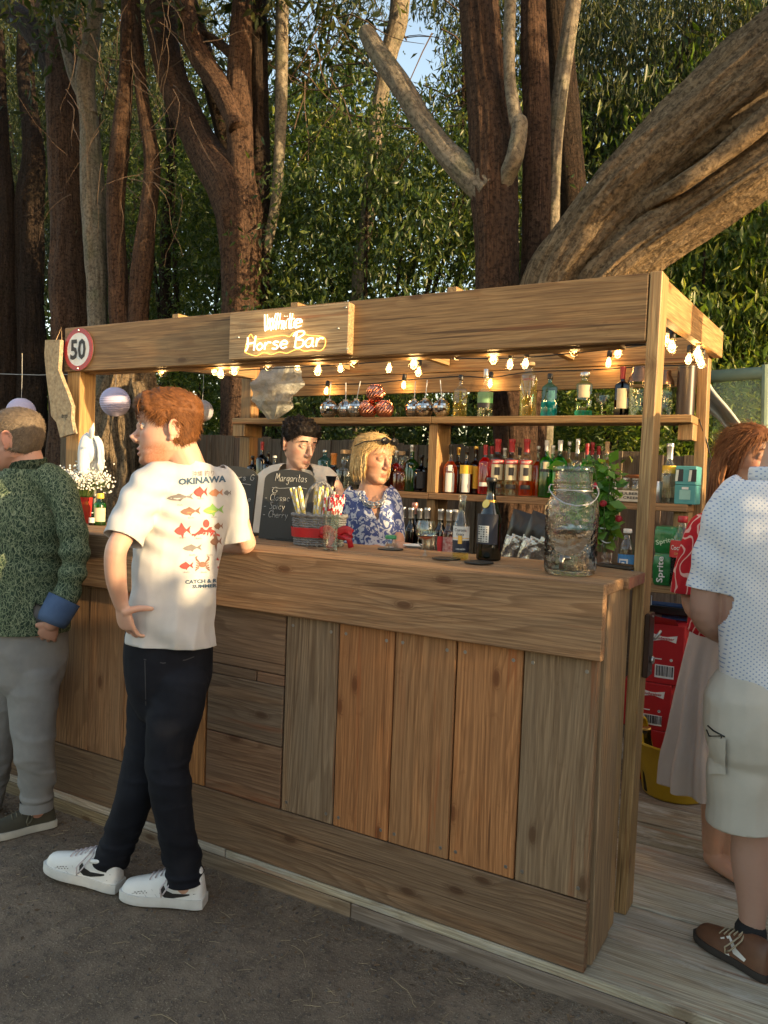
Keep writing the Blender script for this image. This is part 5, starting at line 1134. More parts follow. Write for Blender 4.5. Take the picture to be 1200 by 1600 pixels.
# lager bottle
p = at(717, 876, z=ZF); H = (878-770)/ppm(p); p.y += .01
t = bottle('beer_bottle', 'clear lager bottle with white and navy label standing near the counter front', (p.x, p.y, ZF), H, .0305, glassm=G_CLEAR, liq=L_GOLD, fill=.1, hs=.46, hn=.72, neck=.44, nseg=28, labels=[(.2, .5, M_LWHITE, 1.15), (.13, .3, M_LNAVY, 1.14, 0, 1), (.325, .335, M_CAPGOLD, 1.1, 0, 1)])
btext(t, 'Corona', M_LNAVY, H*.45, .011, .033, .043, -.1); btext(t, 'Extra', M_LNAVY, H*.39, .009, .033, .026, -.1)
arc_label(t, 'crest', .0335, H*.25, H*.37, CAMD(p)-.1, .22, M_CAPGOLD); btext(t, 'CERVEZA', M_INKW, H*.175, .005, .0335, .034)
# wine glass
def wineglass(name, label, pos, r, H, liq=None, cat='wine glass'):
    prof = [(.004, H*.45), (r*.55, H*.5), (r*.92, H*.62), (r, H*.74), (r*.92, H*.9), (r*.82, H), (r*.8, H), (r*.9, H*.9), (r*.975, H*.74), (r*.89, H*.625), (r*.5, H*.52), (0, H*.47)]
    pts = [('bowl', [tuple(q) for q in crom(prof, 3)], G_CLEAR), ('stem', [(0, 0), (r*.85, 0), (r*.83, .002), (r*.3, .005), (.005, .014), (.0035, H*.25), (.005, H*.45)], G_CLEAR)]
    if liq: pts.append(('drink', [(0, H*.475), (r*.48, H*.525), (r*.7, H*.57), (0, H*.57)], liq))
    return lathe_thing(name, label, cat, pos, pts, n=28)
p = at(662, 871, z=ZF); k = ppm(p); wineglass('wine_glass', 'stemmed balloon glass with a drop of pink drink in it, on the counter', (p.x, p.y+.01, ZF), 16.5/k, 57/k, L_ROSE)
# straight glass
p = at(512, 860, z=ZF); k = ppm(p); r, H = 13/k, 62/k
lathe_thing('highball_glass', 'tall straight empty glass in front of the wicker basket', 'glass', (p.x, p.y+.015, ZF), [('glass_wall', [(0, .002), (r*.86, 0), (r*.9, .004), (r, H), (r*.94, H), (r*.84, .016), (0, .014)], G_CLEAR), ('glass_base', [(0, .003), (r*.83, .003), (r*.83, .012), (0, .012)], glass('base glass', (.9, .95, .95), 0, True))], n=28)
# green lidded jar
p = at(610, 857, z=ZR); lathe_thing('salt_jar', 'small clear jar with a green lid on a black coaster', 'jar', (p.x, p.y, ZR+.0055), [('jar_glass', [(0, 0), (.024, 0), (.025, .004), (.021, .03), (.018, .034)], G_CLEAR), ('jar_lid', [(.022, .033), (.023, .035), (.023, .044), (.019, .048), (0, .048)], M_CAPGREEN)])
# steel jug behind the wine glass
p = at(648, 857, z=ZR); p.y += .13; t = lathe_thing('steel_jug', 'small stainless steel cup with handle behind the wine glass', 'jug', (p.x, p.y, ZR-.0155-.002), [('jug_body', [(0, 0), (.033, 0), (.034, .004), (.03, .03), (.033, .066), (.031, .066), (.0, .01)], plain('stainless', (.62, .6, .57), rough=.22, metal=1))])
MB().tube([(-.03, 0, .055), (-.052, 0, .05), (-.055, 0, .03), (-.032, 0, .015)], .003, 6).build('handle', MATS['stainless'], t, smooth=True)
# white saucer with wrapped thing
p = at(632, 852, z=ZR); t = lathe_thing('saucer', 'pale saucer behind the green-lidded jar', 'saucer', (p.x, p.y+.11, ZR-.0175), [('plate', [(0, 0), (.04, 0), (.06, .012), (.058, .014), (.04, .004), (0, .003)], M_CAPWHITE), ('foot', [(.02, -.0002), (.035, -.0002), (.035, .0005)], M_CAPWHITE)])
# ---- wicker basket of straws
p = at(516, 852, z=ZF); k = ppm(p); bx = Vector((p.x, .275, ZR)); k = ppm(bx); RX, HB = 41/k, 46/k; RY = RX*.62
M_WICK = plain('grey wicker', (.25, .25, .25), (.13, .13, .135), rough=.75, scale=30); M_RIB = plain('red satin ribbon', (.5, .01, .02), rough=.38)
bk = empty('wicker_basket', bx, 'oval grey wicker basket with a red ribbon and bow, full of paper straws', 'basket')
ax = Vector((math.cos(YAW), math.sin(YAW), 0)); ay = Vector((-ax.y, ax.x, 0))
def bpt(a, z, f=1): s_ = .9+.1*z/HB; return ax*(RX*s_*f*math.cos(a))+ay*(RY*s_*f*math.sin(a))+Vector((0, 0, z))
nst = 28; rows = 13
wv = MB()
for j in range(rows):
    z = .004+HB*(j+.3)/rows
    wv.tube([bpt(2*math.pi*i/(nst*3), z, 1+.035*math.cos(nst/2*2*math.pi*i/(nst*3)+math.pi*j)) for i in range(nst*3+1)], .0042, 5, cap=False)
o = wv.build('weave', M_WICK, bk, smooth=True)
for i in range(nst): MB().tube([bpt(2*math.pi*i/nst, z, 1.0) for z in (0, HB*.5, HB)], .003, 5).build('stake', M_WICK, bk)
MB().tube([bpt(a, HB+.004, 1.03)+Vector((0, 0, .003*math.sin(a*22))) for a in np.linspace(0, 2*math.pi, 90)], .007, 6, cap=False).build('rim', M_WICK, bk, smooth=True)
MB().add([bpt(2*math.pi*i/40, 0, .97) for i in range(40)], [tuple(range(40))]).build('basket_base', M_WICK, bk)
hp = [bpt(0.0+math.pi*0, HB*.6)]; hpts = [ax*(RX*.62*math.cos(a)*1.0)+ay*(RY*.2)+Vector((0, 0, HB+.135*math.sin(a))) for a in np.linspace(0, math.pi, 24)]
hh2 = MB()
for ph in (0, 2.1, 4.2): hh2.tube([q+Vector((.004*math.cos(i*1.1+ph), .004*math.sin(i*1.1+ph), .003*math.sin(i*1.1+ph))) for i, q in enumerate(hpts)], .004, 5)
hh2.build('handle', M_WICK, bk, smooth=True)
rbm = MB(); vs = [bpt(2*math.pi*i/60, z, 1.12) for z in (HB*.3, HB*.62) for i in range(60)]; rbm.add(vs, [(i, (i+1) % 60, 60+(i+1) % 60, 60+i) for i in range(60)]); rbm.build('ribbon_band', M_RIB, bk, smooth=True)
bow0 = bpt(-.95, HB*.46, 1.1)
bw = MB()
def ribbon(m_, pts, w_, wd=Vector((0, 0, 1))):
    q = [Vector(z) for z in crom([tuple(z) for z in pts], 5)]; m_.tube(q, [(w_, .0015)]*len(q), 8, up=wd)
nB = (n_*.9+u_*.3).normalized()
for s_ in (-1, 1):
    ribbon(bw, [bow0+nB*.008, bow0+u_*(s_*.035)+nB*.03+Vector((0, 0, .02)), bow0+u_*(s_*.06)+nB*.03+Vector((0, 0, .004)), bow0+u_*(s_*.035)+nB*.022+Vector((0, 0, -.008)), bow0+nB*.01], .015)
ribbon(bw, [bow0+nB*.01, bow0-u_*.02+nB*.03-Vector((0, 0, .03)), bow0-u_*.03+nB*.025-Vector((0, 0, HB*.47-.004))], .011, u_)
ribbon(bw, [bow0+nB*.01, bow0+u_*.045+nB*.03-Vector((0, 0, .012)), bow0+u_*.062+nB*.025-Vector((0, 0, HB*.46-.004))], .011, u_)
bw.ball(bow0+nB*.014, (.012, .012, .013), 10, 6); bw.build('bow', M_RIB, bk, smooth=True)
M_SY = plain('yellow stripe', (.78, .6, .14), rough=.6); M_SW = plain('white paper', (.8, .79, .74), rough=.6); M_SR = plain('red stripe', (.6, .02, .035), rough=.6)
def straws(n, a0, spread, c, lean0, top, matA, label, group, y0):
    for i in range(n):
        cx_ = c+random.uniform(-spread, spread); b = bx+ax*(cx_*.8)+ay*(y0+random.uniform(-.022, .022))+Vector((0, 0, .012)); tlt = lean0+random.uniform(-.10, .10)
        e = b+ax*(tlt*.18)+ay*random.uniform(-.02, .012)+Vector((0, 0, top+random.uniform(-.012, .012)))
        o = straw_mb(MB(), b-bx, e-bx, .0046, 6, 15, i, 3).build('paper_straw', [matA, M_SW]); o.location = bx; setp(o, label, 'straw', group)
straws(13, 0, .022, -RX*.62, -.25, .212, M_SY, 'yellow and white striped paper straw standing at the left end of the wicker basket', 'left bunch of yellow straws', 0)
straws(15, 0, .03, -RX*.03, .12, .215, M_SY, 'yellow and white striped paper straw in the middle of the wicker basket under its handle', 'middle bunch of yellow straws', .012)
straws(26, 0, .036, RX*.38, .16, .185, M_SR, 'red and white striped paper straw bunched at the right side of the wicker basket', 'red straws in the basket', -.012)
# ---- chalkboards
M_CHALKB = plain('chalkboard', (.035, .034, .03), (.05, .048, .042), rough=.7, scale=7); M_CHALK = plain('chalk', (.62, .62, .58), rough=.9); M_EDGEB = plain('black painted edge', (.015, .015, .015), rough=.6)
def chalkboard(pl, pr_, yt, ym, yb, yy, label):
    a, b = at(pl, yb, y=yy), at(pr_, yb, y=yy); W_ = (b-a).length; c = (a+b)/2; z0 = ZR; ztop = at((pl+pr_)/2, yt, y=yy).z-z0; zsh = at((pl+pr_)/2, ym, y=yy).z-z0
    t = empty('chalkboard', (c.x, yy, z0), label, 'chalkboard', 'chalkboards on the counter'); rot = Matrix.Rotation(.12, 3, 'Z'); u = rot @ Vector((1, 0, 0)); tl_ = R(7); v_ = Vector((0, math.sin(tl_), math.cos(tl_)))
    ol = [(-W_/2, 0), (W_/2, 0), (W_/2, zsh*.97)]+[(W_/2*math.cos(q), zsh*.97+(ztop-zsh*.97)*math.sin(q)**.8) for q in np.linspace(.15, math.pi-.15, 16)]+[(-W_/2, zsh*.97)]
    MB().prism(ol, (0, 0, .003), u, v_, .012).build('board_panel', M_CHALKB, t)
    MB().box((0, .06, .006), (W_*.7, .14, .012)).build('foot', M_EDGEB, t)
    return t, u, v_, W_, ztop
t, u, v_, W_, ht = chalkboard(408, 480, 734, 750, 838, .34, 'arched chalkboard reading Margaritas in white chalk, left of the straw basket')
nb = u.cross(v_); fo = nb*.0065+Vector((0, 0, .003))
for body, fx, fz, h_, w_ in [('Margaritas', -.28, .83, .042, .62), ('G', -.33, .66, .03, .1), ('- Classic', -.46, .55, .036, .5), ('- Spicy', -.46, .43, .036, .42), ('- Cherry', -.46, .31, .036, .5)]:
    handwriting(body, M_CHALK, t, u*(fx*W_)+v_*(fz*ht)+fo, u, v_, h_*.82, .0009, 'lettering', .0006, .0003, 4, .1, 3, w_*W_)
MB().tube([u*(q*W_)+v_*((.74+.012*math.sin(q*9))*ht)+fo for q in np.linspace(-.33, .36, 9)], .0009, 4).build('chalk_line', M_CHALK, t)
t, u, v_, W_, ht = chalkboard(318, 389, 728, 743, 836, .345, 'arched chalkboard with a curled chalk line, half hidden behind the young man')
fo = nb*.0065+Vector((0, 0, .003))
handwriting('ers G', M_CHALK, t, u*(.08*W_)+v_*(.8*ht)+fo, u, v_, .026, .0011, 'lettering', .0006, .0006, 4, .1, 3, .36*W_)
handwriting('g The', M_CHALK, t, u*(.1*W_)+v_*(.5*ht)+fo, u, v_, .022, .0011, 'lettering', .0006, .0006, 4, .1, 3, .32*W_)
MB().tube([u*(q*W_)+v_*((.74+.012*math.sin(q*9))*ht)+fo for q in np.linspace(.0, .4, 9)], .0009, 4).build('chalk_line', M_CHALK, t)
# ---- left end of the counter: horse bust, flowers, small bottles
p = at(156, 800, y=.30); k = ppm(p)
t = bottle('mixer_bottle', 'small green bottle with a yellow cap at the left end of the counter', (p.x, .30, ZR), 50/k, 9.5/k, glassm=G_GREEN, liq=L_GREEN, cap=M_CAPYEL, caph=.16, hs=.62, hn=.8, neck=.5, labels=[(.12, .55, M_LCREAM, 1.0)])
p = at(144, 810, y=.27); bottle('mixer_bottle', 'tiny dark bottle with a pale label left of the yellow-capped bottle', (p.x, .27, ZR), 20/k, 5/k, glassm=G_BROWN, liq=L_DARK, cap=M_CAPWHITE, labels=[(.2, .6, M_LWHITE)])
p = at(132, 790, y=.33); vz = empty('flower_vase', (p.x, .33, ZR), 'red vase full of tiny white flowers at the left end of the counter', 'vase')
MB().lathe([(0, 0), (.03, 0), (.036, .06), (.04, .13), (.036, .13), (.03, .06), (0, .01)], 20).build('vase_body', plain('red glaze', (.5, .03, .025), rough=.3), vz, smooth=50)
fl = empty('white_flowers', (p.x, .33, ZR+.02), 'cloud of tiny white gypsophila flowers in the red vase', 'flowers'); st_, bl_ = MB(), MB()
for i in range(900):
    q = Vector((random.gauss(-.01, .062), random.gauss(0, .055), .20+random.gauss(0, .03))); bl_.ball(q, random.uniform(.0035, .006), 5, 3)
    if i % 4 == 0: st_.tube([(q.x*.1, q.y*.1, .08), (q.x*.5, q.y*.5, .16), q], .0008, 3)
o = bl_.build('blossoms', plain('white petal', (.8, .8, .76), rough=.7), fl); o['kind'] = 'stuff'; o = st_.build('stems', MATS['green stem'], fl); o['kind'] = 'stuff'
# white horse bust on the counter
M_HORSE = plain('white plaster', (.72, .74, .75), (.64, .66, .68), rough=.5, scale=9); ph = at(138, 720, y=.345); kh = 1/ppm(ph)
hb = empty('horse_bust', (ph.x, .345, ZR), 'white sculpted horse head bust behind the white flowers at the left end of the counter', 'statue'); H0 = Vector((ph.x, .345, ZR))
hq = lambda px, py, d=0: at(px, py, y=.345+d)-H0
m_ = MB()
def hl(pts, rad, up=None): q = crom([(*p, *(r if isinstance(r, tuple) else (r, r))) for p, r in zip(pts, rad)], 4); m_.tube([Vector(x[:3]) for x in q], [(float(x[3]), float(x[4])) for x in q], 16)
hl([hq(146, 683), hq(150, 695, .01), hq(151, 712, .015), hq(149, 730, .02), hq(147, 745, .02), hq(146, 752, .02)], [(.024, .024), (.035, .035), (.037, .036), (.034, .034), (.026, .026), (.012, .012)])
hl([hq(142, 679, -.02), hq(137, 689, -.035), hq(133, 705, -.045), hq(131, 720, -.05), hq(131, 735, -.05), hq(131, 743, -.05)], [(.022, .024), (.036, .034), (.036, .033), (.03, .028), (.028, .026), (.012, .012)])
for d in (-.045, .0): hl([hq(142, 684, d), hq(143.5, 673, d*1.2), hq(147, 660, d*1.1)], [(.013, .008), (.016, .008), (.002, .002)])
m_.ball(hq(142, 703, -.025), (.04, .034, .06), 14, 10); m_.ball(hq(143, 690, -.02), (.032, .03, .035), 14, 10); m_.ball(hq(134, 699, -.076), (.009, .006, .007), 10, 6)
def remesh(mb_, vx):
    o = mb_.build('t', None); r_ = o.modifiers.new('r', 'REMESH'); r_.mode = 'VOXEL'; r_.voxel_size = vx; s2 = o.modifiers.new('s', 'SMOOTH'); s2.iterations = 2
    me = bpy.data.meshes.new_from_object(o.evaluated_get(bpy.context.evaluated_depsgraph_get())); bpy.data.objects.remove(o); return me
me = remesh(m_, .005); me.materials.append(M_HORSE); shade(me); o = link('head_and_neck', me, hb)
mm = MB()
for k in range(9):
    q = [hq(146+k*.3, 681+k, -.03+.008*k), hq(152+k*.9, 692+k*2, -.035+.008*k), hq(155+k*.7, 708+k*2.5, -.03+.008*k), hq(153+k*.5, 728+k*1.8, -.03+.008*k)]
    mm.tube([Vector(z) for z in crom([tuple(z) for z in q], 4)], [.006]*4+[.008]*6+[.004]*3, 6)
MB().tube([hq(147, 745, .02), Vector((hq(147, 745, .02).x, .02, 0))], [.018, .02], 10).build('stand', M_CAPBLK, hb)
mm.build('mane', M_HORSE, hb, smooth=True)
# ---- paper lanterns
M_PAPER = plain('lilac paper', (.52, .48, .66), (.5, .46, .64), rough=.8, sss=0); M_PAPER2 = plain('grey paper', (.42, .42, .48), rough=.8)
def lantern(px, py, rp, yy, mt, label):
    p = at(px, py, y=yy); r = rp/ppm(p); t = empty('paper_lantern', p, label, 'lantern', 'round paper lanterns'); n1 = 96; prof = []
    for i in range(n1+1):
        a = math.pi*(.1+.8*i/n1); q = r*(1+.012*math.cos(i*2*math.pi/6)); prof.append((q*math.sin(a), -q*math.cos(a)))
    MB().lathe(prof[:], 40, M=Matrix.Rotation(R(8), 3, 'X')).build('paper_shade', mt, t, smooth=True)
    MB().tube([(0, 0, r*.9), (.004, 0, r+.12), (0, 0, r+.3)], .0012, 4).build('cord', M_CAPWHITE, t)
    MB().tube([(r*.31*math.cos(a), r*.31*math.sin(a), r*.95) for a in np.linspace(0, 6.283, 20)], .002, 5, cap=False).build('ring', M_CAPSIL, t)
lantern(180, 628, 23, 1.3, M_PAPER, 'lilac ribbed paper lantern hanging left of the young man')
lantern(316, 642, 17, 1.7, M_PAPER2, 'grey paper lantern mostly hidden behind the head of the young man')
lantern(33, 644, 22, 1.1, M_PAPER, 'lilac paper lantern peeping over the head of the man in the green shirt')
# ---- 50 sign
p = at(123, 546, y=.385); rs = 33/ppm(p); sg = empty('speed_sign', p, 'round white speed sign with red border reading 50, on the left end of the beam', 'sign')
rt_ = Matrix.Rotation(R(90), 3, 'X')
def disc(r0, r1, y, nm, mt, th=.002): MB().lathe([(r0, 0), (r1, 0), (r1, th), (r0, th)]+([(r0, 0)] if r0 > 0 else []), 48, (0, y, 0), rt_).build(nm, mt, sg, smooth=30)
disc(0, rs, .003, 'plate', M_CAPSIL, .003); disc(0, rs*.8, -.001, 'white_field', plain('chipped white enamel', (.72, .74, .76), (.62, .6, .55), rough=.35, scale=28)); disc(rs*.78, rs, -.0014, 'red_border', plain('chipped red enamel', (.42, .025, .035), (.3, .02, .025), rough=.35, scale=30))
lettering('50', M_INKK, sg, (0, -.0035, .0), (1, 0, 0), (0, 0, 1), rs*.98, .028, width=rs*1.08)
for z in (.9, -.9): MB().ball((0, -.004, rs*z), .006, 8, 5).build('screw', M_SCREW, sg)
# ---- hanging bark slab
ol = [(140, 312), (200, 310), (278, 308), (274, 420), (262, 590), (300, 690), (345, 800), (390, 930), (386, 1000), (385, 1060), (396, 1110), (412, 1185), (350, 1200), (280, 1222), (262, 1150), (245, 1080), (196, 1022), (186, 900), (165, 765), (150, 640), (138, 520), (133, 440)]
ol = [(50+a/6, 480+b/6) for a, b in ol]; yS = .36; q0 = at(95, 610, y=yS); sl_ = empty('bark_slab', q0, 'tan speckled cork-like slab hanging on a cord at the left end of the beam', 'wooden slab')
pol = [((at(a, b, y=yS).x-q0.x), (at(a, b, y=yS).z-q0.z)) for a, b in ol]
M_CORKS = plain('speckled cork', (.42, .34, .22), (.24, .18, .11), rough=.9, scale=60, bmp=.6)
MB().prism(pol, (0, 0, 0), (1, 0, 0), (0, 0, 1), .022).build('slab', M_CORKS, sl_)
q1 = at(92, 531, y=yS)-q0; MB().tube([q1+Vector((-.01, -.012, -.01)), (at(96, 512, y=.4)-q0), q1+Vector((.008, .012, -.01))], .002, 5).build('cord', M_CORK, sl_)
handwriting('arrp', M_INKK, sl_, at(99, 653, y=yS)-q0+Vector((0, -.0112, 0)), (1, 0, 0), (0, 0, 1), .03, .0012, 'lettering', .0005, .001, 4, .2, 3, .045)
# ---- neon sign
yN = .355; a, b = at(358, 525, y=yN), at(545, 512, y=yN); xa, xb = a.x, b.x; zt_ = (at(358, 489, y=yN).z+at(545, 473, y=yN).z)/2; zb_ = (at(358, 562, y=yN).z+at(545, 553, y=yN).z)/2
ns = empty('neon_sign', ((xa+xb)/2, yN+.02, zb_), 'glowing white script bar sign on a wooden board fixed to the beam', 'sign'); Wn, Hn = xb-xa, zt_-zb_
bd_ = board('sign_board', (0, 0, Hn/2), Wn, Hn, .042, 'xzy', ns, W_NEW, (.5, .35, .19), .004)
bd_.matrix_world = Matrix.Translation(Vector(((xa+xb)/2, yN+.02, zb_+Hn/2))) @ bd_.matrix_world.to_3x3().to_4x4(); bd_.location = (0, 0, Hn/2); bd_.matrix_parent_inverse = Matrix.Identity(4)
M_NEON = emit('white neon', (1, .86, .55), .75); M_NEONO = emit('amber edge glow', (1, .5, .1), .7)
def npx(px, py): q = at(px, py, y=yN-.004); return Vector((q.x-ns.location.x, -.02-.006, q.z-ns.location.z))
def nline(body, px0, py0, px1, py1, h, rad, slant):
    o_, e_ = npx(px0, py0), npx(px1, py1); d = (e_-o_); w_ = d.length
    return handwriting(body, M_NEON, ns, o_, d, (0, 0, 1), h, rad, 'neon_lettering', .004, 0, 6, slant, 5, w_, .16)
kk = 1/ppm(at(450, 520, y=yN))
nline('White', 412, 518, 469, 512, 26*kk, .0028, .12)
nline('White', 416, 516, 472, 511, 24*kk, .0022, .14)
nline('Horse', 386, 549, 449, 544, 23*kk, .0034, .1); nline('Bar', 460, 544, 505, 541, 25*kk, .0034, .1)
# amber outline of the acrylic backing
ol = [(382, 550), (386, 532), (392, 522), (400, 530), (440, 524), (452, 526), (458, 520), (470, 519), (482, 524), (500, 525), (508, 530), (507, 541), (500, 548), (488, 547), (476, 549), (466, 545), (455, 549), (447, 552), (436, 550), (424, 554), (412, 551), (400, 556), (388, 553)]
qq = [npx(a, b)+Vector((0, .003, 0)) for a, b in ol]; qq = [Vector(z) for z in crom([tuple(z) for z in qq+[qq[0]]], 3)]
MB().tube(qq, .0016, 5, cap=False).build('edge_outline', M_NEONO, ns)
M_ACRYL = plain('warm acrylic', (.5, .33, .14), rough=.3)
MB().add([q+Vector((0, .003, 0)) for q in qq[:-1]], [tuple(range(len(qq)-1))]).build('backing', M_ACRYL, ns)
for q in ((372, 527), (528, 513), (540, 480), (542, 545)): v_ = npx(*q); MB().ball(v_+Vector((0, .005, 0)), .005, 8, 5).build('screw', M_SCREW, ns)
for q in ((430, 515), (415, 546), (480, 540)):
    ld = bpy.data.lights.new('neon_glow', 'POINT'); ld.energy = .1; ld.color = (1, .72, .3); ld.shadow_soft_size = .05; lo = bpy.data.objects.new('neon_glow', ld); COL.objects.link(lo); lo.parent = ns; lo.location = npx(*q)+Vector((0, -.05, 0))
# ---- string lights
M_BULB = glass('bulb glass', (1, .93, .8)); M_FIL = emit('filament', (1, .58, .18), 4.5); M_CABLE = plain('black cable', (.012, .012, .012), rough=.5)
SOCK = MB().lathe([(0, .062), (.009, .062), (.013, .055), (.0135, .03), (.011, .026)], 12).mesh('socket'); SOCK.materials.append(M_CABLE); shade(SOCK, 40)
GLB = MB().lathe([(.010, .028), (.012, .02), (.019, .008), (.0225, -.008), (.0195, -.022), (.011, -.031), (0, -.0335)], 16).mesh('bulb_globe'); GLB.materials.append(M_BULB); shade(GLB, True)
FIL = MB(); FIL.tube([(-.004, 0, .02), (-.007, 0, -.012), (-.0035, .003, .005), (0, 0, -.016), (.0035, -.003, .005), (.007, 0, -.012), (.004, 0, .02)], .0018, 5); FIL.ball((0, 0, -.004), (.006, .006, .008), 8, 6); FIL = FIL.mesh('filament'); FIL.materials.append(M_FIL)
def lights(label, yy, cable, bulbs, power=.26, sag=True, yf=None):
    p0 = at(*cable[0][:2], y=cable[0][2] if len(cable[0]) > 2 else yy); t = empty('string_lights', p0, label, 'string lights', 'strings of bulbs under the canopy')
    cp = [at(q[0], q[1], y=q[2] if len(q) > 2 else yy)-p0 for q in cable]
    MB().tube([Vector(q) for q in crom([tuple(q) for q in cp], 5)], .0032, 6).build('cable', M_CABLE, t, smooth=True)
    for q in bulbs:
        c = at(q[0], q[1], y=q[2] if len(q) > 2 else yy)-p0
        g = link('bulb_globe', GLB, t, c, (random.uniform(-.15, .15), random.uniform(-.15, .15), 0)); link('socket', SOCK, g); link('filament', FIL, g)
        ld = bpy.data.lights.new('bulb_light', 'POINT'); ld.energy = power; ld.color = (1, .63, .26); ld.shadow_soft_size = .02
        lo = bpy.data.objects.new('bulb_light', ld); COL.objects.link(lo); lo.parent = g; lo.location = (0, 0, -.004)
lights('string of globe bulbs hanging along the underside of the front beam', .5, [(235, 570), (345, 571), (400, 568), (520, 563), (640, 556), (720, 549), (820, 546), (900, 543), (1012, 538)], [(254, 579), (345, 582), (335, 578, .8), (366, 577), (497, 577), (419, 569), (553, 563), (714, 551), (898, 545), (647, 566), (771, 558)])
lights('string of globe bulbs sagging across the middle of the canopy', 1.2, [(350, 580), (420, 576), (500, 572), (600, 565), (640, 560), (770, 560), (830, 558), (960, 545), (1045, 535, 1.0)], [(465, 571), (532, 574), (608, 574), (654, 580), (821, 567), (966, 550), (797, 568), (1050, 540, .9), (1043, 531, 1.0)])
lights('string of globe bulbs close against the back planks over the bottles', 1.9, [(392, 592), (470, 601), (511, 601), (580, 599), (632, 594), (720, 588), (765, 590), (830, 581), (922, 578), (1000, 573), (1075, 570)], [(510, 610), (631, 601), (766, 598), (951, 566), (1076, 560, 1.6), (1092, 556, 1.4), (1096, 566, 1.5), (1090, 549, 1.3)], .3)
wr = MB(); wr.tube([at(-40, 583, y=1.0), at(60, 586, y=.9), at(160, 584, y=.8), at(235, 580, y=.75)], .0022, 5); o = wr.build('hanging_wire', plain('pale cord', (.35, .34, .32)), smooth=True); setp(o, 'thin pale wire stretched between the trees and the left end of the canopy', 'wire')
cb2 = [at(1092, 655, y=1.85), at(1104, 690, y=1.86), at(1112, 720, y=1.9), at(1130, 755, y=2.0), at(1140, 782, y=2.2)]
o = MB().tube([Vector(q) for q in crom([tuple(q) for q in cb2], 6)], .004, 6).build('power_cable', M_CABLE, smooth=True); setp(o, 'black power cable trailing down from the right end of the upper shelf', 'cable')
# ---- plastic wrap bag hanging at the left
pb_ = at(432, 615, y=1.55); wb = empty('plastic_bag', pb_, 'crinkled clear plastic bag hanging under the left end of the upper shelf lights', 'plastic bag')
vs = []; K, J = 40, 30; kx = 1/ppm(pb_)
for j in range(J+1):
    v_ = j/J; w_ = np.interp(v_, [0, .12, .3, .6, .85, 1], [8, 20, 34, 38, 34, 26])*kx; dx = np.interp(v_, [0, .3, .6, 1], [-6, -4, -2, 12])*kx
    for i in range(K):
        th = 2*math.pi*i/K; q = 1+.32*mnoise.noise((math.cos(th)*2.2, math.sin(th)*2.2, v_*4))+.14*mnoise.noise((math.cos(th)*6, math.sin(th)*6, v_*11))
        vs.append((dx+w_*q*math.cos(th), w_*.6*q*math.sin(th), (-40+88*v_)*kx*(1+.04*mnoise.noise((th, v_*3, 2)))))
m_ = MB(); m_.add(vs, [(j*K+i, j*K+(i+1) % K, (j+1)*K+(i+1) % K, (j+1)*K+i) for j in range(J) for i in range(K)])
m, nt, bs = newmat('crinkled film'); out = nt.nodes['Material Output']; tr = N(nt, 'ShaderNodeBsdfTransparent'); tr.inputs[0].default_value = (.8, .8, .76, 1); mx = nt.nodes.new('ShaderNodeMixShader'); mx.inputs[0].default_value = .6
bs.inputs['Base Color'].default_value = (.5, .5, .46, 1); bs.inputs['Roughness'].default_value = .25; bump(nt, bs, noise(nt, texco(nt), 34, 4, .65), 1, .02); nt.links.new(tr.outputs[0], mx.inputs[1]); nt.links.new(bs.outputs[0], mx.inputs[2]); nt.links.new(mx.outputs[0], out.inputs['Surface'])
m_.build('film', MATS['crinkled film'], wb, smooth=35)
for dx in (-10, 14): MB().ball((dx*kx, -.01, 46*kx), (.03, .02, .022), 10, 6).build('knot', plain('brown tape', (.3, .12, .05)) if 'brown tape' not in MATS else MATS['brown tape'], wb, smooth=True)
# ---- awning at far right
aw = empty('awning', at(1170, 640, y=2.6), 'clear plastic awning with a green rail and a gathered pale drape at the far right', 'awning'); o0 = Vector(aw.location)
q = [at(1112, 588, y=2.6)-o0, at(1320, 574, y=2.6)-o0]; MB().tube(q, .035, 10).build('awning_rail', plain('sage rail', (.2, .27, .2)), aw, smooth=True)
m, nt, bs = newmat('hazy plastic'); out = nt.nodes['Material Output']; tr = N(nt, 'ShaderNodeBsdfTransparent'); tr.inputs[0].default_value = (.72, .84, .74, 1); mx = nt.nodes.new('ShaderNodeMixShader'); mx.inputs[0].default_value = .28
bs.inputs['Base Color'].default_value = (.42, .52, .42, 1); bs.inputs['Roughness'].default_value = .3; nt.links.new(tr.outputs[0], mx.inputs[1]); nt.links.new(bs.outputs[0], mx.inputs[2]); nt.links.new(mx.outputs[0], out.inputs['Surface'])
MB().add([at(1114, 592, y=2.6)-o0, at(1330, 580, y=2.6)-o0, at(1330, 760, y=2.6)-o0, at(1114, 690, y=2.6)-o0], [(0, 1, 2, 3)]).build('clear_panel', MATS['hazy plastic'], aw)
vs = []; J = 24
edge0 = crom([(1108, 596), (1118, 612), (1142, 640), (1165, 672), (1180, 700), (1190, 740)], 5); edge1 = crom([(1100, 640), (1122, 656), (1140, 680), (1160, 702), (1172, 726), (1180, 750)], 5); nr = len(edge0)
for i in range(nr):
    for j in range(9): f_ = j/8; px, py = edge0[i]*(1-f_)+edge1[i]*f_; vs.append(at(px, py, y=2.5-.06*math.sin(f_*9)-.04*math.sin(f_*4+i*.2))-o0)
MB().add(vs, [(i*9+j, i*9+j+1, (i+1)*9+j+1, (i+1)*9+j) for i in range(nr-1) for j in range(8)]).build('drape', plain('pale drape', (.55, .53, .46), rough=.6, bmp=.3, bdist=.02), aw, smooth=True)
q = [at(1196, 570, y=2.58)-o0, at(1190, 900, y=2.58)-o0]; MB().tube(q, .02, 8).build('awning_post', MATS['sage rail'], aw)
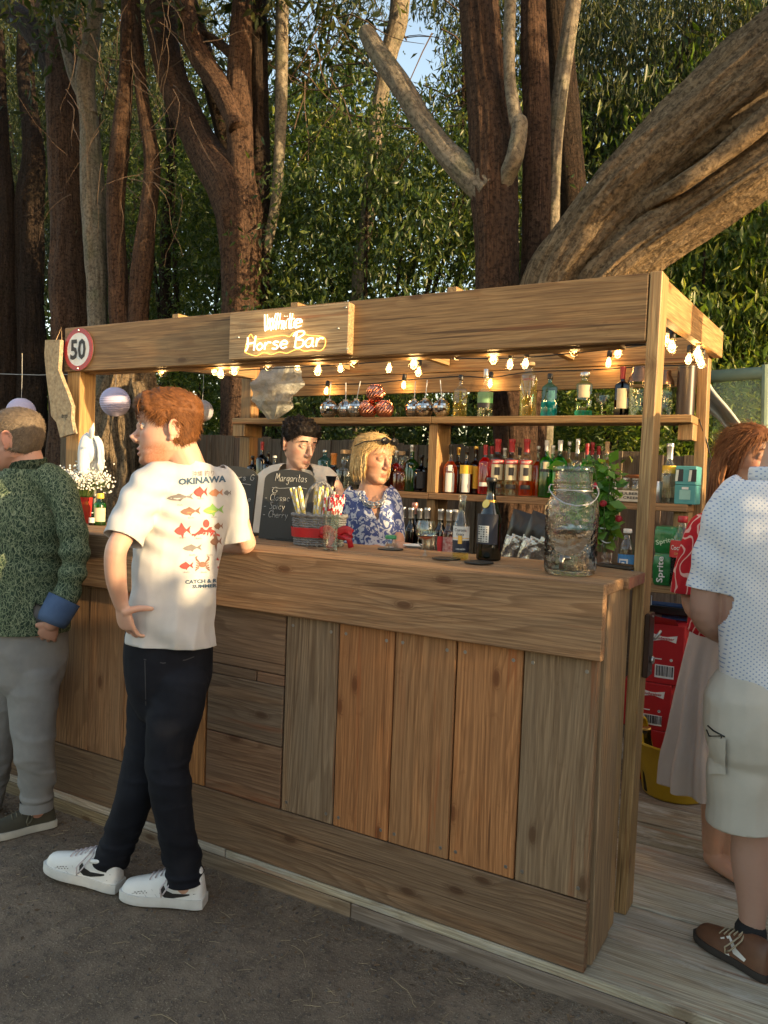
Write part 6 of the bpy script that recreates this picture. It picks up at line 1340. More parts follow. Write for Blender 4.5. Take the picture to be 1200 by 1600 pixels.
# ------------------------------------------------------------------ people
from mathutils.bvhtree import BVHTree
HF = Vector((-math.sin(YAW), math.cos(YAW), 0)); HR = Vector((math.cos(YAW), math.sin(YAW), 0)); UP = Vector((0, 0, 1))
class Pose:
    """joints given where the photograph shows them, on a vertical plane through the feet; d = metres behind that plane"""
    def __init__(s, base): s.b = Vector(base)
    def __call__(s, px, py, d=0.0):
        r_ = _fw + _R2*((px-600)/F_PX) - _U2*((py-800)/F_PX); o = s.b+HF*d
        t = (o-CAM).dot(HF)/r_.dot(HF); return CAM+r_*t-s.b
def fuse(m_, voxel, it=2, name='body'):
    me = m_.mesh('t'); o = bpy.data.objects.new('t', me); COL.objects.link(o)
    a = o.modifiers.new('r', 'REMESH'); a.mode = 'VOXEL'; a.voxel_size = voxel; a.use_smooth_shade = True
    if it: b = o.modifiers.new('s', 'SMOOTH'); b.factor = .5; b.iterations = it
    dg = bpy.context.evaluated_depsgraph_get(); me2 = bpy.data.meshes.new_from_object(o.evaluated_get(dg)); me2.name = name
    bpy.data.objects.remove(o); bpy.data.meshes.remove(me); return me2
def wrinkle(me, fn):
    n = len(me.vertices); co = np.empty(n*3, np.float32); me.vertices.foreach_get('co', co); co = co.reshape(-1, 3)
    no = np.empty(n*3, np.float32); me.vertices.foreach_get('normal', no); no = no.reshape(-1, 3)
    d = np.array([fn(Vector(p)) for p in co], np.float32); co += no*d[:, None]; me.vertices.foreach_set('co', co.ravel()); me.update()
def cutaway(me, cuts):
    """cuts: (point, outward normal, radius): opens the cloth there"""
    bm = bmesh.new(); bm.from_mesh(me)
    for p, n, r in cuts:
        p, n = Vector(p), Vector(n).normalized(); fs = [f for f in bm.faces if (f.calc_center_median()-p).length < r]
        ge = set(fs); [ge.update(f.verts) or ge.update(f.edges) for f in fs]
        bmesh.ops.bisect_plane(bm, geom=list(ge), plane_co=p, plane_no=n, clear_outer=False)
        dead = [f for f in bm.faces if (f.calc_center_median()-p).length < r*1.05 and (f.calc_center_median()-p).dot(n) > 1e-5]
        bmesh.ops.delete(bm, geom=dead, context='FACES')
    bm.to_mesh(me); bm.free(); me.update()
def cloth_obj(name, me, mat, parent, thick=.003):
    me.name = name; me.materials.clear(); me.materials.append(mat); shade(me, True); o = bpy.data.objects.new(name, me); COL.objects.link(o); o.parent = parent
    if thick:
        s_ = o.modifiers.new('thickness', 'SOLIDIFY'); s_.thickness = thick; s_.offset = -1
    return o
def lo(m_, pts, rad, up=None, n=20, sub=4):
    """smooth closed limb; rad: r or (a,b) per point"""
    rad = [(r if isinstance(r, (tuple, list)) else (r, r)) for r in rad]
    q = crom([(*Vector(p), *r) for p, r in zip(pts, rad)], sub)
    P = [Vector(x[:3]) for x in q]; Rr = [(max(.003, float(x[3])), max(.003, float(x[4]))) for x in q]
    # rounded ends
    d0, d1 = (P[0]-P[1]).normalized(), (P[-1]-P[-2]).normalized()
    def cap(p, d, r): return [(p+d*(min(r)*.45), (r[0]*.8, r[1]*.8)), (p+d*(min(r)*.75), (r[0]*.45, r[1]*.45))]
    c0, c1 = cap(P[0], d0, Rr[0]), cap(P[-1], d1, Rr[-1])
    P = [c0[1][0], c0[0][0]]+P+[c1[0][0], c1[1][0]]; Rr = [c0[1][1], c0[0][1]]+Rr+[c1[0][1], c1[1][1]]
    return m_.tube(P, Rr, n, up=up)
HZ = [(-.124, .066, .03, .022), (-.116, .083, .01, .034), (-.104, .088, -.012, .046), (-.088, .0865, -.034, .055), (-.074, .0885, -.055, .0605), (-.058, .088, -.072, .0645), (-.035, .0865, -.087, .069), (-.012, .0855, -.096, .0725), (.008, .0865, -.1, .0745), (.026, .094, -.102, .0755), (.048, .0925, -.102, .0755), (.068, .085, -.097, .0715), (.086, .071, -.085, .062), (.1, .047, -.062, .044), (.108, .022, -.037, .024), (.111, .004, -.018, .008)]
_hz = np.array(HZ)
def headmesh(m_, Mh, s=1.0, nose=1.0, jaw=1.0, smile=0.0, mouth_open=0.0):
    K = 44; rows = np.linspace(-.124, .111, 40); vs = []; fs = []
    for z in rows:
        f_, b_, w_ = [float(np.interp(z, _hz[:, 0], _hz[:, k])) for k in (1, 2, 3)]
        if z < -.04: w_ *= jaw
        for k in range(K):
            th = 2*math.pi*k/K; c, s_ = math.cos(th), math.sin(th); e = .9
            c = math.copysign(abs(c)**e, c); s_ = math.copysign(abs(s_)**e, s_); x = w_*c; yc = (f_+b_)/2 if z < -.08 else 0; y = yc+(f_-yc)*s_ if s_ > 0 else yc-(b_-yc)*s_*1.0
            if s_ <= 0: y = yc+(b_-yc)*(-s_)
            if y > 0:
                ax_ = abs(x)
                y -= .0125*math.exp(-((ax_-.031)/.0165)**2-((z-.003)/.0115)**2)
                y += .0045*math.exp(-((ax_-.028)/.026)**2-((z-.024)/.008)**2)
                y += .004*math.exp(-((ax_-.045)/.016)**2-((z+.022)/.014)**2)
                y -= .004*math.exp(-((ax_-.048)/.016)**2-((z+.06)/.018)**2)
                y -= .004*math.exp(-(x/.03)**2-((z+.094)/.006)**2)
            vs.append(Vector((x, y, z)))
    n = len(rows)
    for i in range(n-1):
        for k in range(K): fs.append((i*K+k, i*K+(k+1) % K, (i+1)*K+(k+1) % K, (i+1)*K+k))
    fs += [tuple(range(K-1, -1, -1)), tuple((n-1)*K+k for k in range(K))]
    T = Mh @ Matrix.Scale(s, 4)
    sub = MB(); sub.add(vs, fs)
    scalp = [Vector(v) for v in vs]; scalpf = list(fs)
    sub.tube([(0, .078, .02), (0, .09, .006), (0, .1005*nose+.0, -.014), (0, .088+.0265*nose, -.034), (0, .09+.012*nose, -.046), (0, .08, -.05)], [(.007, .008), (.0075, .009), (.009, .010), (.0115, .0105), (.0105, .008), (.005, .005)], 12)
    for sg in (-1, 1):
        sub.ball((sg*.0125, .0955, -.042), (.0075, .011, .0078), 10, 8)
        sub.tube([(sg*.031-.0165, .0765, .001), (sg*.031-.008, .0865, .0075), (sg*.031+.002*sg, .0875, .009), (sg*.031+.009, .0845, .0075), (sg*.031+.0165, .0765, .001)], .0033, 8)
        sub.tube([(sg*.031-.0155, .077, -.0015), (sg*.031, .0855, -.0085), (sg*.031+.0155, .077, -.0015)], .0032, 8)
        # ear
        e0 = Vector((sg*.0745, -.02, -.012)); rot = Matrix.Rotation(sg*R(-22), 3, 'Z') @ Matrix.Rotation(R(-10), 3, 'X'); P = []
        for q in np.linspace(-.5, 4.4, 22): sc_ = 1 if q < 3 else 1-.28*(q-3); P.append(e0+rot @ Vector((sg*(.006+.006*math.sin(q+.5)), .0175*math.cos(q)*sc_-.004, .031*math.sin(q)*.98)))
        sub.tube(P, .0046, 8); sub.ball(e0+Vector((sg*.003, -.001, .002)), (.006, .015, .026), 12, 8, rot); sub.ball(e0+Vector((sg*.003, .004, -.028)), (.0055, .009, .009), 10, 8)
    mo = mouth_open
    sub.tube([(-.0245, .075, -.0755+smile), (-.013, .0895, -.0712), (-.004, .0935, -.0695), (0, .0932, -.0705), (.004, .0935, -.0695), (.013, .0895, -.0712), (.0245, .075, -.0755+smile)], [.002, .0042, .0047, .0045, .0047, .0042, .002], 8)
    sub.tube([(-.021, .076, -.078+smile-mo*.4), (-.011, .0888, -.0815-mo), (0, .0918, -.0828-mo), (.011, .0888, -.0815-mo), (.021, .076, -.078+smile-mo*.4)], [.002, .005, .0058, .005, .002], 8)
    sub.ball((0, .075, -.108), (.021*jaw, .0165, .0155), 12, 8)
    m_.add([T @ Vector(v) for v in sub.v], sub.f)
    return T, BVHTree.FromPolygons(scalp, scalpf)
def eyes(parent, T, iris=(.08, .12, .16), look=(0, 0)):
    for sg in (-1, 1):
        c = Vector((sg*.031, .0712, .0008)); m_ = MB(); e = MB().ball(c, .0122, 16, 12); m_.add([T @ Vector(v) for v in e.v], e.f)
        eo = m_.build('eye', MATS.get('eye white') or plain('eye white', (.5, .47, .45), rough=.3, coat=.3), parent, smooth=True)
        d = Vector((look[0], 1, look[1])).normalized(); i_ = MB().ball(c+d*.0074, .0062, 12, 8); m2 = MB(); m2.add([T @ Vector(v) for v in i_.v], i_.f); nm = 'iris %.2f %.2f' % iris[:2]
        m2.build('iris', MATS.get(nm) or plain(nm, iris, tuple(q*.4 for q in iris), rough=.15, coat=.8, scale=200), eo, smooth=True)
def brows(parent, T, mat, z=.0265, thick=1.0, n=46):
    m_ = MB()
    for sg in (-1, 1):
        for i in range(n):
            f_ = random.random(); x = sg*(.013+.037*f_); y = .0975-.012*f_**2-.001; zz = z+.0035*math.sin(f_*2.4)-.004*f_*f_+random.uniform(-.0022, .0022)*thick
            p = Vector((x, y-.0015, zz)); d = Vector((sg*.9, -.3*f_, .35-.5*f_)).normalized()*random.uniform(.006, .010); m_.tube([T @ p, T @ (p+d*.5+Vector((0, .0012, 0))), T @ (p+d)], [.0006*thick, .0006*thick, .0002], 4)
    o = m_.build('eyebrow', mat, parent); o['kind'] = 'stuff'; return o
def hairmat(name, c1, c2, rough=.6):
    m, nt, bs = newmat(name); ge = nt.nodes.new('ShaderNodeNewGeometry'); c = ramp(nt, ge.outputs['Random Per Island'], [(0, c1), (1, c2)])
    nz = noise(nt, texco(nt, 'Object', (60, 60, 60)), 1, 3); c = mixc(nt, ramp(nt, nz, [(.35, 0), (.7, .5)]), c, tuple(q*.45 for q in c1)); nt.links.new(c, bs.inputs['Base Color']); bs.inputs['Roughness'].default_value = rough; bs.inputs['Specular IOR Level'].default_value = .22; bump(nt, bs, nz, .9, .006); return m
def hair(parent, T, bvh, mat, mask, flow, n=2400, L=(.02, .035), wd=.0011, lift=.35, grav=.0, shell=.8, seed=1, curl=0, cen=(0, -.008, .012), lump=1.0):
    """mask(p)->thickness in metres (<=0 bald); flow(p, normal)->direction"""
    rnd = random.Random(seed); c = Vector(cen); m_ = MB(); K, J = 84, 60; vs = []
    def hit(d):
        h = bvh.ray_cast(c, d, 1.0); return (h[0], (h[0]-c).normalized()*.5+h[1]*.5 if h[1].dot(d) > 0 else d) if h[0] is not None else (c+d*.09, d)
    for j in range(J+1):
        ph = math.pi*.82*j/J
        for k in range(K):
            th = 2*math.pi*k/K; d = Vector((math.sin(ph)*math.cos(th), math.sin(ph)*math.sin(th), math.cos(ph))); p, nn = hit(d); t = mask(p)
            if t > 0: t = t*shell*max(.2, 1+lump*(.35*mnoise.noise(p*38+Vector((seed, 0, 0)))+.4*mnoise.noise(p*95)))
            vs.append(T @ (p+d*(t if t > 0 else -.007)))
    m_.add(vs, [(j*K+k, j*K+(k+1) % K, (j+1)*K+(k+1) % K, (j+1)*K+k) for j in range(J) for k in range(K)])
    ho = m_.build('hair', mat, parent, smooth=True)
    s_ = MB(); cnt = 0; tries = 0; VS = []; FS = []
    while cnt < n and tries < n*8:
        tries += 1; z = rnd.uniform(-1, 1); a = rnd.uniform(0, 6.2832); q = math.sqrt(1-z*z); d = Vector((q*math.cos(a), q*math.sin(a), z)); p, nn = hit(d); t = mask(p)
        if t <= 0: continue
        cnt += 1; nn = nn.normalized(); f = flow(p, nn); f = (f-nn*f.dot(nn)); f = f.normalized() if f.length > 1e-6 else nn.orthogonal()
        f = (f+Vector((rnd.gauss(0, .25), rnd.gauss(0, .25), rnd.gauss(0, .25)))).normalized(); ln = rnd.uniform(*L); pos = p+nn*(t*shell*rnd.uniform(.35, .95)); side = f.cross(nn).normalized(); b = len(VS); w2 = wd*rnd.uniform(.7, 1.4); dirv = f+nn*lift*rnd.uniform(.2, 1.3); dirv.normalize()
        ph0 = rnd.uniform(0, 6); S = 4
        for i in range(S+1):
            w3 = w2*(1-.8*i/S)
            VS += [T @ (pos-side*w3), T @ (pos+side*w3)]
            pos = pos+dirv*(ln/S); dirv = (dirv-nn*(lift*.32)+Vector((0, 0, -grav))+side*(curl*math.sin(ph0+i*1.7))).normalized()
        FS += [(b+2*i, b+2*i+1, b+2*i+3, b+2*i+2) for i in range(S)]
    s_.add(VS, FS); so = s_.build('hair_strands', mat, parent); so['kind'] = 'stuff'; return ho
def hand(m_, wrist, d, pn, thumb, curl=(.5, .6, .4), s=1.0, spread=.08, tc=.3, tdir=None):
    """wrist point, direction to the knuckles, palm normal (out of the palm), side of the thumb"""
    w_, d, pn = Vector(wrist), Vector(d).normalized(), Vector(pn).normalized(); pn = (pn-d*pn.dot(d)).normalized(); sd = Vector(thumb); sd = (sd-d*sd.dot(d)-pn*sd.dot(pn)).normalized()
    lo(m_, [w_-d*.015*s, w_+d*.02*s, w_+d*.055*s, w_+d*.085*s], [(.024*s, .018*s), (.031*s, .0165*s), (.039*s, .0155*s), (.037*s, .012*s)], up=sd, n=16, sub=3)
    for i, (off, ln) in enumerate([(.032, .072), (.0112, .08), (-.0102, .074), (-.031, .058)]):
        p = w_+d*(.08-.004*abs(i-1))*s+sd*off*s; q = d+sd*(spread*(1.2-i*.8)); q.normalize(); n_ = pn; pts = [p-q*.02*s]; a = 0; pts.append(p)
        for k, fr_ in enumerate((.45, .3, .25)):
            a += curl[k]*(1+.12*i); v_ = q*math.cos(a)+n_*math.sin(a); pts.append(pts[-1]+v_*(ln*fr_*s))
        lo(m_, pts, [.0085*s, .0082*s, .0078*s, .0072*s, .006*s], n=10, sub=3)
    t0 = w_+d*.022*s+sd*.024*s; td = Vector(tdir).normalized() if tdir is not None else (d*.72+sd*.62+pn*.3).normalized(); pts = [t0-td*.01*s, t0+td*.028*s, t0+td*.028*s+(td*.9+d*.2+pn*tc*.4).normalized()*.028*s, t0+td*.028*s+(td*.9+d*.2+pn*tc*.4).normalized()*.028*s+(td*.7+d*.3+pn*tc).normalized()*.024*s]
    lo(m_, pts, [.0145*s, .012*s, .0105*s, .008*s], n=10, sub=3)
def skinmat(name, c, red=(.5, .2, .15), rough=.48):
    m, nt, bs = newmat(name); at_ = nt.nodes.new('ShaderNodeVertexColor'); at_.layer_name = 'tone'
    n1 = noise(nt, texco(nt), 45, 4); n2 = noise(nt, texco(nt), 9, 3)
    cc = mixc(nt, ramp(nt, n2, [(.35, 0), (.7, .4)]), c, tuple(a*.75+b*.25 for a, b in zip(c, red))); cc = mixc(nt, ramp(nt, n1, [(.5, 0), (.75, .3)]), cc, tuple(q*.8 for q in c))
    cc = mixc(nt, 1.0, cc, at_.outputs['Color'], 'MULTIPLY'); nt.links.new(cc, bs.inputs['Base Color']); bs.inputs['Roughness'].default_value = rough; bs.inputs['Specular IOR Level'].default_value = .4
    bs.inputs['Subsurface Weight'].default_value = .18; bs.inputs['Subsurface Radius'].default_value = (.9, .35, .2); bs.inputs['Subsurface Scale'].default_value = .01; bump(nt, bs, n1, .12, .002); return m
def body(parent, m_, voxel, mat, T=None, lips=(.85, .5, .5), stubble=None, blush=.85, it=2, tone=None):
    me = fuse(m_, voxel, it); at_ = me.color_attributes.new('tone', 'FLOAT_COLOR', 'POINT'); inv = T.inverted() if T is not None else None
    out = np.ones((len(me.vertices), 4), np.float32)
    for i, v in enumerate(me.vertices):
        c = [1, 1, 1]
        if inv is not None:
            p = inv @ v.co
            if p.z > -.14 and p.length < .2:
                x = abs(p.x); l_ = math.exp(-(x/.019)**4-((p.z+.0765)/.0085)**4) if p.y > .078 else 0
                for k in range(3): c[k] *= 1-l_*(1-lips[k])
                b = math.exp(-((x-.045)/.02)**2-((p.z+.03)/.022)**2) if p.y > .03 else 0
                n_ = math.exp(-(x/.014)**2-((p.z+.036)/.014)**2) if p.y > .095 else 0
                e = 1 if x > .073 and abs(p.z+.01) < .045 and abs(p.y+.02) < .035 else 0
                q = min(1, b+n_*.7+e*.8); c[1] *= 1-q*(1-blush); c[2] *= 1-q*(1-blush)
                if abs(p.z-.003) < .014 and abs(x-.031) < .02 and p.y > .06: c = [a*.86 for a in c]
                if stubble and p.z < -.045 and p.y > -.02 and not l_ > .3:
                    k2 = min(1, (-.045-p.z)/.02)*min(1, max(0, (p.y+.02)/.03))*(.65+.35*mnoise.noise(p*260)); c = [a*(1-k2*(1-s_)) for a, s_ in zip(c, stubble)]
        if tone: c = [a*b for a, b in zip(c, tone(v.co))]
        out[i, :3] = c
    at_.data.foreach_set('color', out.ravel()); me.materials.clear(); me.materials.append(mat); shade(me, True); me.name = 'body'
    o = bpy.data.objects.new('body', me); COL.objects.link(o); o.parent = parent; return o
def headframe(pos, fwd, up=(0, 0, 1), roll=0):
    f = Vector(fwd).normalized(); u = Vector(up); u = (u-f*u.dot(f)).normalized(); x = f.cross(u)
    m = Matrix(((x.x, f.x, u.x, pos[0]), (x.y, f.y, u.y, pos[1]), (x.z, f.z, u.z, pos[2]), (0, 0, 0, 1))); return m
def clothmat(name, c, c2=None, rough=.85, weave=700, bmp=.25, coarse=18, extra=None, sheen=.0):
    m, nt, bs = newmat(name); v = texco(nt); n1 = noise(nt, v, coarse, 4); n2 = noise(nt, v, weave, 2)
    cc = mixc(nt, ramp(nt, n1, [(.35, 0), (.7, 1)]), c, c2 or tuple(q*.88 for q in c))
    if extra: cc = extra(nt, v, cc)
    nt.links.new(cc, bs.inputs['Base Color']); bs.inputs['Roughness'].default_value = rough; bs.inputs['Specular IOR Level'].default_value = .2; bs.inputs['Sheen Weight'].default_value = sheen; bump(nt, bs, n2, bmp, .0015); return m
def bvh_of(o):
    me = o.data; return BVHTree.FromPolygons([v.co.copy() for v in me.vertices], [tuple(p.vertices) for p in me.polygons])
def stick(parent, bvh, base, polys, mat, name, off=.0016):
    """polys: list of (pixel verts, faces); thrown on to the cloth along the view ray, as a print"""
    m_ = MB(); c = CAM-base
    for vs, fs in polys:
        out = []
        for a, b in vs:
            d = (_fw+_R2*((a-600)/F_PX)-_U2*((b-800)/F_PX)).normalized(); h = bvh.ray_cast(c, d)
            out.append(h[0]+h[1]*off*(1 if h[1].dot(d) < 0 else -1) if h[0] is not None else None)
        ok = [f for f in fs if all(out[k] is not None for k in f)]
        if not ok: continue
        use = sorted({k for f in ok for k in f}); mp = {k: i for i, k in enumerate(use)}
        pts = [out[k] for k in use]
        good = [tuple(mp[k] for k in f) for f in ok if max((out[f[i]]-out[f[i-1]]).length for i in range(len(f))) < .12]
        m_.add(pts, good)
    return m_.build(name, mat, parent) if m_.f else None
def text_px(body_, cx, cy, w_, h_, slope=0.0, bold=.02, arc=0):
    vs, fs = text_polys(body_, 1, bold); xs = [a for a, b in vs]; ys = [b for a, b in vs]; mx, my = (max(xs)+min(xs))/2, (max(ys)+min(ys))/2; kx, ky = w_/(max(xs)-min(xs)), h_/(max(ys)-min(ys))
    return [(cx+(a-mx)*kx, cy-(b-my)*ky+slope*(a-mx)*kx+arc*((a-mx)*kx)**2) for a, b in vs], fs
def poly_px(pts): return list(pts), [tuple(range(len(pts)))]
def shoe(parent, base, heel, toe, upmat, solemat, w=.052, h=.075, sole=.03, ankle=.1, label=None, pitch=0.0, roll=0, collar=True, stripe=None, lace=None, sidedir=1):
    """shoe > sole, lace ; heel,toe: world points on the ground"""
    hl, te = Vector(heel), Vector(toe); d = te-hl; L = d.length; x = d.normalized(); y = UP.cross(x).normalized(); z = x.cross(y)
    o = empty('t_', (0, 0, 0)); bpy.data.objects.remove(o)
    def P(s, t, zz): return hl+x*(s*L)+y*t+z*zz-base
    st = [(0.0, .6, .30), (.04, .74, .9), (.12, .82, 1.0), (.25, .8, .98), (.38, .8, .90), (.5, .88, .74), (.62, .98, .60), (.75, 1.0, .50), (.87, .9, .42), (.95, .7, .34), (1.0, .4, .16)]
    K = 20; vs = []; rows = crom(st, 3)
    for s, ww, hh in rows:
        wv = w*ww; ht = sole*.8+(h+.02)*hh
        for k in range(K):
            th = 2*math.pi*k/K; c, s_ = math.cos(th), math.sin(th); yy = wv*math.copysign(abs(c)**.75, c)*(1-.28*max(0, s_)*(1 if s < .5 else .6)); zz = sole*.6+(ht-sole*.6)*max(0, s_)**.8 if s_ > 0 else sole*.6
            vs.append(P(float(s), yy, zz))
    n = len(rows); fs = [(i*K+k, i*K+(k+1) % K, (i+1)*K+(k+1) % K, (i+1)*K+k) for i in range(n-1) for k in range(K)]+[tuple(range(K-1, -1, -1)), tuple((n-1)*K+k for k in range(K))]
    up = MB().add(vs, fs).build('shoe', upmat, parent, smooth=60)
    ol = []
    for s, ww, hh in rows: ol.append((float(s), w*ww+.004))
    sm = MB(); N_ = len(ol); vs = []
    for zz, sc_ in ((0.0, .97), (.004, 1.0), (sole*.55, 1.0), (sole, .97)):
        for s, ww in ol: vs.append(P(-.012+s*1.03, ww*sc_, zz+.012*max(0, s-.75)**1.5*4*(1 if zz < sole else .6)))
        for s, ww in ol[::-1]: vs.append(P(-.012+s*1.03, -ww*sc_, zz+.012*max(0, s-.75)**1.5*4*(1 if zz < sole else .6)))
    W_ = 2*N_; fs = [(j*W_+i, j*W_+(i+1) % W_, (j+1)*W_+(i+1) % W_, (j+1)*W_+i) for j in range(3) for i in range(W_)]+[tuple(range(W_-1, -1, -1)), tuple(3*W_+i for i in range(W_))]
    sm.add(vs, fs); sm.build('sole', solemat, up, smooth=40)
    if lace:
        lm_ = MB()
        for i in range(5):
            s = .36+.065*i; hh = float(np.interp(s, [q[0] for q in st], [q[2] for q in st])); zt = sole*.8+(h+.02)*hh+.002; ww = .026
            lm_.tube([P(s-.01, -ww, zt-.011), P(s+.01, 0, zt+.0015), P(s+.02, ww, zt-.011)], [(.004, .002)]*3, 6)
        lm_.tube([P(.36, 0, sole*.8+(h+.02)*.93), P(.33, .03*sidedir, sole+(h)*.86), P(.40, .055*sidedir, sole+(h)*.4), P(.44, .058*sidedir, sole+.02)], .0028, 5); lm_.tube([P(.36, 0, sole*.8+(h+.02)*.93), P(.40, .035*sidedir, sole+(h)*.78), P(.47, .058*sidedir, sole+(h)*.42), P(.45, .06*sidedir, sole+.012)], .0028, 5)
        lm_.build('lace', lace, up, smooth=True)
    return up
M_TEE = clothmat('white jersey', (.55, .545, .54), (.51, .505, .5), weave=900)
M_JEAN = clothmat('black denim', (.006, .007, .011), (.013, .015, .022), weave=500, bmp=.4, coarse=7)
M_SNEAK = plain('white leather', (.74, .74, .72), (.66, .66, .64), rough=.42, scale=12, bmp=.1); M_SOLEW = plain('white rubber sole', (.66, .66, .64), (.56, .55, .52), rough=.6, scale=18)
M_LACE = plain('pinkish grey lace', (.6, .54, .56), rough=.8); M_SWOOSH = plain('black leather mark', (.012, .012, .014), rough=.45)
SK_A = skinmat('fair skin', (.62, .37, .27)); SK_B = skinmat('ruddy skin', (.55, .30, .22)); SK_C = skinmat('pale skin', (.58, .38, .29)); SK_D = skinmat('tanned skin', (.50, .27, .17)); SK_E = skinmat('light tan skin', (.42, .26, .2)); SK_F = skinmat('freckled skin', (.52, .29, .19))
H_RED = hairmat('copper brown hair', (.13, .048, .016), (.28, .11, .032)); H_GREY = hairmat('sandy grey hair', (.13, .095, .065), (.24, .19, .14)); H_BLK = hairmat('near black hair', (.010, .0075, .007), (.026, .018, .015), .6); H_BLD = hairmat('blonde hair', (.5, .33, .13), (.75, .55, .28)); H_AUB = hairmat('auburn hair', (.14, .05, .018), (.28, .115, .042))
nz = lambda p, s, o=0: mnoise.noise((p.x*s+o, p.y*s, p.z*s))
def rid(p, sx, sz, o=0):   # folds that run along z
    return 1-abs(mnoise.noise((p.x*sx+o, p.y*sx, p.z*sz)))*2
# ================= young man in white T-shirt
bA = at(262, 1412, z=G); A = Pose(bA)
pA = empty('person', bA, 'young man in white fish-print T-shirt and black jeans, hand on hip, at the bar', 'person')
T_ax = (A(372, 752, .11)-A(222, 757, -.07)).normalized()
sh = MB()
lo(sh, [A(270, 1030, 0), A(268, 1000, 0), A(271, 940, 0), A(278, 870, .02), (A(291, 800, .03)), A(297, 752, .03), A(300, 728, .03)], [(.146, .116), (.147, .117), (.143, .112), (.15, .112), (.158, .11), (.132, .084), (.08, .068)], up=T_ax, n=32, sub=6)
lo(sh, [A(284, 750, .02), A(246, 753, -.04), A(220, 782, -.09), A(199, 826, -.16), A(191, 848, -.178)], [(.06, .06), (.072, .068), (.07, .068), (.068, .06), (.066, .058)], n=20)
lo(sh, [A(304, 752, .04), A(341, 752, .09), A(360, 784, .125), (A(367, 822, .135)), A(371, 850, .14)], [(.056, .056), (.062, .064), (.06, .062), (.056, .054), (.054, .052)], n=20)
me = fuse(sh, .0065, 3)
hemz = A(270, 1006, 0).z
def wA(p):
    low = max(0, min(1, (A(280, 820).z-p.z)/.35)); u_ = p.dot(T_ax)
    f = .015*low*max(0, rid(p, 8, 2.0, 3)-.35)+.009*low*nz(p, 7, 5)+.0035*nz(p, 20)+.006*max(0, rid(p, 13, 5, 8)-.3)*(.3+.7*low)
    q = p-A(246, 790, -.05)
    f += .008*math.exp(-q.length_squared/.02)*math.sin((q.x*.5+q.z)*95)
    # diagonal drag folds from shoulder blade to the hip
    dd = (p.z*.8+u_*.62); f += .008*low*math.sin(dd*40+2.6*nz(p, 5))*(.5+.5*nz(p, 4, 9))
    return f
wrinkle(me, wA)
ns_ = (A(191, 848, -.178)-A(212, 800, -.125)).normalized(); ns2 = (A(378, 850, .14)-A(372, 815, .135)).normalized()
cutaway(me, [(A(270, 1005, 0), Vector((0, 0, -1))+T_ax*-.06, .32), (A(193, 843, -.175), ns_, .078), (A(370, 846, .14), ns2, .075), (A(298, 725, .02), (UP+HF*.25), .12)])
tee = cloth_obj('tshirt', me, M_TEE, pA)
bvT = bvh_of(tee)
# print on the back
INKN = plain('navy print', (.05, .1, .16), rough=.8); INKG = plain('grey print', (.22, .2, .19), rough=.8); INKRD = plain('red print', (.5, .07, .06), rough=.8); INKO = plain('orange print', (.55, .24, .12), rough=.8); INKGR = plain('green print', (.25, .45, .12), rough=.8); INKYL = plain('yellow print', (.6, .52, .1), rough=.8); INKBR = plain('brown print', (.25, .13, .09), rough=.8)
def fish(cx, cy, L, H, sl=-.08, tail=.28, fin=.3, flip=1):
    def q(a, b): return (cx+flip*a*L, cy+b*H+sl*flip*a*L)
    bd = [q(-.5+.78*t, -.5*math.sin(math.pi*t)**.8) for t in np.linspace(0, 1, 10)]+[q(.28-.78*t, .5*math.sin(math.pi*t)**.8) for t in np.linspace(0, 1, 10)][1:-1]
    tl = [q(.24, -.08), q(.5, -.55), q(.42, 0), q(.5, .55), q(.24, .08)]
    fn = [q(-.2, -.38), q(-.05, -.38-fin), q(.15, -.3)]; f2 = [q(-.1, .4), q(.02, .4+fin), q(.1, .34)]
    return [poly_px(bd), poly_px(tl), poly_px(fn), poly_px(f2)]
stick(tee, bvT, bA, [text_px('OKINAWA', 316, 750.5, 74, 10.5, -.07, .045)], INKN, 'lettering')
stick(tee, bvT, bA, [text_px('沖縄 釣り', 317, 740, 34, 9, -.05, .0)], INKG, 'lettering')
stick(tee, bvT, bA, [text_px('CATCH & REL', 318, 908, 58, 6.2, -.05, .04), text_px('SUMMER 1', 322, 915.5, 44, 5.6, -.05, .04)], INKN, 'lettering')
def belly(cx, cy, L, H): return [poly_px([(cx-L*.42, cy+H*.1), (cx-L*.1, cy+H*.42), (cx+L*.22, cy+H*.12), (cx-L*.1, cy+H*.12)])]
for polys, mt in [(fish(281, 777, 42, 9), INKG), (belly(281, 777, 40, 8), M_TEE), (fish(313, 769, 22, 14), INKRD), (fish(337, 770, 22, 10), INKO), (fish(355, 770, 12, 7), INKG), (fish(297, 799, 32, 11), INKBR), (belly(297, 799, 30, 9), INKO), (fish(333, 797, 32, 12, fin=.5), INKGR), (belly(333, 797, 30, 10), INKYL), (fish(285, 829, 26, 13, fin=.6), INKRD), (fish(300, 856, 30, 9), INKG), (fish(291, 884, 22, 10), INKRD), (fish(341, 822, 14, 9), INKBR), (fish(337, 846, 18, 11, fin=1.2), INKBR), (fish(340, 880, 12, 14), INKRD)]:
    stick(tee, bvT, bA, polys, mt, 'fish_print', .0016 if mt not in (M_TEE, INKYL) else .0022)
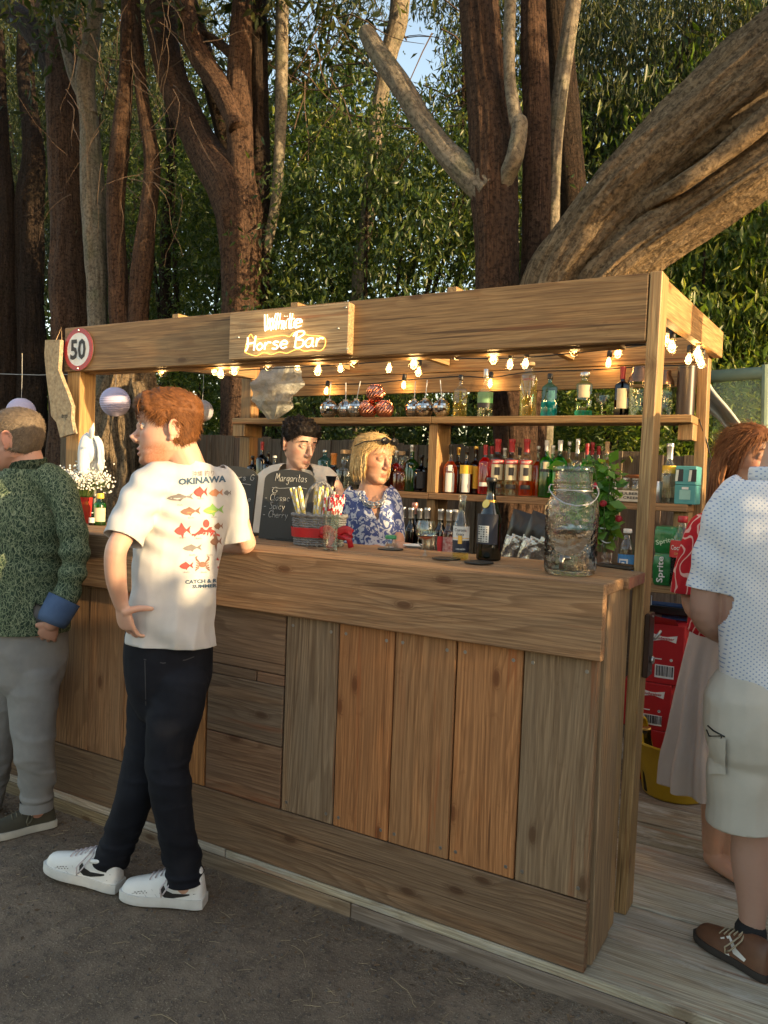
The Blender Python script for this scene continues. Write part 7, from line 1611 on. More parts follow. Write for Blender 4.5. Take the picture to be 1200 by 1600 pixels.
# octopus, crab
oc = [poly_px([(322+5*math.cos(a), 818+6.5*math.sin(a)) for a in np.linspace(0, 6.0, 14)]), poly_px([(313, 824), (331, 823), (329, 831), (315, 832)])]
for k in range(8):
    a = .3+k*.36; x0, y0 = 321+7*math.cos(a), 826+3*math.sin(a); pts = [(x0, y0), (x0+6*math.cos(a)+2, y0+4), (x0+9*math.cos(a)-1, y0+7+2*math.sin(k)), (x0+16*math.cos(a), y0+5+5*math.cos(k))]
    up_ = [(p, q-1.6) for p, q in pts]; dn = [(p, q+1.6) for p, q in pts[::-1]]; oc.append(([*up_, *dn], [(0, 1, 6, 7), (1, 2, 5, 6), (2, 3, 4, 5)]))
stick(tee, bvT, bA, oc, INKRD, 'octopus_print')
cr = [poly_px([(316+6*math.cos(a), 882+4.5*math.sin(a)) for a in np.linspace(0, 6.0, 12)])]
for sg in (-1, 1):
    for k in range(4): cr.append(poly_px([(316+sg*5, 880+k*2), (316+sg*(10+k*.5), 878+k*4), (316+sg*(9+k*.6), 880+k*4.2), (316+sg*5, 881.5+k*2)]))
    cr.append(poly_px([(316+sg*4, 878), (316+sg*9, 872), (316+sg*7, 868), (316+sg*11, 870), (316+sg*10.5, 875), (316+sg*5, 880)]))
stick(tee, bvT, bA, cr, INKBR, 'crab_print')
tiny = []
for px, py in [(281, 788), (313, 778), (298, 808), (334, 807), (285, 839), (310, 840), (300, 866), (291, 893), (318, 893), (327, 866)]: tiny.append(text_px('fish', px, py+1, 9, 2.2, -.05, .0))
stick(tee, bvT, bA, tiny, INKG, 'small_print')
for a, b in [((228, 768), (246, 800)), ]: pass
# body
bo_ = MB()
legN = [A(280, 1060, -.01), A(272, 1120, -.03), A(262, 1190, -.05), A(266, 1230, -.05), A(276, 1300, -.02), A(286, 1345, -.0), A(291, 1385, .0)]
legF = [A(246, 1060, .09), A(238, 1120, .08), A(226, 1185, .07), A(214, 1235, .08), A(192, 1295, .1), A(178, 1335, .11), A(170, 1352, .12)]
for q_ in (legN, legF): lo(bo_, [A(266, 1015, .03)]+q_, [.07, .075, .065, .054, .05, .043, .038, .036], n=14)
lo(bo_, [A(268, 1020, 0), A(274, 940, 0), A(282, 870, .02), A(291, 800, .03), A(297, 755, .03), A(299, 735, .03)], [(.12, .09), (.125, .09), (.135, .095), (.14, .09), (.11, .066), (.066, .058)], up=T_ax, n=24)
lo(bo_, [A(297, 745, .03), A(290, 718, .015), A(280, 694, .0), A(271, 660, -.005)], [(.07, .066), (.0585, .0585), (.056, .059), (.056, .06)], n=20)
lo(bo_, [A(240, 762, -.04), A(218, 795, -.09), A(194, 835, -.18), A(181, 862, -.215), A(181, 900, -.2), A(187, 934, -.165), A(191, 950, -.155)], [.046, .042, .036, .035, .034, .027, (.025, .02)], n=18)
lo(bo_, [A(350, 760, .09), A(368, 800, .125), A(380, 836, .15), A(384, 850, .165), A(362, 852, .23), A(325, 851, .30), A(310, 851, .34)], [.046, .04, .036, .035, .034, .028, .025], n=18)
# hand on the hip: thumb to the spine, fingers down over the hip
hand(bo_, A(190, 944, -.16), A(199, 985, -.135)-A(190, 944, -.16), HF*.8+HR*.5, HR, (.3, .5, .45), 1.0, .08, .1, tdir=A(236, 946, -.168)-A(200, 956, -.165))
hand(bo_, A(312, 850, .335), HF*.6-HR*.8, -UP, HF+HR*.5, (.15, .2, .2))
fA = (-HR*.98-HF*.2+UP*-.03).normalized(); hA = A(262, 668, -.01)
TA, bvA = headmesh(bo_, headframe(hA, fA, UP+HF*.02-HR*.03), 1.06, .88, 1.0, mouth_open=.005)
body(pA, bo_, .0042, SK_A, TA, (.82, .45, .42), (.6, .36, .22))
eyes(pA, TA, (.12, .2, .26)); brows(pA, TA, H_RED, thick=1.7)
def mkA(p):
    # crop: nape, round the ear, up the temple to a fringe
    if p.y < -.02: lim = -.062+.25*max(0, p.y+.06)
    else: lim = np.interp(p.y, [-.02, .0, .02, .05, .075, .1], [.012, .008, .012, .03, .046, .050])
    if p.z < lim: return -1
    t = .006+.019*max(0, min(1, (p.z-.0)/.08)); 
    if p.y > .045: t += .006
    return t*min(1, (p.z-lim)/.02+.25)
hair(pA, TA, bvA, H_RED, mkA, lambda p, n: Vector((0, .8, .25)) if p.z > .05 else Vector((0, -.55, -.8)) if p.y < .0 else Vector((0, .5, -.8)), 9000, (.016, .03), .0008, .3, .05, curl=.25, lump=.9)
fr_ = MB()
for i in range(130):   # fringe falling on the forehead
    x = random.uniform(-.055, .055); p = Vector((x, .088-abs(x)*.25, .082+random.uniform(-.012, .01))); d = Vector((random.uniform(-.25, .25), .55, -.55)); pts = [p]; ln = random.uniform(.035, .058)
    for k in range(4): p = p+d.normalized()*ln/4; d = d+Vector((0, -.32, -.22)); pts.append(p)
    fr_.tube([TA @ q for q in pts], [(.0028, .001), (.0026, .001), (.002, .0008), (.0014, .0006), (.0005, .0004)], 5)
o = fr_.build('fringe', H_RED, pA); o['kind'] = 'stuff'
# jeans
jn = MB(); hax = (HR*.92+HF*.38).normalized()
lo(jn, [A(264, 985, .01), A(264, 1020, .02), A(264, 1060, .03), A(262, 1095, .04)], [(.15, .118), (.155, .122), (.15, .125), (.125, .11)], up=hax, n=26)
lo(jn, legN, [(.105, .1), (.094, .088), (.076, .072), (.072, .070), (.063, .064), (.058, .064), (.062, .066)], n=22); lo(jn, legF, [(.1, .1), (.09, .088), (.074, .072), (.071, .07), (.06, .063), (.058, .062), (.06, .064)], n=22)
me = fuse(jn, .007, 3)
kz = A(262, 1200).z; az = A(285, 1370).z
def wJ(p):
    f = .003*nz(p, 10); k = math.exp(-((p.z-kz)/.11)**2); f += .007*k*max(0, rid(Vector((p.x*.35, p.y*.35, p.z*1.6)), 14, 14, 2)-.25); k2 = math.exp(-((p.z-az-.06)/.1)**2); f += .011*k2*max(0, rid(Vector((p.x*.4, p.y*.4, p.z*1.5+p.x*.3)), 17, 17, 5)-.2)
    k3 = math.exp(-((p.z-A(262, 1100).z)/.09)**2); return f+.007*k3*max(0, rid(Vector((p.x*.4+p.z*.3, p.y*.4, p.z*1.2)), 13, 13, 9)-.3)
wrinkle(me, wJ); cutaway(me, [(legN[-1]+Vector((0, 0, .015)), Vector((.1, 0, -1)), .12), (legF[-1]+Vector((0, 0, .015)), Vector((-.25, 0, -1)), .12)])
jo = cloth_obj('jeans', me, M_JEAN, pA); bvJ = bvh_of(jo)
M_STITCH = plain('dark grey stitch', (.05, .05, .055), rough=.8)
def line_px(pts, w_): return ([(a, b-w_) for a, b in pts]+[(a, b+w_) for a, b in pts[::-1]], [(i, i+1, 2*len(pts)-2-i, 2*len(pts)-1-i) for i in range(len(pts)-1)])
stick(jo, bvJ, bA, [line_px([(225, 1030), (255, 1036), (290, 1031), (303, 1026)], .8)], M_STITCH, 'pocket_seam'); stick(jo, bvJ, bA, [([(226+i*.3, 1032+i*14), (227.3+i*.3, 1032+i*14), (227.6+i*.3, 1046+i*14), (226.3+i*.3, 1046+i*14)], [(0, 1, 2, 3)]) for i in range(5)], M_STITCH, 'pocket_seam')
# trainers
M_SEAM2 = plain('grey seam line', (.33, .33, .33), rough=.8)  # grey lines drawn along the shoe panel seams
def zfix(p): return Vector((p.x, p.y, G+.001))
for hp_, tp_, lb in [((316, 1428), (188, 1417), 'near'), ((182, 1404), (70, 1380), 'far')]:
    he, to = zfix(at(hp_[0], hp_[1]-6, z=G)), zfix(at(tp_[0], tp_[1]-8, z=G))
    d = (to-he).normalized(); he = he+HF*.03; to = to+HF*.03
    if lb == 'far': to = to+Vector((0, 0, .02)); 
    if lb == 'near': he += d*.0
    so = shoe(pA, bA, he, to, M_SNEAK, M_SOLEW, .046, .096, .034, lace=M_LACE, sidedir=1)
    bvS = bvh_of(so)
    hx, hy, tx, ty = hp_[0], hp_[1], tp_[0], tp_[1]; Lx = tx-hx
    def sp(s, up_): return (hx+Lx*s, hy+(ty-hy)*s-up_+(8 if lb == 'near' else 3))
    up1 = [sp(.08, 39), sp(.25, 36), sp(.4, 35.5), sp(.5, 38), sp(.545, 44), sp(.55, 50)]; lo1 = [sp(.53, 37), sp(.47, 31), sp(.4, 29.5), sp(.25, 33)]
    pts = [sp(.07, 38.6), sp(.22, 36.5), sp(.36, 36), sp(.44, 40), sp(.475, 48), sp(.515, 42), sp(.52, 34), sp(.46, 28.5), sp(.36, 28.5), sp(.22, 32.5)]
    stick(so, bvS, bA, [(pts, [(0, 1, 9), (1, 2, 8, 9), (2, 3, 7, 8), (3, 4, 5, 6), (3, 6, 7)])], M_SWOOSH, 'swoosh_mark', .0012)
    if lb == 'near': stick(so, bvS, bA, [(([sp(.14, 22.5), sp(.2, 22), sp(.235, 25), sp(.225, 21), sp(.2, 20.2)]), [(0, 1, 4), (1, 2, 3, 4)])], M_SWOOSH, 'swoosh_mark', .0012)
    dots = []
    for i in range(4):
        for j in range(2): a, b = sp(.80-.04*i+.02*j, 31+2.5*j-i*-.9); dots.append(poly_px([(a-1, b-.7), (a+1, b-.7), (a+1, b+.7), (a-1, b+.7)]))
    stick(so, bvS, bA, dots, INKG, 'vent_holes', .001)
    stick(so, bvS, bA, [line_px([sp(.98, 16), sp(.86, 30), sp(.74, 36), sp(.66, 24), sp(.62, 12)], .5), line_px([sp(.62, 40), sp(.54, 26), sp(.5, 12)], .45), line_px([sp(.0, 30), sp(.14, 28), sp(.2, 14)], .45)], M_SEAM2, 'seam', .001)
    # ankle collar
    x_ = d; c0 = he+x_*.075-bA
    MB().tube([c0+Vector((.045*math.cos(a)*x_.x-.036*math.sin(a)*x_.y, .045*math.cos(a)*x_.y+.036*math.sin(a)*x_.x, .108+.006*math.cos(a+3.14))) for a in np.linspace(0, 6.283, 22)], .008, 8, cap=False).build('collar', M_SNEAK, so, smooth=True)
# ================= man in green shirt at the left edge
bB = at(30, 1296, z=G); B = Pose(bB)
pB = empty('person', bB, 'man in dark green leaf-print shirt and grey trousers at the left edge', 'person')
def leafpat(nt, v, cc):
    def lines(sc_, w_, off):
        n1 = N(nt, 'ShaderNodeTexNoise', Scale=22.0, Detail=2); nt.links.new(v, n1.inputs['Vector']); ad = N(nt, 'ShaderNodeVectorMath', operation='MULTIPLY_ADD'); nt.links.new(n1.outputs[1], ad.inputs[0]); ad.inputs[1].default_value = (.05, .05, .05); nt.links.new(v, ad.inputs[2])
        mp = nt.nodes.new('ShaderNodeMapping'); mp.inputs['Rotation'].default_value = off; mp.inputs['Scale'].default_value = (1, 1, .45); nt.links.new(ad.outputs[0], mp.inputs[0]); vo = N(nt, 'ShaderNodeTexVoronoi', Scale=sc_, feature='DISTANCE_TO_EDGE'); nt.links.new(mp.outputs[0], vo.inputs['Vector']); return ramp(nt, vo.outputs['Distance'], [(0, 1), (w_, .8), (w_*1.6, 0)])
    c = mixc(nt, lines(62, .05, (.5, .4, .8)), cc, (.13, .17, .1)); return mixc(nt, lines(85, .035, (-.6, .5, 0)), c, (.24, .28, .18))
M_GSH = clothmat('green leaf print cotton', (.03, .055, .034), (.022, .042, .028), extra=leafpat, rough=.8); M_DENC = clothmat('denim cuff', (.08, .13, .24), (.06, .1, .19)); M_LIN = clothmat('grey linen', (.25, .25, .245), (.2, .2, .2), weave=420, bmp=.5, coarse=12); M_OLIVE = plain('olive suede', (.06, .055, .035), (.045, .04, .027), rough=.9); M_SOLEC = plain('cream sole', (.55, .53, .46), rough=.6)
axB = (HR*.85+HF*.5).normalized(); s_ = MB()
lo(s_, [B(45, 1000, .0), B(42, 940, .0), B(42, 860, 0), B(44, 800, 0), B(46, 755, 0), B(44, 728, 0)], [(.165, .135), (.168, .138), (.168, .138), (.165, .128), (.14, .095), (.085, .078)], up=axB, n=30)
lo(s_, [B(62, 742, -.02), B(92, 765, -.05), B(112, 820, -.07), B(116, 880, -.08), B(106, 925, -.10), B(90, 958, -.13)], [.07, .068, .058, .052, .049, .045], n=20)
lo(s_, [B(28, 742, .1), B(0, 775, .16), B(-20, 860, .2)], [.075, .074, .066], n=18)
me = fuse(s_, .007, 3)
def wB(p): q = (p-B(116, 880, -.08)).length; return .006*max(0, rid(p, 8, 4, 2)-.4)+.004*nz(p, 9)+.008*math.exp(-q*q/.02)*math.sin(p.z*70+2*nz(p, 6))+.0045*math.sin((p.z*.8+p.x*.5)*42+3*nz(p, 4))*(.3+.7*abs(nz(p, 3)))
wrinkle(me, wB); nb_ = (B(90, 958, -.13)-B(106, 925, -.1)).normalized()
cutaway(me, [(B(42, 985, 0), Vector((.0, 0, -1)), .4), (B(91, 955, -.128), nb_, .1), (B(44, 733, 0), UP, .11)])
cloth_obj('shirt', me, M_GSH, pB)
cf = MB(); cf.tube([B(101, 936, -.11), B(84, 966, -.135), (B(80, 974, -.14))], [.066, .062, .056], 20, cap=False); c_o = cf.build('cuff', M_DENC, pB, smooth=True); md = c_o.modifiers.new('thickness', 'SOLIDIFY'); md.thickness = .005
cl = MB()
for sg in (-1, 1): cl.tube([B(44, 731, 0)+axB*(sg*.0)+Vector((.07*math.cos(a), .07*math.sin(a), .014+.01*math.sin(a))) for a in np.linspace(0, 6.283, 24)], [(.024, .004)]*24, 8, cap=False, up=UP)
cl.build('collar', M_GSH, pB, smooth=True)
b_ = MB()
lo(b_, [B(45, 1000, 0), B(42, 860, 0), B(46, 760, 0), B(45, 735, 0)], [(.12, .09), (.125, .095), (.1, .07), (.07, .06)], up=axB, n=22)
lo(b_, [B(46, 742, 0), B(40, 715, -.005), B(34, 690, -.01)], [.072, .066, .064], n=18)
lo(b_, [B(80, 765, -.04), B(111, 830, -.07), B(112, 890, -.08), B(90, 958, -.13), B(80, 976, -.13)], [.04, .04, .036, .031, .029], n=16); hand(b_, B(82, 974, -.13), B(66, 1010, -.06)-B(82, 974, -.13), -HR*.3+HF, -HR, (.2, .3, .2))
lo(b_, [B(45, 1000, 0), B(50, 1100, -.01), B(57, 1268, .01)], [.085, .07, .036], n=14)
fB = (-HR*.95+HF*.28-UP*.05).normalized()
TB, bvB = headmesh(b_, headframe(B(26, 684, -.01), fB, UP-HR*.02), 1.1, 1.0, 1.06)
body(pB, b_, .005, SK_B, TB); eyes(pB, TB)
def mkB(p):
    if p.y < -.01: lim = -.06+.3*max(0, p.y+.06)
    else: lim = np.interp(p.y, [-.01, .01, .03, .05, .1], [.01, .02, .06, .095, .12])
    if p.z < lim: return -1
    return (.006 if p.z < .07 else .0045)
hair(pB, TB, bvB, H_GREY, mkB, lambda p, n: Vector((0, .6, -.4)), 4200, (.008, .014), .0009, .4, shell=.75)
tr = MB(); lo(tr, [B(44, 950, .01), B(46, 1010, .01), B(48, 1060, .01)], [(.152, .125), (.152, .125), (.135, .115)], up=axB, n=26)
lgB = [B(52, 1050, 0), B(52, 1110, -.02), B(54, 1170, -.03), B(58, 1220, -.0), B(57, 1252, .01), B(57, 1268, .01)]
lo(tr, lgB, [(.115, .11), (.096, .092), (.08, .078), (.068, .068), (.06, .06), (.061, .061)], n=22); lo(tr, [B(20, 1050, .12), B(-5, 1130, .14), B(-18, 1200, .14), B(-25, 1262, .16)], [.11, .095, .085, .07], n=20)
me = fuse(tr, .0075, 3); zb = B(57, 1240).z
wrinkle(me, lambda p: .004*nz(p, 8)+.011*math.exp(-((p.z-zb-.05)/.1)**2)*max(0, rid(Vector((p.x*.4, p.y*.4, p.z*1.4+p.x*.3)), 15, 15, 5)-.2)+.010*max(0, rid(Vector((p.x*.7+p.z*.25, p.y*.7, p.z*.8)), 9, 9, 1)-.45))
cutaway(me, [(lgB[-1]+Vector((0, 0, .012)), -UP, .13)]); cloth_obj('trousers', me, M_LIN, pB)
MB().tube([lgB[-1]+UP*.05, lgB[-1]+UP*.012], [.066, .067], 22, cap=False).build('turn_up', M_LIN, pB, smooth=True)
he, to = zfix(at(80, 1292, z=G)), zfix(at(-30, 1318, z=G)); shoe(pB, bB, he+HF*.03, to+HF*.03, M_OLIVE, M_SOLEC, .05, .07, .03, lace=plain('olive lace', (.12, .11, .07)))
he, to = zfix(at(-40, 1260, z=G)), zfix(at(-130, 1275, z=G)); shoe(pB, bB, he+HF*.03, to+HF*.03, M_OLIVE, M_SOLEC, .05, .07, .03)
# ================= bartender
def shirtdots(nt, v, cc): return cc
cC = at(465, 700, y=1.2); bC = Vector((cC.x, cC.y, .001)); C_ = Pose(bC)
pC = empty('person', bC, 'dark-haired young bartender in a cream shirt behind the chalkboard, looking down', 'person')
M_CREAM = clothmat('cream shirt', (.62, .6, .55), (.55, .53, .49)); axC = (HR*.95-HF*.3).normalized(); s_ = MB()
lo(s_, [C_(452, 1050, .0), C_(455, 900, 0), C_(458, 820, 0), C_(462, 761, 0), C_(463, 736, 0)], [(.17, .12), (.17, .12), (.18, .12), (.16, .09), (.08, .065)], up=axC, n=28)
lo(s_, [C_(448, 743, 0), C_(415, 756, .02), C_(402, 810, .0), C_(398, 838, -.02)], [.07, .07, .064, .06], n=18); lo(s_, [C_(478, 743, .0), C_(512, 753, -.02), C_(522, 800, -.05), C_(524, 826, -.07)], [.068, .068, .062, .058], n=18)
me = fuse(s_, .007, 2); wrinkle(me, lambda p: .006*max(0, rid(p, 9, 3, 1)-.4)+.004*nz(p, 10)+.004*math.sin((p.z+p.x*.7)*55+3*nz(p, 5))*abs(nz(p, 4)))
cutaway(me, [(C_(463, 747, -.04), (UP-HF*.7), .1), (C_(398, 834, -.018), (C_(398, 838, -.02)-C_(402, 810, 0)), .09), (C_(524, 822, -.066), C_(524, 826, -.07)-C_(522, 800, -.05), .085)])
cloth_obj('shirt', me, M_CREAM, pC)
for sg in (-1, 1): MB().prism([(0, 0), (.05*sg, -.012), (.075*sg, -.055), (.02*sg, -.075)][::sg], C_(463+sg*8, 732, -.075), HR, UP*.9-HF*.3, .004).build('collar', M_CREAM, pC)
b_ = MB(); lo(b_, [C_(452, 1080, 0), C_(455, 900, 0), C_(460, 781, 0), C_(463, 741, 0)], [(.15, .1), (.15, .105), (.15, .095), (.075, .06)], up=axC, n=22)
lo(b_, [C_(463, 753, -.01), C_(463, 729, -.0), C_(465, 701, .0)], [.062, .056, .056], n=18)
lo(b_, [C_(418, 761, .02), C_(402, 820, 0), C_(396, 860, -.03), C_(400, 900, -.1)], [.05, .047, .042, .034], n=14); hand(b_, C_(400, 900, -.1), HR*.5-HF, -UP, HR)
lo(b_, [C_(508, 759, -.02), C_(522, 810, -.05), C_(536, 842, -.1), C_(540, 815, -.18), C_(534, 776, -.22)], [.05, .046, .042, .036, .028], n=14)
hand(b_, C_(534, 777, -.22), UP*.9-HR*.42, -HR*.6+HF*.4, -HF-HR*.3, (.75, .8, .5), 1.0, .06, .5)
lo(b_, [C_(445, 1080, 0), C_(442, 1300, 0), (C_(440, 1300, 0)+Vector((0, 0, -C_(440, 1300, 0).z+.05)))], [.09, .06, .045], n=12)
fC = (HR*.62-HF*.72-UP*.22).normalized(); TC, bvC = headmesh(b_, headframe(C_(468, 693, -.02), fC, UP+HR*.05), 1.06, 1.05, .98)
body(pC, b_, .0048, SK_C, TC, (.85, .55, .55), (.72, .66, .64)); eyes(pC, TC, (.07, .05, .03), (.1, -.5)); brows(pC, TC, H_BLK, thick=1.3)
def mkC(p):
    lim = -.05+.25*max(0, p.y+.06) if p.y < -.02 else np.interp(p.y, [-.02, 0, .02, .05, .075, .1], [.005, .0, .012, .04, .052, .056])
    if p.z < lim: return -1
    return (.010+.022*max(0, min(1, (p.z-.015)/.06)))*min(1, (p.z-lim)/.02+.3)
hair(pC, TC, bvC, H_BLK, mkC, lambda p, n: Vector((math.sin(p.x*90), .7, .3+math.cos(p.y*80))), 5200, (.02, .034), .0012, .8, .06, curl=1.3, shell=.75, lump=2.2)
pt = C_(521, 761, -.25); MB().box(pt, (.03, .03, .09), Matrix.Rotation(.5, 3, 'Y'), bev=.005)
gl_ = empty('shaker_tin', bC+C_(517, 759, -.255), 'dark metal bar jigger held in the hand of the bartender', 'jigger'); MB().lathe([(0, -.055), (.026, -.055), (.03, -.05), (.017, 0), (.027, .045), (.03, .05), (.0, .03)], 20).build('jigger_cup', plain('dark steel', (.06, .06, .065), rough=.3, metal=.8), gl_, smooth=40); MB().lathe([(.017, -.004), (.019, 0), (.017, .004)], 16).build('waist_ring', MATS['dark steel'], gl_, smooth=True)
# ================= blonde woman behind the bar
cD = at(585, 720, y=1.0); bD = Vector((cD.x, cD.y, .001)); D_ = Pose(bD)
pD = empty('person', bD, 'blonde woman behind the bar in blue patterned dress and chunky necklace', 'person')
def bluepat(nt, v, cc):
    n1 = noise(nt, v, 26, 3, .55, 1.8); return mixc(nt, ramp(nt, n1, [(.5, 0), (.545, 1)]), cc, (.55, .58, .66))
M_BLUED = clothmat('blue leaf print', (.06, .09, .24), (.09, .12, .3), extra=bluepat); axD = (HR*.93-HF*.35).normalized(); s_ = MB()
lo(s_, [D_(585, 1000, 0), D_(585, 900, 0), D_(584, 850, 0), (D_(583, 805, 0)), D_(581, 775, 0), D_(579, 762, 0)], [(.15, .125), (.14, .115), (.135, .115), (.142, .12), (.13, .085), (.075, .065)], up=axD, n=28)
lo(s_, [D_(563, 770, .0), D_(550, 785, .02), D_(545, 830, .02), D_(546, 858, .0)], [.058, .058, .052, .048], n=16); lo(s_, [D_(598, 770, 0), D_(610, 785, -.02), D_(616, 830, -.04), D_(618, 852, -.05)], [.056, .056, .05, .047], n=16)
lo(s_, [D_(590, 1000, 0), D_(592, 1120, 0), (D_(595, 1200, 0))], [.15, .17, .19], n=20)
me = fuse(s_, .007, 2); wrinkle(me, lambda p: .005*max(0, rid(p, 9, 2, 1)-.4)+.004*nz(p, 9))
vn = D_(588, 800, -.13); cutaway(me, [(D_(579, 767, -.0), UP, .1), (D_(546, 852, .0), -UP, .075), (D_(618, 848, -.05), -UP, .075)])
# V neckline
bm = bmesh.new(); bm.from_mesh(me); dead = []
v0, vt = D_(590, 815, -.12), D_(584, 768, -.08)
for f in bm.faces:
    c = f.calc_center_median(); k = (c.z-v0.z)/(vt.z-v0.z)
    if 0 < k < 1.3 and (c-v0.lerp(vt, k)).dot(HF) < .06 and abs((c-v0.lerp(vt, k)).dot(HR)) < .046*k: dead.append(f)
bmesh.ops.delete(bm, geom=dead, context='FACES'); bm.to_mesh(me); bm.free(); cloth_obj('dress', me, M_BLUED, pD)
b_ = MB(); lo(b_, [D_(585, 1000, 0), D_(585, 860, 0), D_(583, 800, 0), D_(581, 773, 0), D_(579, 760, 0)], [(.13, .105), (.12, .1), (.128, .11), (.115, .075), (.06, .055)], up=axD, n=22)
lo(b_, [D_(579, 768, 0), D_(579, 752, -.005), D_(580, 730, -.01)], [.052, .047, .047], n=16)
lo(b_, [D_(558, 778, .0), D_(546, 830, .02), D_(548, 870, -.02), D_(575, 862, -.14), D_(590, 858, -.18)], [.042, .04, .036, .03, .024], n=14); hand(b_, D_(590, 858, -.18), HR-HF*.3, -UP, HF)
lo(b_, [D_(603, 778, -.01), D_(617, 830, -.05), D_(622, 862, -.1), D_(624, 856, -.22), (D_(626, 852, -.28))], [.042, .04, .036, .028, .024], n=14); hand(b_, D_(625, 852, -.28), HR*.6-HF*.6, -UP, -HR, (.5, .5, .4), .95)
for dx in (-.07, .07): lo(b_, [D_(590, 1150, 0)+axD*dx, Vector((axD.x*dx, axD.y*dx, .5)), Vector((axD.x*dx, axD.y*dx, .06))], [.06, .05, .04], n=12)
fD = (HR*.70-HF*.68-UP*.06).normalized(); TD, bvD = headmesh(b_, headframe(D_(583, 716, -.02), fD, UP+HR*.03), .99, .95, .93)
body(pD, b_, .0045, SK_D, TD, (.8, .42, .42)); eyes(pD, TD, (.1, .14, .12), (.15, 0)); brows(pD, TD, H_BLD, thick=.8)
def mkD(p):
    lim = -.105 if p.y < .0 else np.interp(p.y, [0, .03, .055, .08, .1], [-.09, .0, .045, .058, .062])
    if p.z < lim: return -1
    return (.009+.008*max(0, min(1, p.z/.07)))*(1.25 if p.z < .0 else 1)*min(1, (p.z-lim)/.02+.3)
hair(pD, TD, bvD, H_BLD, mkD, lambda p, n: Vector((p.x*6, -.55, -.9)) if p.z < .085 else Vector((math.copysign(.6, p.x), -.7, -.2)), 3400, (.03, .05), .0011, .05, .08, curl=.06, shell=.95, lump=.5)
# bob: locks at the sides and nape
lk = MB()
for i in range(520):
    a = random.uniform(-2.7, 2.7)-math.pi/2; 
    if abs(a+math.pi/2) > 2.05: continue
    p = Vector((.086*math.cos(a), .098*math.sin(a)-.008, random.uniform(-.02, .065))); ln = random.uniform(.07, .125); pts = [p]; d = Vector((math.cos(a)*.35, math.sin(a)*.35, -1))
    for k in range(5): p = p+d.normalized()*ln/5; d = d+Vector((-math.cos(a)*.22+random.uniform(-.03, .03), -math.sin(a)*.22, 0)); pts.append(p)
    lk.tube([TD @ q for q in pts], [(.0028, .0012), (.0034, .0014), (.0034, .0014), (.003, .0012), (.002, .001), (.0008, .0006)], 5)
o = lk.build('hair_locks', H_BLD, pD, smooth=True); o['kind'] = 'stuff'
sg_ = empty('sunglasses', bD, 'dark sunglasses pushed up on the hair of the blonde woman', 'sunglasses'); M_LENS = plain('dark lens', (.012, .012, .014), rough=.08)
for q in (-1, 1):
    m_ = MB(); e = MB().ball((q*.033, .103, .088), (.028, .010, .019), 14, 8, None); m_.add([TD @ Vector(v) for v in e.v], e.f); m_.build('lens', M_LENS, sg_, smooth=True)
    MB().tube([TD @ Vector((q*.06, .1, .09)), TD @ Vector((q*.1, .03, .075)), TD @ Vector((q*.104, -.03, .05))], .0028, 6).build('temple_arm', M_LENS, sg_, smooth=True)
MB().tube([TD @ Vector((-.012, .112, .09)), TD @ Vector((0, .115, .093)), TD @ Vector((.012, .112, .09))], .0025, 6).build('bridge', M_LENS, sg_, smooth=True)
nk = empty('necklace', bD, 'chunky silver chain necklace worn by the blonde woman', 'necklace'); cen = D_(580, 766, -.02)
for i in range(20):
    a = math.pi*(.0+i/19.0); rr = .075; p = D_(581, 768, -.0)+axD*(.07*math.cos(a))+Vector((0, 0, -.062*math.sin(a)**1.2))-HF*(.055+.075*math.sin(a)**.7)+HR*.012*math.sin(a); big = .006+.008*math.sin(a)**2
    tx = axD*(-math.sin(a))+UP*(-.8*math.cos(a)); tx.normalize(); yy = tx.cross(HF).normalized() if i % 2 else HF; MB().tube([p+tx*(big*1.3*math.cos(q))+yy*(big*math.sin(q)) for q in np.linspace(0, 6.283, 12)], big*.27, 6, cap=False).build('chain_link', M_CAPSIL, nk, smooth=True)
er = empty('pearl_earring', bD, 'small pearl earring on the near ear of the blonde woman', 'earring'); MB().ball(TD @ Vector((-.082, .0, -.045)), .007, 10, 8).build('pearl', plain('pearl', (.75, .72, .66), rough=.15, coat=.8), er, smooth=True); MB().tube([TD @ Vector((-.081, .0, -.04)), TD @ Vector((-.079, .0, -.034))], .0015, 5).build('hook', M_CAPSIL, er)
# ================= man in dotted shirt, right edge
bE = at(1190, 1500, z=0); bE.z = .001; E_ = Pose(bE)
pE = empty('person', bE, 'man seen from behind in white dotted shirt and beige cargo shorts', 'person')
def dots(nt, v, cc):
    mp = nt.nodes.new('ShaderNodeMapping'); mp.inputs['Rotation'].default_value = (0, 0, -YAW); nt.links.new(v, mp.inputs[0]); sp = nt.nodes.new('ShaderNodeSeparateXYZ'); nt.links.new(mp.outputs[0], sp.inputs[0])
    def sn(s_, k):
        a = N(nt, 'ShaderNodeMath', operation='MULTIPLY'); a.inputs[1].default_value = k; nt.links.new(s_, a.inputs[0]); b = N(nt, 'ShaderNodeMath', operation='SINE'); nt.links.new(a.outputs[0], b.inputs[0]); return b.outputs[0]
    m2 = N(nt, 'ShaderNodeMath', operation='MULTIPLY'); nt.links.new(sn(sp.outputs[0], 2*math.pi/.0145), m2.inputs[0]); nt.links.new(sn(sp.outputs[2], 2*math.pi/.0145), m2.inputs[1])
    return mixc(nt, ramp(nt, m2.outputs[0], [(.55, 0), (.68, 1)]), cc, (.26, .34, .52))
M_DOT = clothmat('white dotted cotton', (.68, .7, .74), (.64, .66, .7), extra=dots); M_SHORT = clothmat('stone cotton', (.52, .49, .43), (.45, .43, .38), weave=500, coarse=8); axE = (HR*.97+HF*.24).normalized(); s_ = MB()
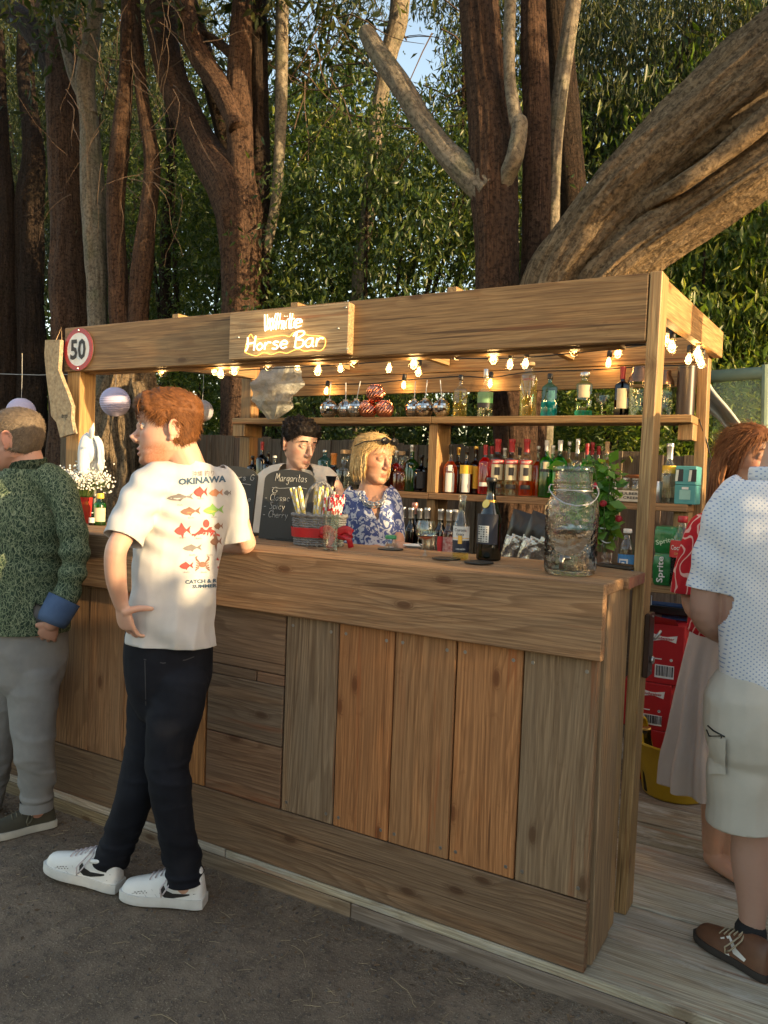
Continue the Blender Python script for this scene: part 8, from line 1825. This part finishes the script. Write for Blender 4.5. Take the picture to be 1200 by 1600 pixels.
lo(s_, [E_(1205, 1150, 0), E_(1208, 1080, 0), E_(1205, 1000, 0), E_(1204, 900, .0), E_(1206, 830, .0), E_(1210, 775, 0), E_(1215, 745, 0)], [(.175, .13), (.17, .125), (.165, .12), (.175, .122), (.185, .122), (.155, .09), (.085, .075)], up=axE, n=32)
lo(s_, [E_(1190, 765, -.0), E_(1145, 790, .0), E_(1122, 850, .02), E_(1106, 905, .03), E_(1102, 925, .03)], [.074, .07, .064, .06, .059], n=20); lo(s_, [E_(1235, 765, 0), E_(1275, 800, .02), E_(1295, 900, .03)], [.078, .076, .068], n=18)
me = fuse(s_, .007, 3)
wrinkle(me, lambda p: .006*max(0, rid(p, 7, 2.4, 6)-.4)+.004*nz(p, 8)+.005*math.sin((p.z+p.x*.9)*38+3*nz(p, 4))*max(0, nz(p, 3.3, 2)+.2))
cutaway(me, [(E_(1200, 1128, 0), Vector((-.28*HR.x, -.28*HR.y, -1)), .4), (E_(1103, 921, .03), E_(1102, 925, .03)-E_(1106, 905, .03), .11), (E_(1213, 752, 0), UP, .12)])
cloth_obj('shirt', me, M_DOT, pE)
MB().tube([E_(1213, 750, 0)+Vector((.075*math.cos(a), .07*math.sin(a), .012)) for a in np.linspace(0, 6.283, 24)], [(.026, .005)]*24, 8, cap=False, up=UP).build('collar', M_DOT, pE, smooth=True)
b_ = MB(); lo(b_, [E_(1205, 1150, 0), E_(1205, 1000, 0), E_(1206, 830, 0), E_(1212, 760, 0)], [(.16, .12), (.155, .115), (.165, .11), (.08, .07)], up=axE, n=22)
lo(b_, [E_(1216, 765, 0), E_(1226, 720, 0), E_(1236, 690, 0)], [.07, .064, .064], n=16)
lo(b_, [E_(1150, 800, 0), E_(1122, 860, .02), E_(1106, 925, .03), E_(1106, 965, .05), E_(1130, 985, .13), E_(1155, 995, .22), E_(1170, 998, .26)], [.056, .054, .05, .048, .045, .036, .03], n=18); hand(b_, E_(1168, 997, .25), HF+HR*.3, -UP, HR, (.3, .4, .3))
lo(b_, [E_(1270, 800, 0), E_(1292, 900, .03), E_(1290, 990, .1)], [.055, .05, .045], n=14)
lo(b_, [E_(1178, 1150, 0), E_(1178, 1250, 0), E_(1173, 1300, 0), E_(1172, 1345, .0), E_(1176, 1400, .0), E_(1175, 1450, .0), E_(1172, 1490, .0)], [.085, .07, .056, .056, .047, .037, .036], n=20); lo(b_, [E_(1250, 1150, .05), E_(1255, 1300, .05), E_(1262, 1470, .06)], [.09, .062, .042], n=16)
TE, bvE = headmesh(b_, headframe(E_(1266, 668, .02), (HF*.88+HR*.2-HR*.55).normalized(), UP), 1.08)
body(pE, b_, .006, SK_E, TE); hair(pE, TE, bvE, H_GREY, mkB, lambda p, n: Vector((0, .6, -.4)), 1200, (.01, .016), .001, .4, shell=.8)
so_ = MB(); lo(so_, [E_(1190, 1080, .0), E_(1192, 1130, .0), E_(1192, 1170, 0)], [(.175, .14), (.185, .145), (.17, .14)], up=axE, n=26)
slE = [E_(1172, 1150, .0), E_(1165, 1210, .0), E_(1164, 1262, 0), E_(1163, 1288, .0)]; lo(so_, slE, [(.115, .12), (.112, .118), (.11, .115), (.11, .115)], up=axE, n=22); lo(so_, [E_(1240, 1150, .04), E_(1248, 1220, .04), E_(1252, 1290, .05)], [(.11, .12), (.108, .115), (.106, .11)], up=axE, n=22)
me = fuse(so_, .007, 3); wrinkle(me, lambda p: .004*nz(p, 9)+.006*max(0, rid(p, 6, 5, 4)-.5)+.004*math.sin((p.z-p.x)*45+3*nz(p, 5))*max(0, nz(p, 4)))
cutaway(me, [(E_(1163, 1283, 0), Vector((.12*HR.x, .12*HR.y, -1)), .16), (E_(1252, 1284, .05), -UP, .14)]); so2 = cloth_obj('cargo_shorts', me, M_SHORT, pE); bvSh = bvh_of(so2)
M_SEAM = plain('beige seam', (.4, .375, .325), rough=.9)
def stickline(pts, r_, mt, nm):
    out = []; c = CAM-bE
    for a, b in pts:
        d = (_fw+_R2*((a-600)/F_PX)-_U2*((b-800)/F_PX)).normalized(); h = bvSh.ray_cast(c, d)
        if h[0] is not None: out.append(h[0]-d*.004)
    if len(out) > 1: MB().tube(out, r_, 6).build(nm, mt, so2, smooth=True)
pk = []
cdir = []
for (a, b) in [(1117, 1148), (1135, 1150), (1140, 1215), (1122, 1205)]: pk.append((a, b))
stick(so2, bvSh, bE, [([(1113+4*i+0*j, 1152+8*j) for j in range(8) for i in range(7)], [(j*7+i, j*7+i+1, (j+1)*7+i+1, (j+1)*7+i) for j in range(7) for i in range(6)])], M_SHORT, 'cargo_pocket', .012)
stickline([(1106, 1134), (1115, 1142), (1132, 1151)], .0028, M_CAPBLK, 'cord'); stickline([(1104, 1140), (1108, 1150), (1128, 1150), (1122, 1164), (1114, 1166)], .0024, M_CAPBLK, 'cord'); stickline([(1102, 1165), (1106, 1174), (1112, 1176)], .003, M_CAPBLK, 'cord'); pass
pass
M_BRSH = plain('brown leather', (.16, .07, .035), (.1, .045, .025), rough=.5, scale=14); M_BSOLE = plain('dark rubber', (.03, .025, .022), rough=.7); M_SOCK = plain('black sock', (.012, .012, .014), rough=.9, scale=90, bmp=.3)
he, to = at(1206, 1532, z=.001), at(1092, 1462, z=.001); so = shoe(pE, bE, he, to, M_BRSH, M_BSOLE, .05, .07, .022, lace=plain('cream lace', (.4, .33, .22)), sidedir=1); bvS = bvh_of(so)
stick(so, bvS, bE, [([(1126+dx, 1465), (1132+dx, 1464), (1141+dx, 1497), (1134+dx, 1495)], [(0, 1, 2, 3)]) for dx in (0,)]+[([(1135, 1463), (1141, 1462), (1151, 1483), (1166, 1499), (1163, 1503), (1146, 1490)], [(0, 1, 2, 5), (2, 3, 4, 5)])], M_CAPWHITE, 'white_stripe', .0015)
lo_ = MB(); lo(lo_, [E_(1173, 1450, 0), E_(1171, 1478, 0), E_(1168, 1500, .0)], [.046, .048, .05], n=18); lo_.build('sock', M_SOCK, pE, smooth=True)
he, to = at(1285, 1540, z=.001), at(1230, 1462, z=.001); shoe(pE, bE, he, to, M_BRSH, M_BSOLE, .05, .07, .022)
# ================= woman with auburn hair beyond him
cF = at(1150, 1000, y=.95); bF = Vector((cF.x, cF.y, .001)); F_ = Pose(bF)
pF = empty('person', bF, 'auburn-haired woman in red top and long pale skirt beyond the man in shorts', 'person')
def redpat(nt, v, cc):
    wv = N(nt, 'ShaderNodeTexWave', Scale=9.0, Distortion=14.0, Detail=1.5); wv.inputs['Detail Scale'].default_value = 1.2; nt.links.new(v, wv.inputs['Vector']); return mixc(nt, ramp(nt, wv.outputs[1], [(.86, 0), (.93, 1)]), cc, (.7, .42, .38))
M_REDD = clothmat('red swirl print', (.5, .02, .03), (.42, .015, .025), extra=redpat); M_SKIRT = clothmat('pale blush linen', (.56, .49, .46), (.5, .43, .4), coarse=6); axF = (HR*.9-HF*.42).normalized(); s_ = MB()
lo(s_, [F_(1138, 985, 0), F_(1140, 930, 0), F_(1144, 880, 0), F_(1148, 840, 0), F_(1152, 812, .0)], [(.15, .12), (.14, .115), (.145, .12), (.14, .11), (.12, .08)], up=axF, n=26); lo(s_, [F_(1125, 812, 0), F_(1100, 830, -.02), F_(1086, 880, -.04), F_(1076, 930, -.05)], [.045, .062, .066, .068], n=18)
me = fuse(s_, .007, 2); wrinkle(me, lambda p: .007*max(0, rid(p, 9, 2, 1)-.4)+.004*nz(p, 9)); cutaway(me, [(F_(1076, 926, -.05), -UP, .1), (F_(1152, 806, 0), UP, .14)]); cloth_obj('top', me, M_REDD, pF)
s_ = MB(); lo(s_, [F_(1138, 960, 0), F_(1130, 1010, 0), F_(1120, 1100, 0), F_(1112, 1180, 0), F_(1108, 1238, 0)], [(.12, .1), (.13, .11), (.15, .13), (.168, .15), (.178, .16)], up=axF, n=34)
me = fuse(s_, .008, 2)
def wF(p):
    q = p-F_(1112, 1180, 0); a = math.atan2(q.dot(HF), q.dot(HR)); k = max(0, min(1, (F_(1130, 980).z-p.z)/.5)); return .02*k*math.sin(a*11+2*nz(p, 3))+.006*k*nz(p, 6)
wrinkle(me, wF); cutaway(me, [(F_(1108, 1232, 0), -UP, .4)]); cloth_obj('skirt', me, M_SKIRT, pF)
b_ = MB(); lo(b_, [F_(1138, 985, 0), F_(1142, 880, 0), F_(1150, 815, 0), F_(1158, 790, 0)], [(.125, .1), (.125, .1), (.125, .075), (.055, .05)], up=axF, n=20); lo(b_, [F_(1154, 798, 0), F_(1157, 770, -.0), F_(1160, 745, -.01)], [.05, .046, .046], n=14)
lo(b_, [F_(1140, 802, 0), F_(1112, 812, -.01), F_(1094, 850, -.03), F_(1080, 930, -.05), F_(1095, 960, -.1), F_(1130, 950, -.16)], [.045, .047, .042, .038, .033, .026], n=16); hand(b_, F_(1130, 950, -.16), HR, -HF, UP, (.3, .4, .3), .95); lo(b_, [F_(1180, 805, 0), F_(1205, 860, 0), F_(1215, 930, 0)], [.045, .042, .036], n=14)
for (px, dx) in ((1120, -.05), (1146, .06)):
    q = F_(px, 1200, 0); lo(b_, [Vector((q.x, q.y, q.z)), Vector((q.x, q.y, .3)), Vector((q.x, q.y, .07))], [.062, .055, .036], n=14); hh_ = Vector((q.x, q.y, 0)); lo(b_, [Vector((q.x, q.y, .045)), Vector((q.x, q.y, .03))+(-HF*.5+HR*.2)*.1, Vector((q.x, q.y, .022))+(-HF*.5+HR*.2)*.34], [.036, (.036, .026), (.034, .016)], n=14, up=HR)
fF = (HR*.5-HF*.86-UP*.05).normalized(); TF, bvF = headmesh(b_, headframe(F_(1167, 714, -.02), fF, UP+HR*.06), 1.0, .95, .93)
body(pF, b_, .005, SK_F, TF, (.8, .45, .45)); eyes(pF, TF, (.06, .09, .05)); brows(pF, TF, H_AUB)
hair(pF, TF, bvF, H_AUB, mkD, lambda p, n: Vector((p.x*3, -.4, -1)) if p.z < .09 else Vector((math.copysign(.5, p.x), -.5, -.3)), 2800, (.05, .09), .0016, .06, .1, shell=.9)
lk = MB()
for i in range(300):
    a = random.uniform(-2.5, 2.5)-math.pi/2
    if abs(a+math.pi/2) > 1.5: continue
    p = Vector((.084*math.cos(a), .1*math.sin(a)-.008, random.uniform(-.03, .05))); ln = random.uniform(.16, .24); pts = [p]; d = Vector((math.cos(a)*.25, math.sin(a)*.25, -1))
    for k in range(6): p = p+d.normalized()*ln/6; d = d+Vector((-math.cos(a)*.1+random.uniform(-.08, .08), -math.sin(a)*.1+random.uniform(-.05, .05), 0)); pts.append(p)
    lk.tube([TF @ q for q in pts], [(.006, .002), (.007, .0025), (.007, .0025), (.006, .002), (.005, .002), (.0035, .0015), (.001, .001)], 5)
o = lk.build('hair_locks', H_AUB, pF, smooth=True); o['kind'] = 'stuff'
er = empty('drop_earring', bF, 'silver drop earring of the auburn-haired woman', 'earring'); MB().ball(TF @ Vector((-.083, .0, -.062)), (.004, .004, .011), 8, 6).build('drop', M_CAPSIL, er, smooth=True); MB().tube([TF @ Vector((-.081, .0, -.04)), TF @ Vector((-.083, .0, -.052))], .0012, 5).build('hook', M_CAPSIL, er)
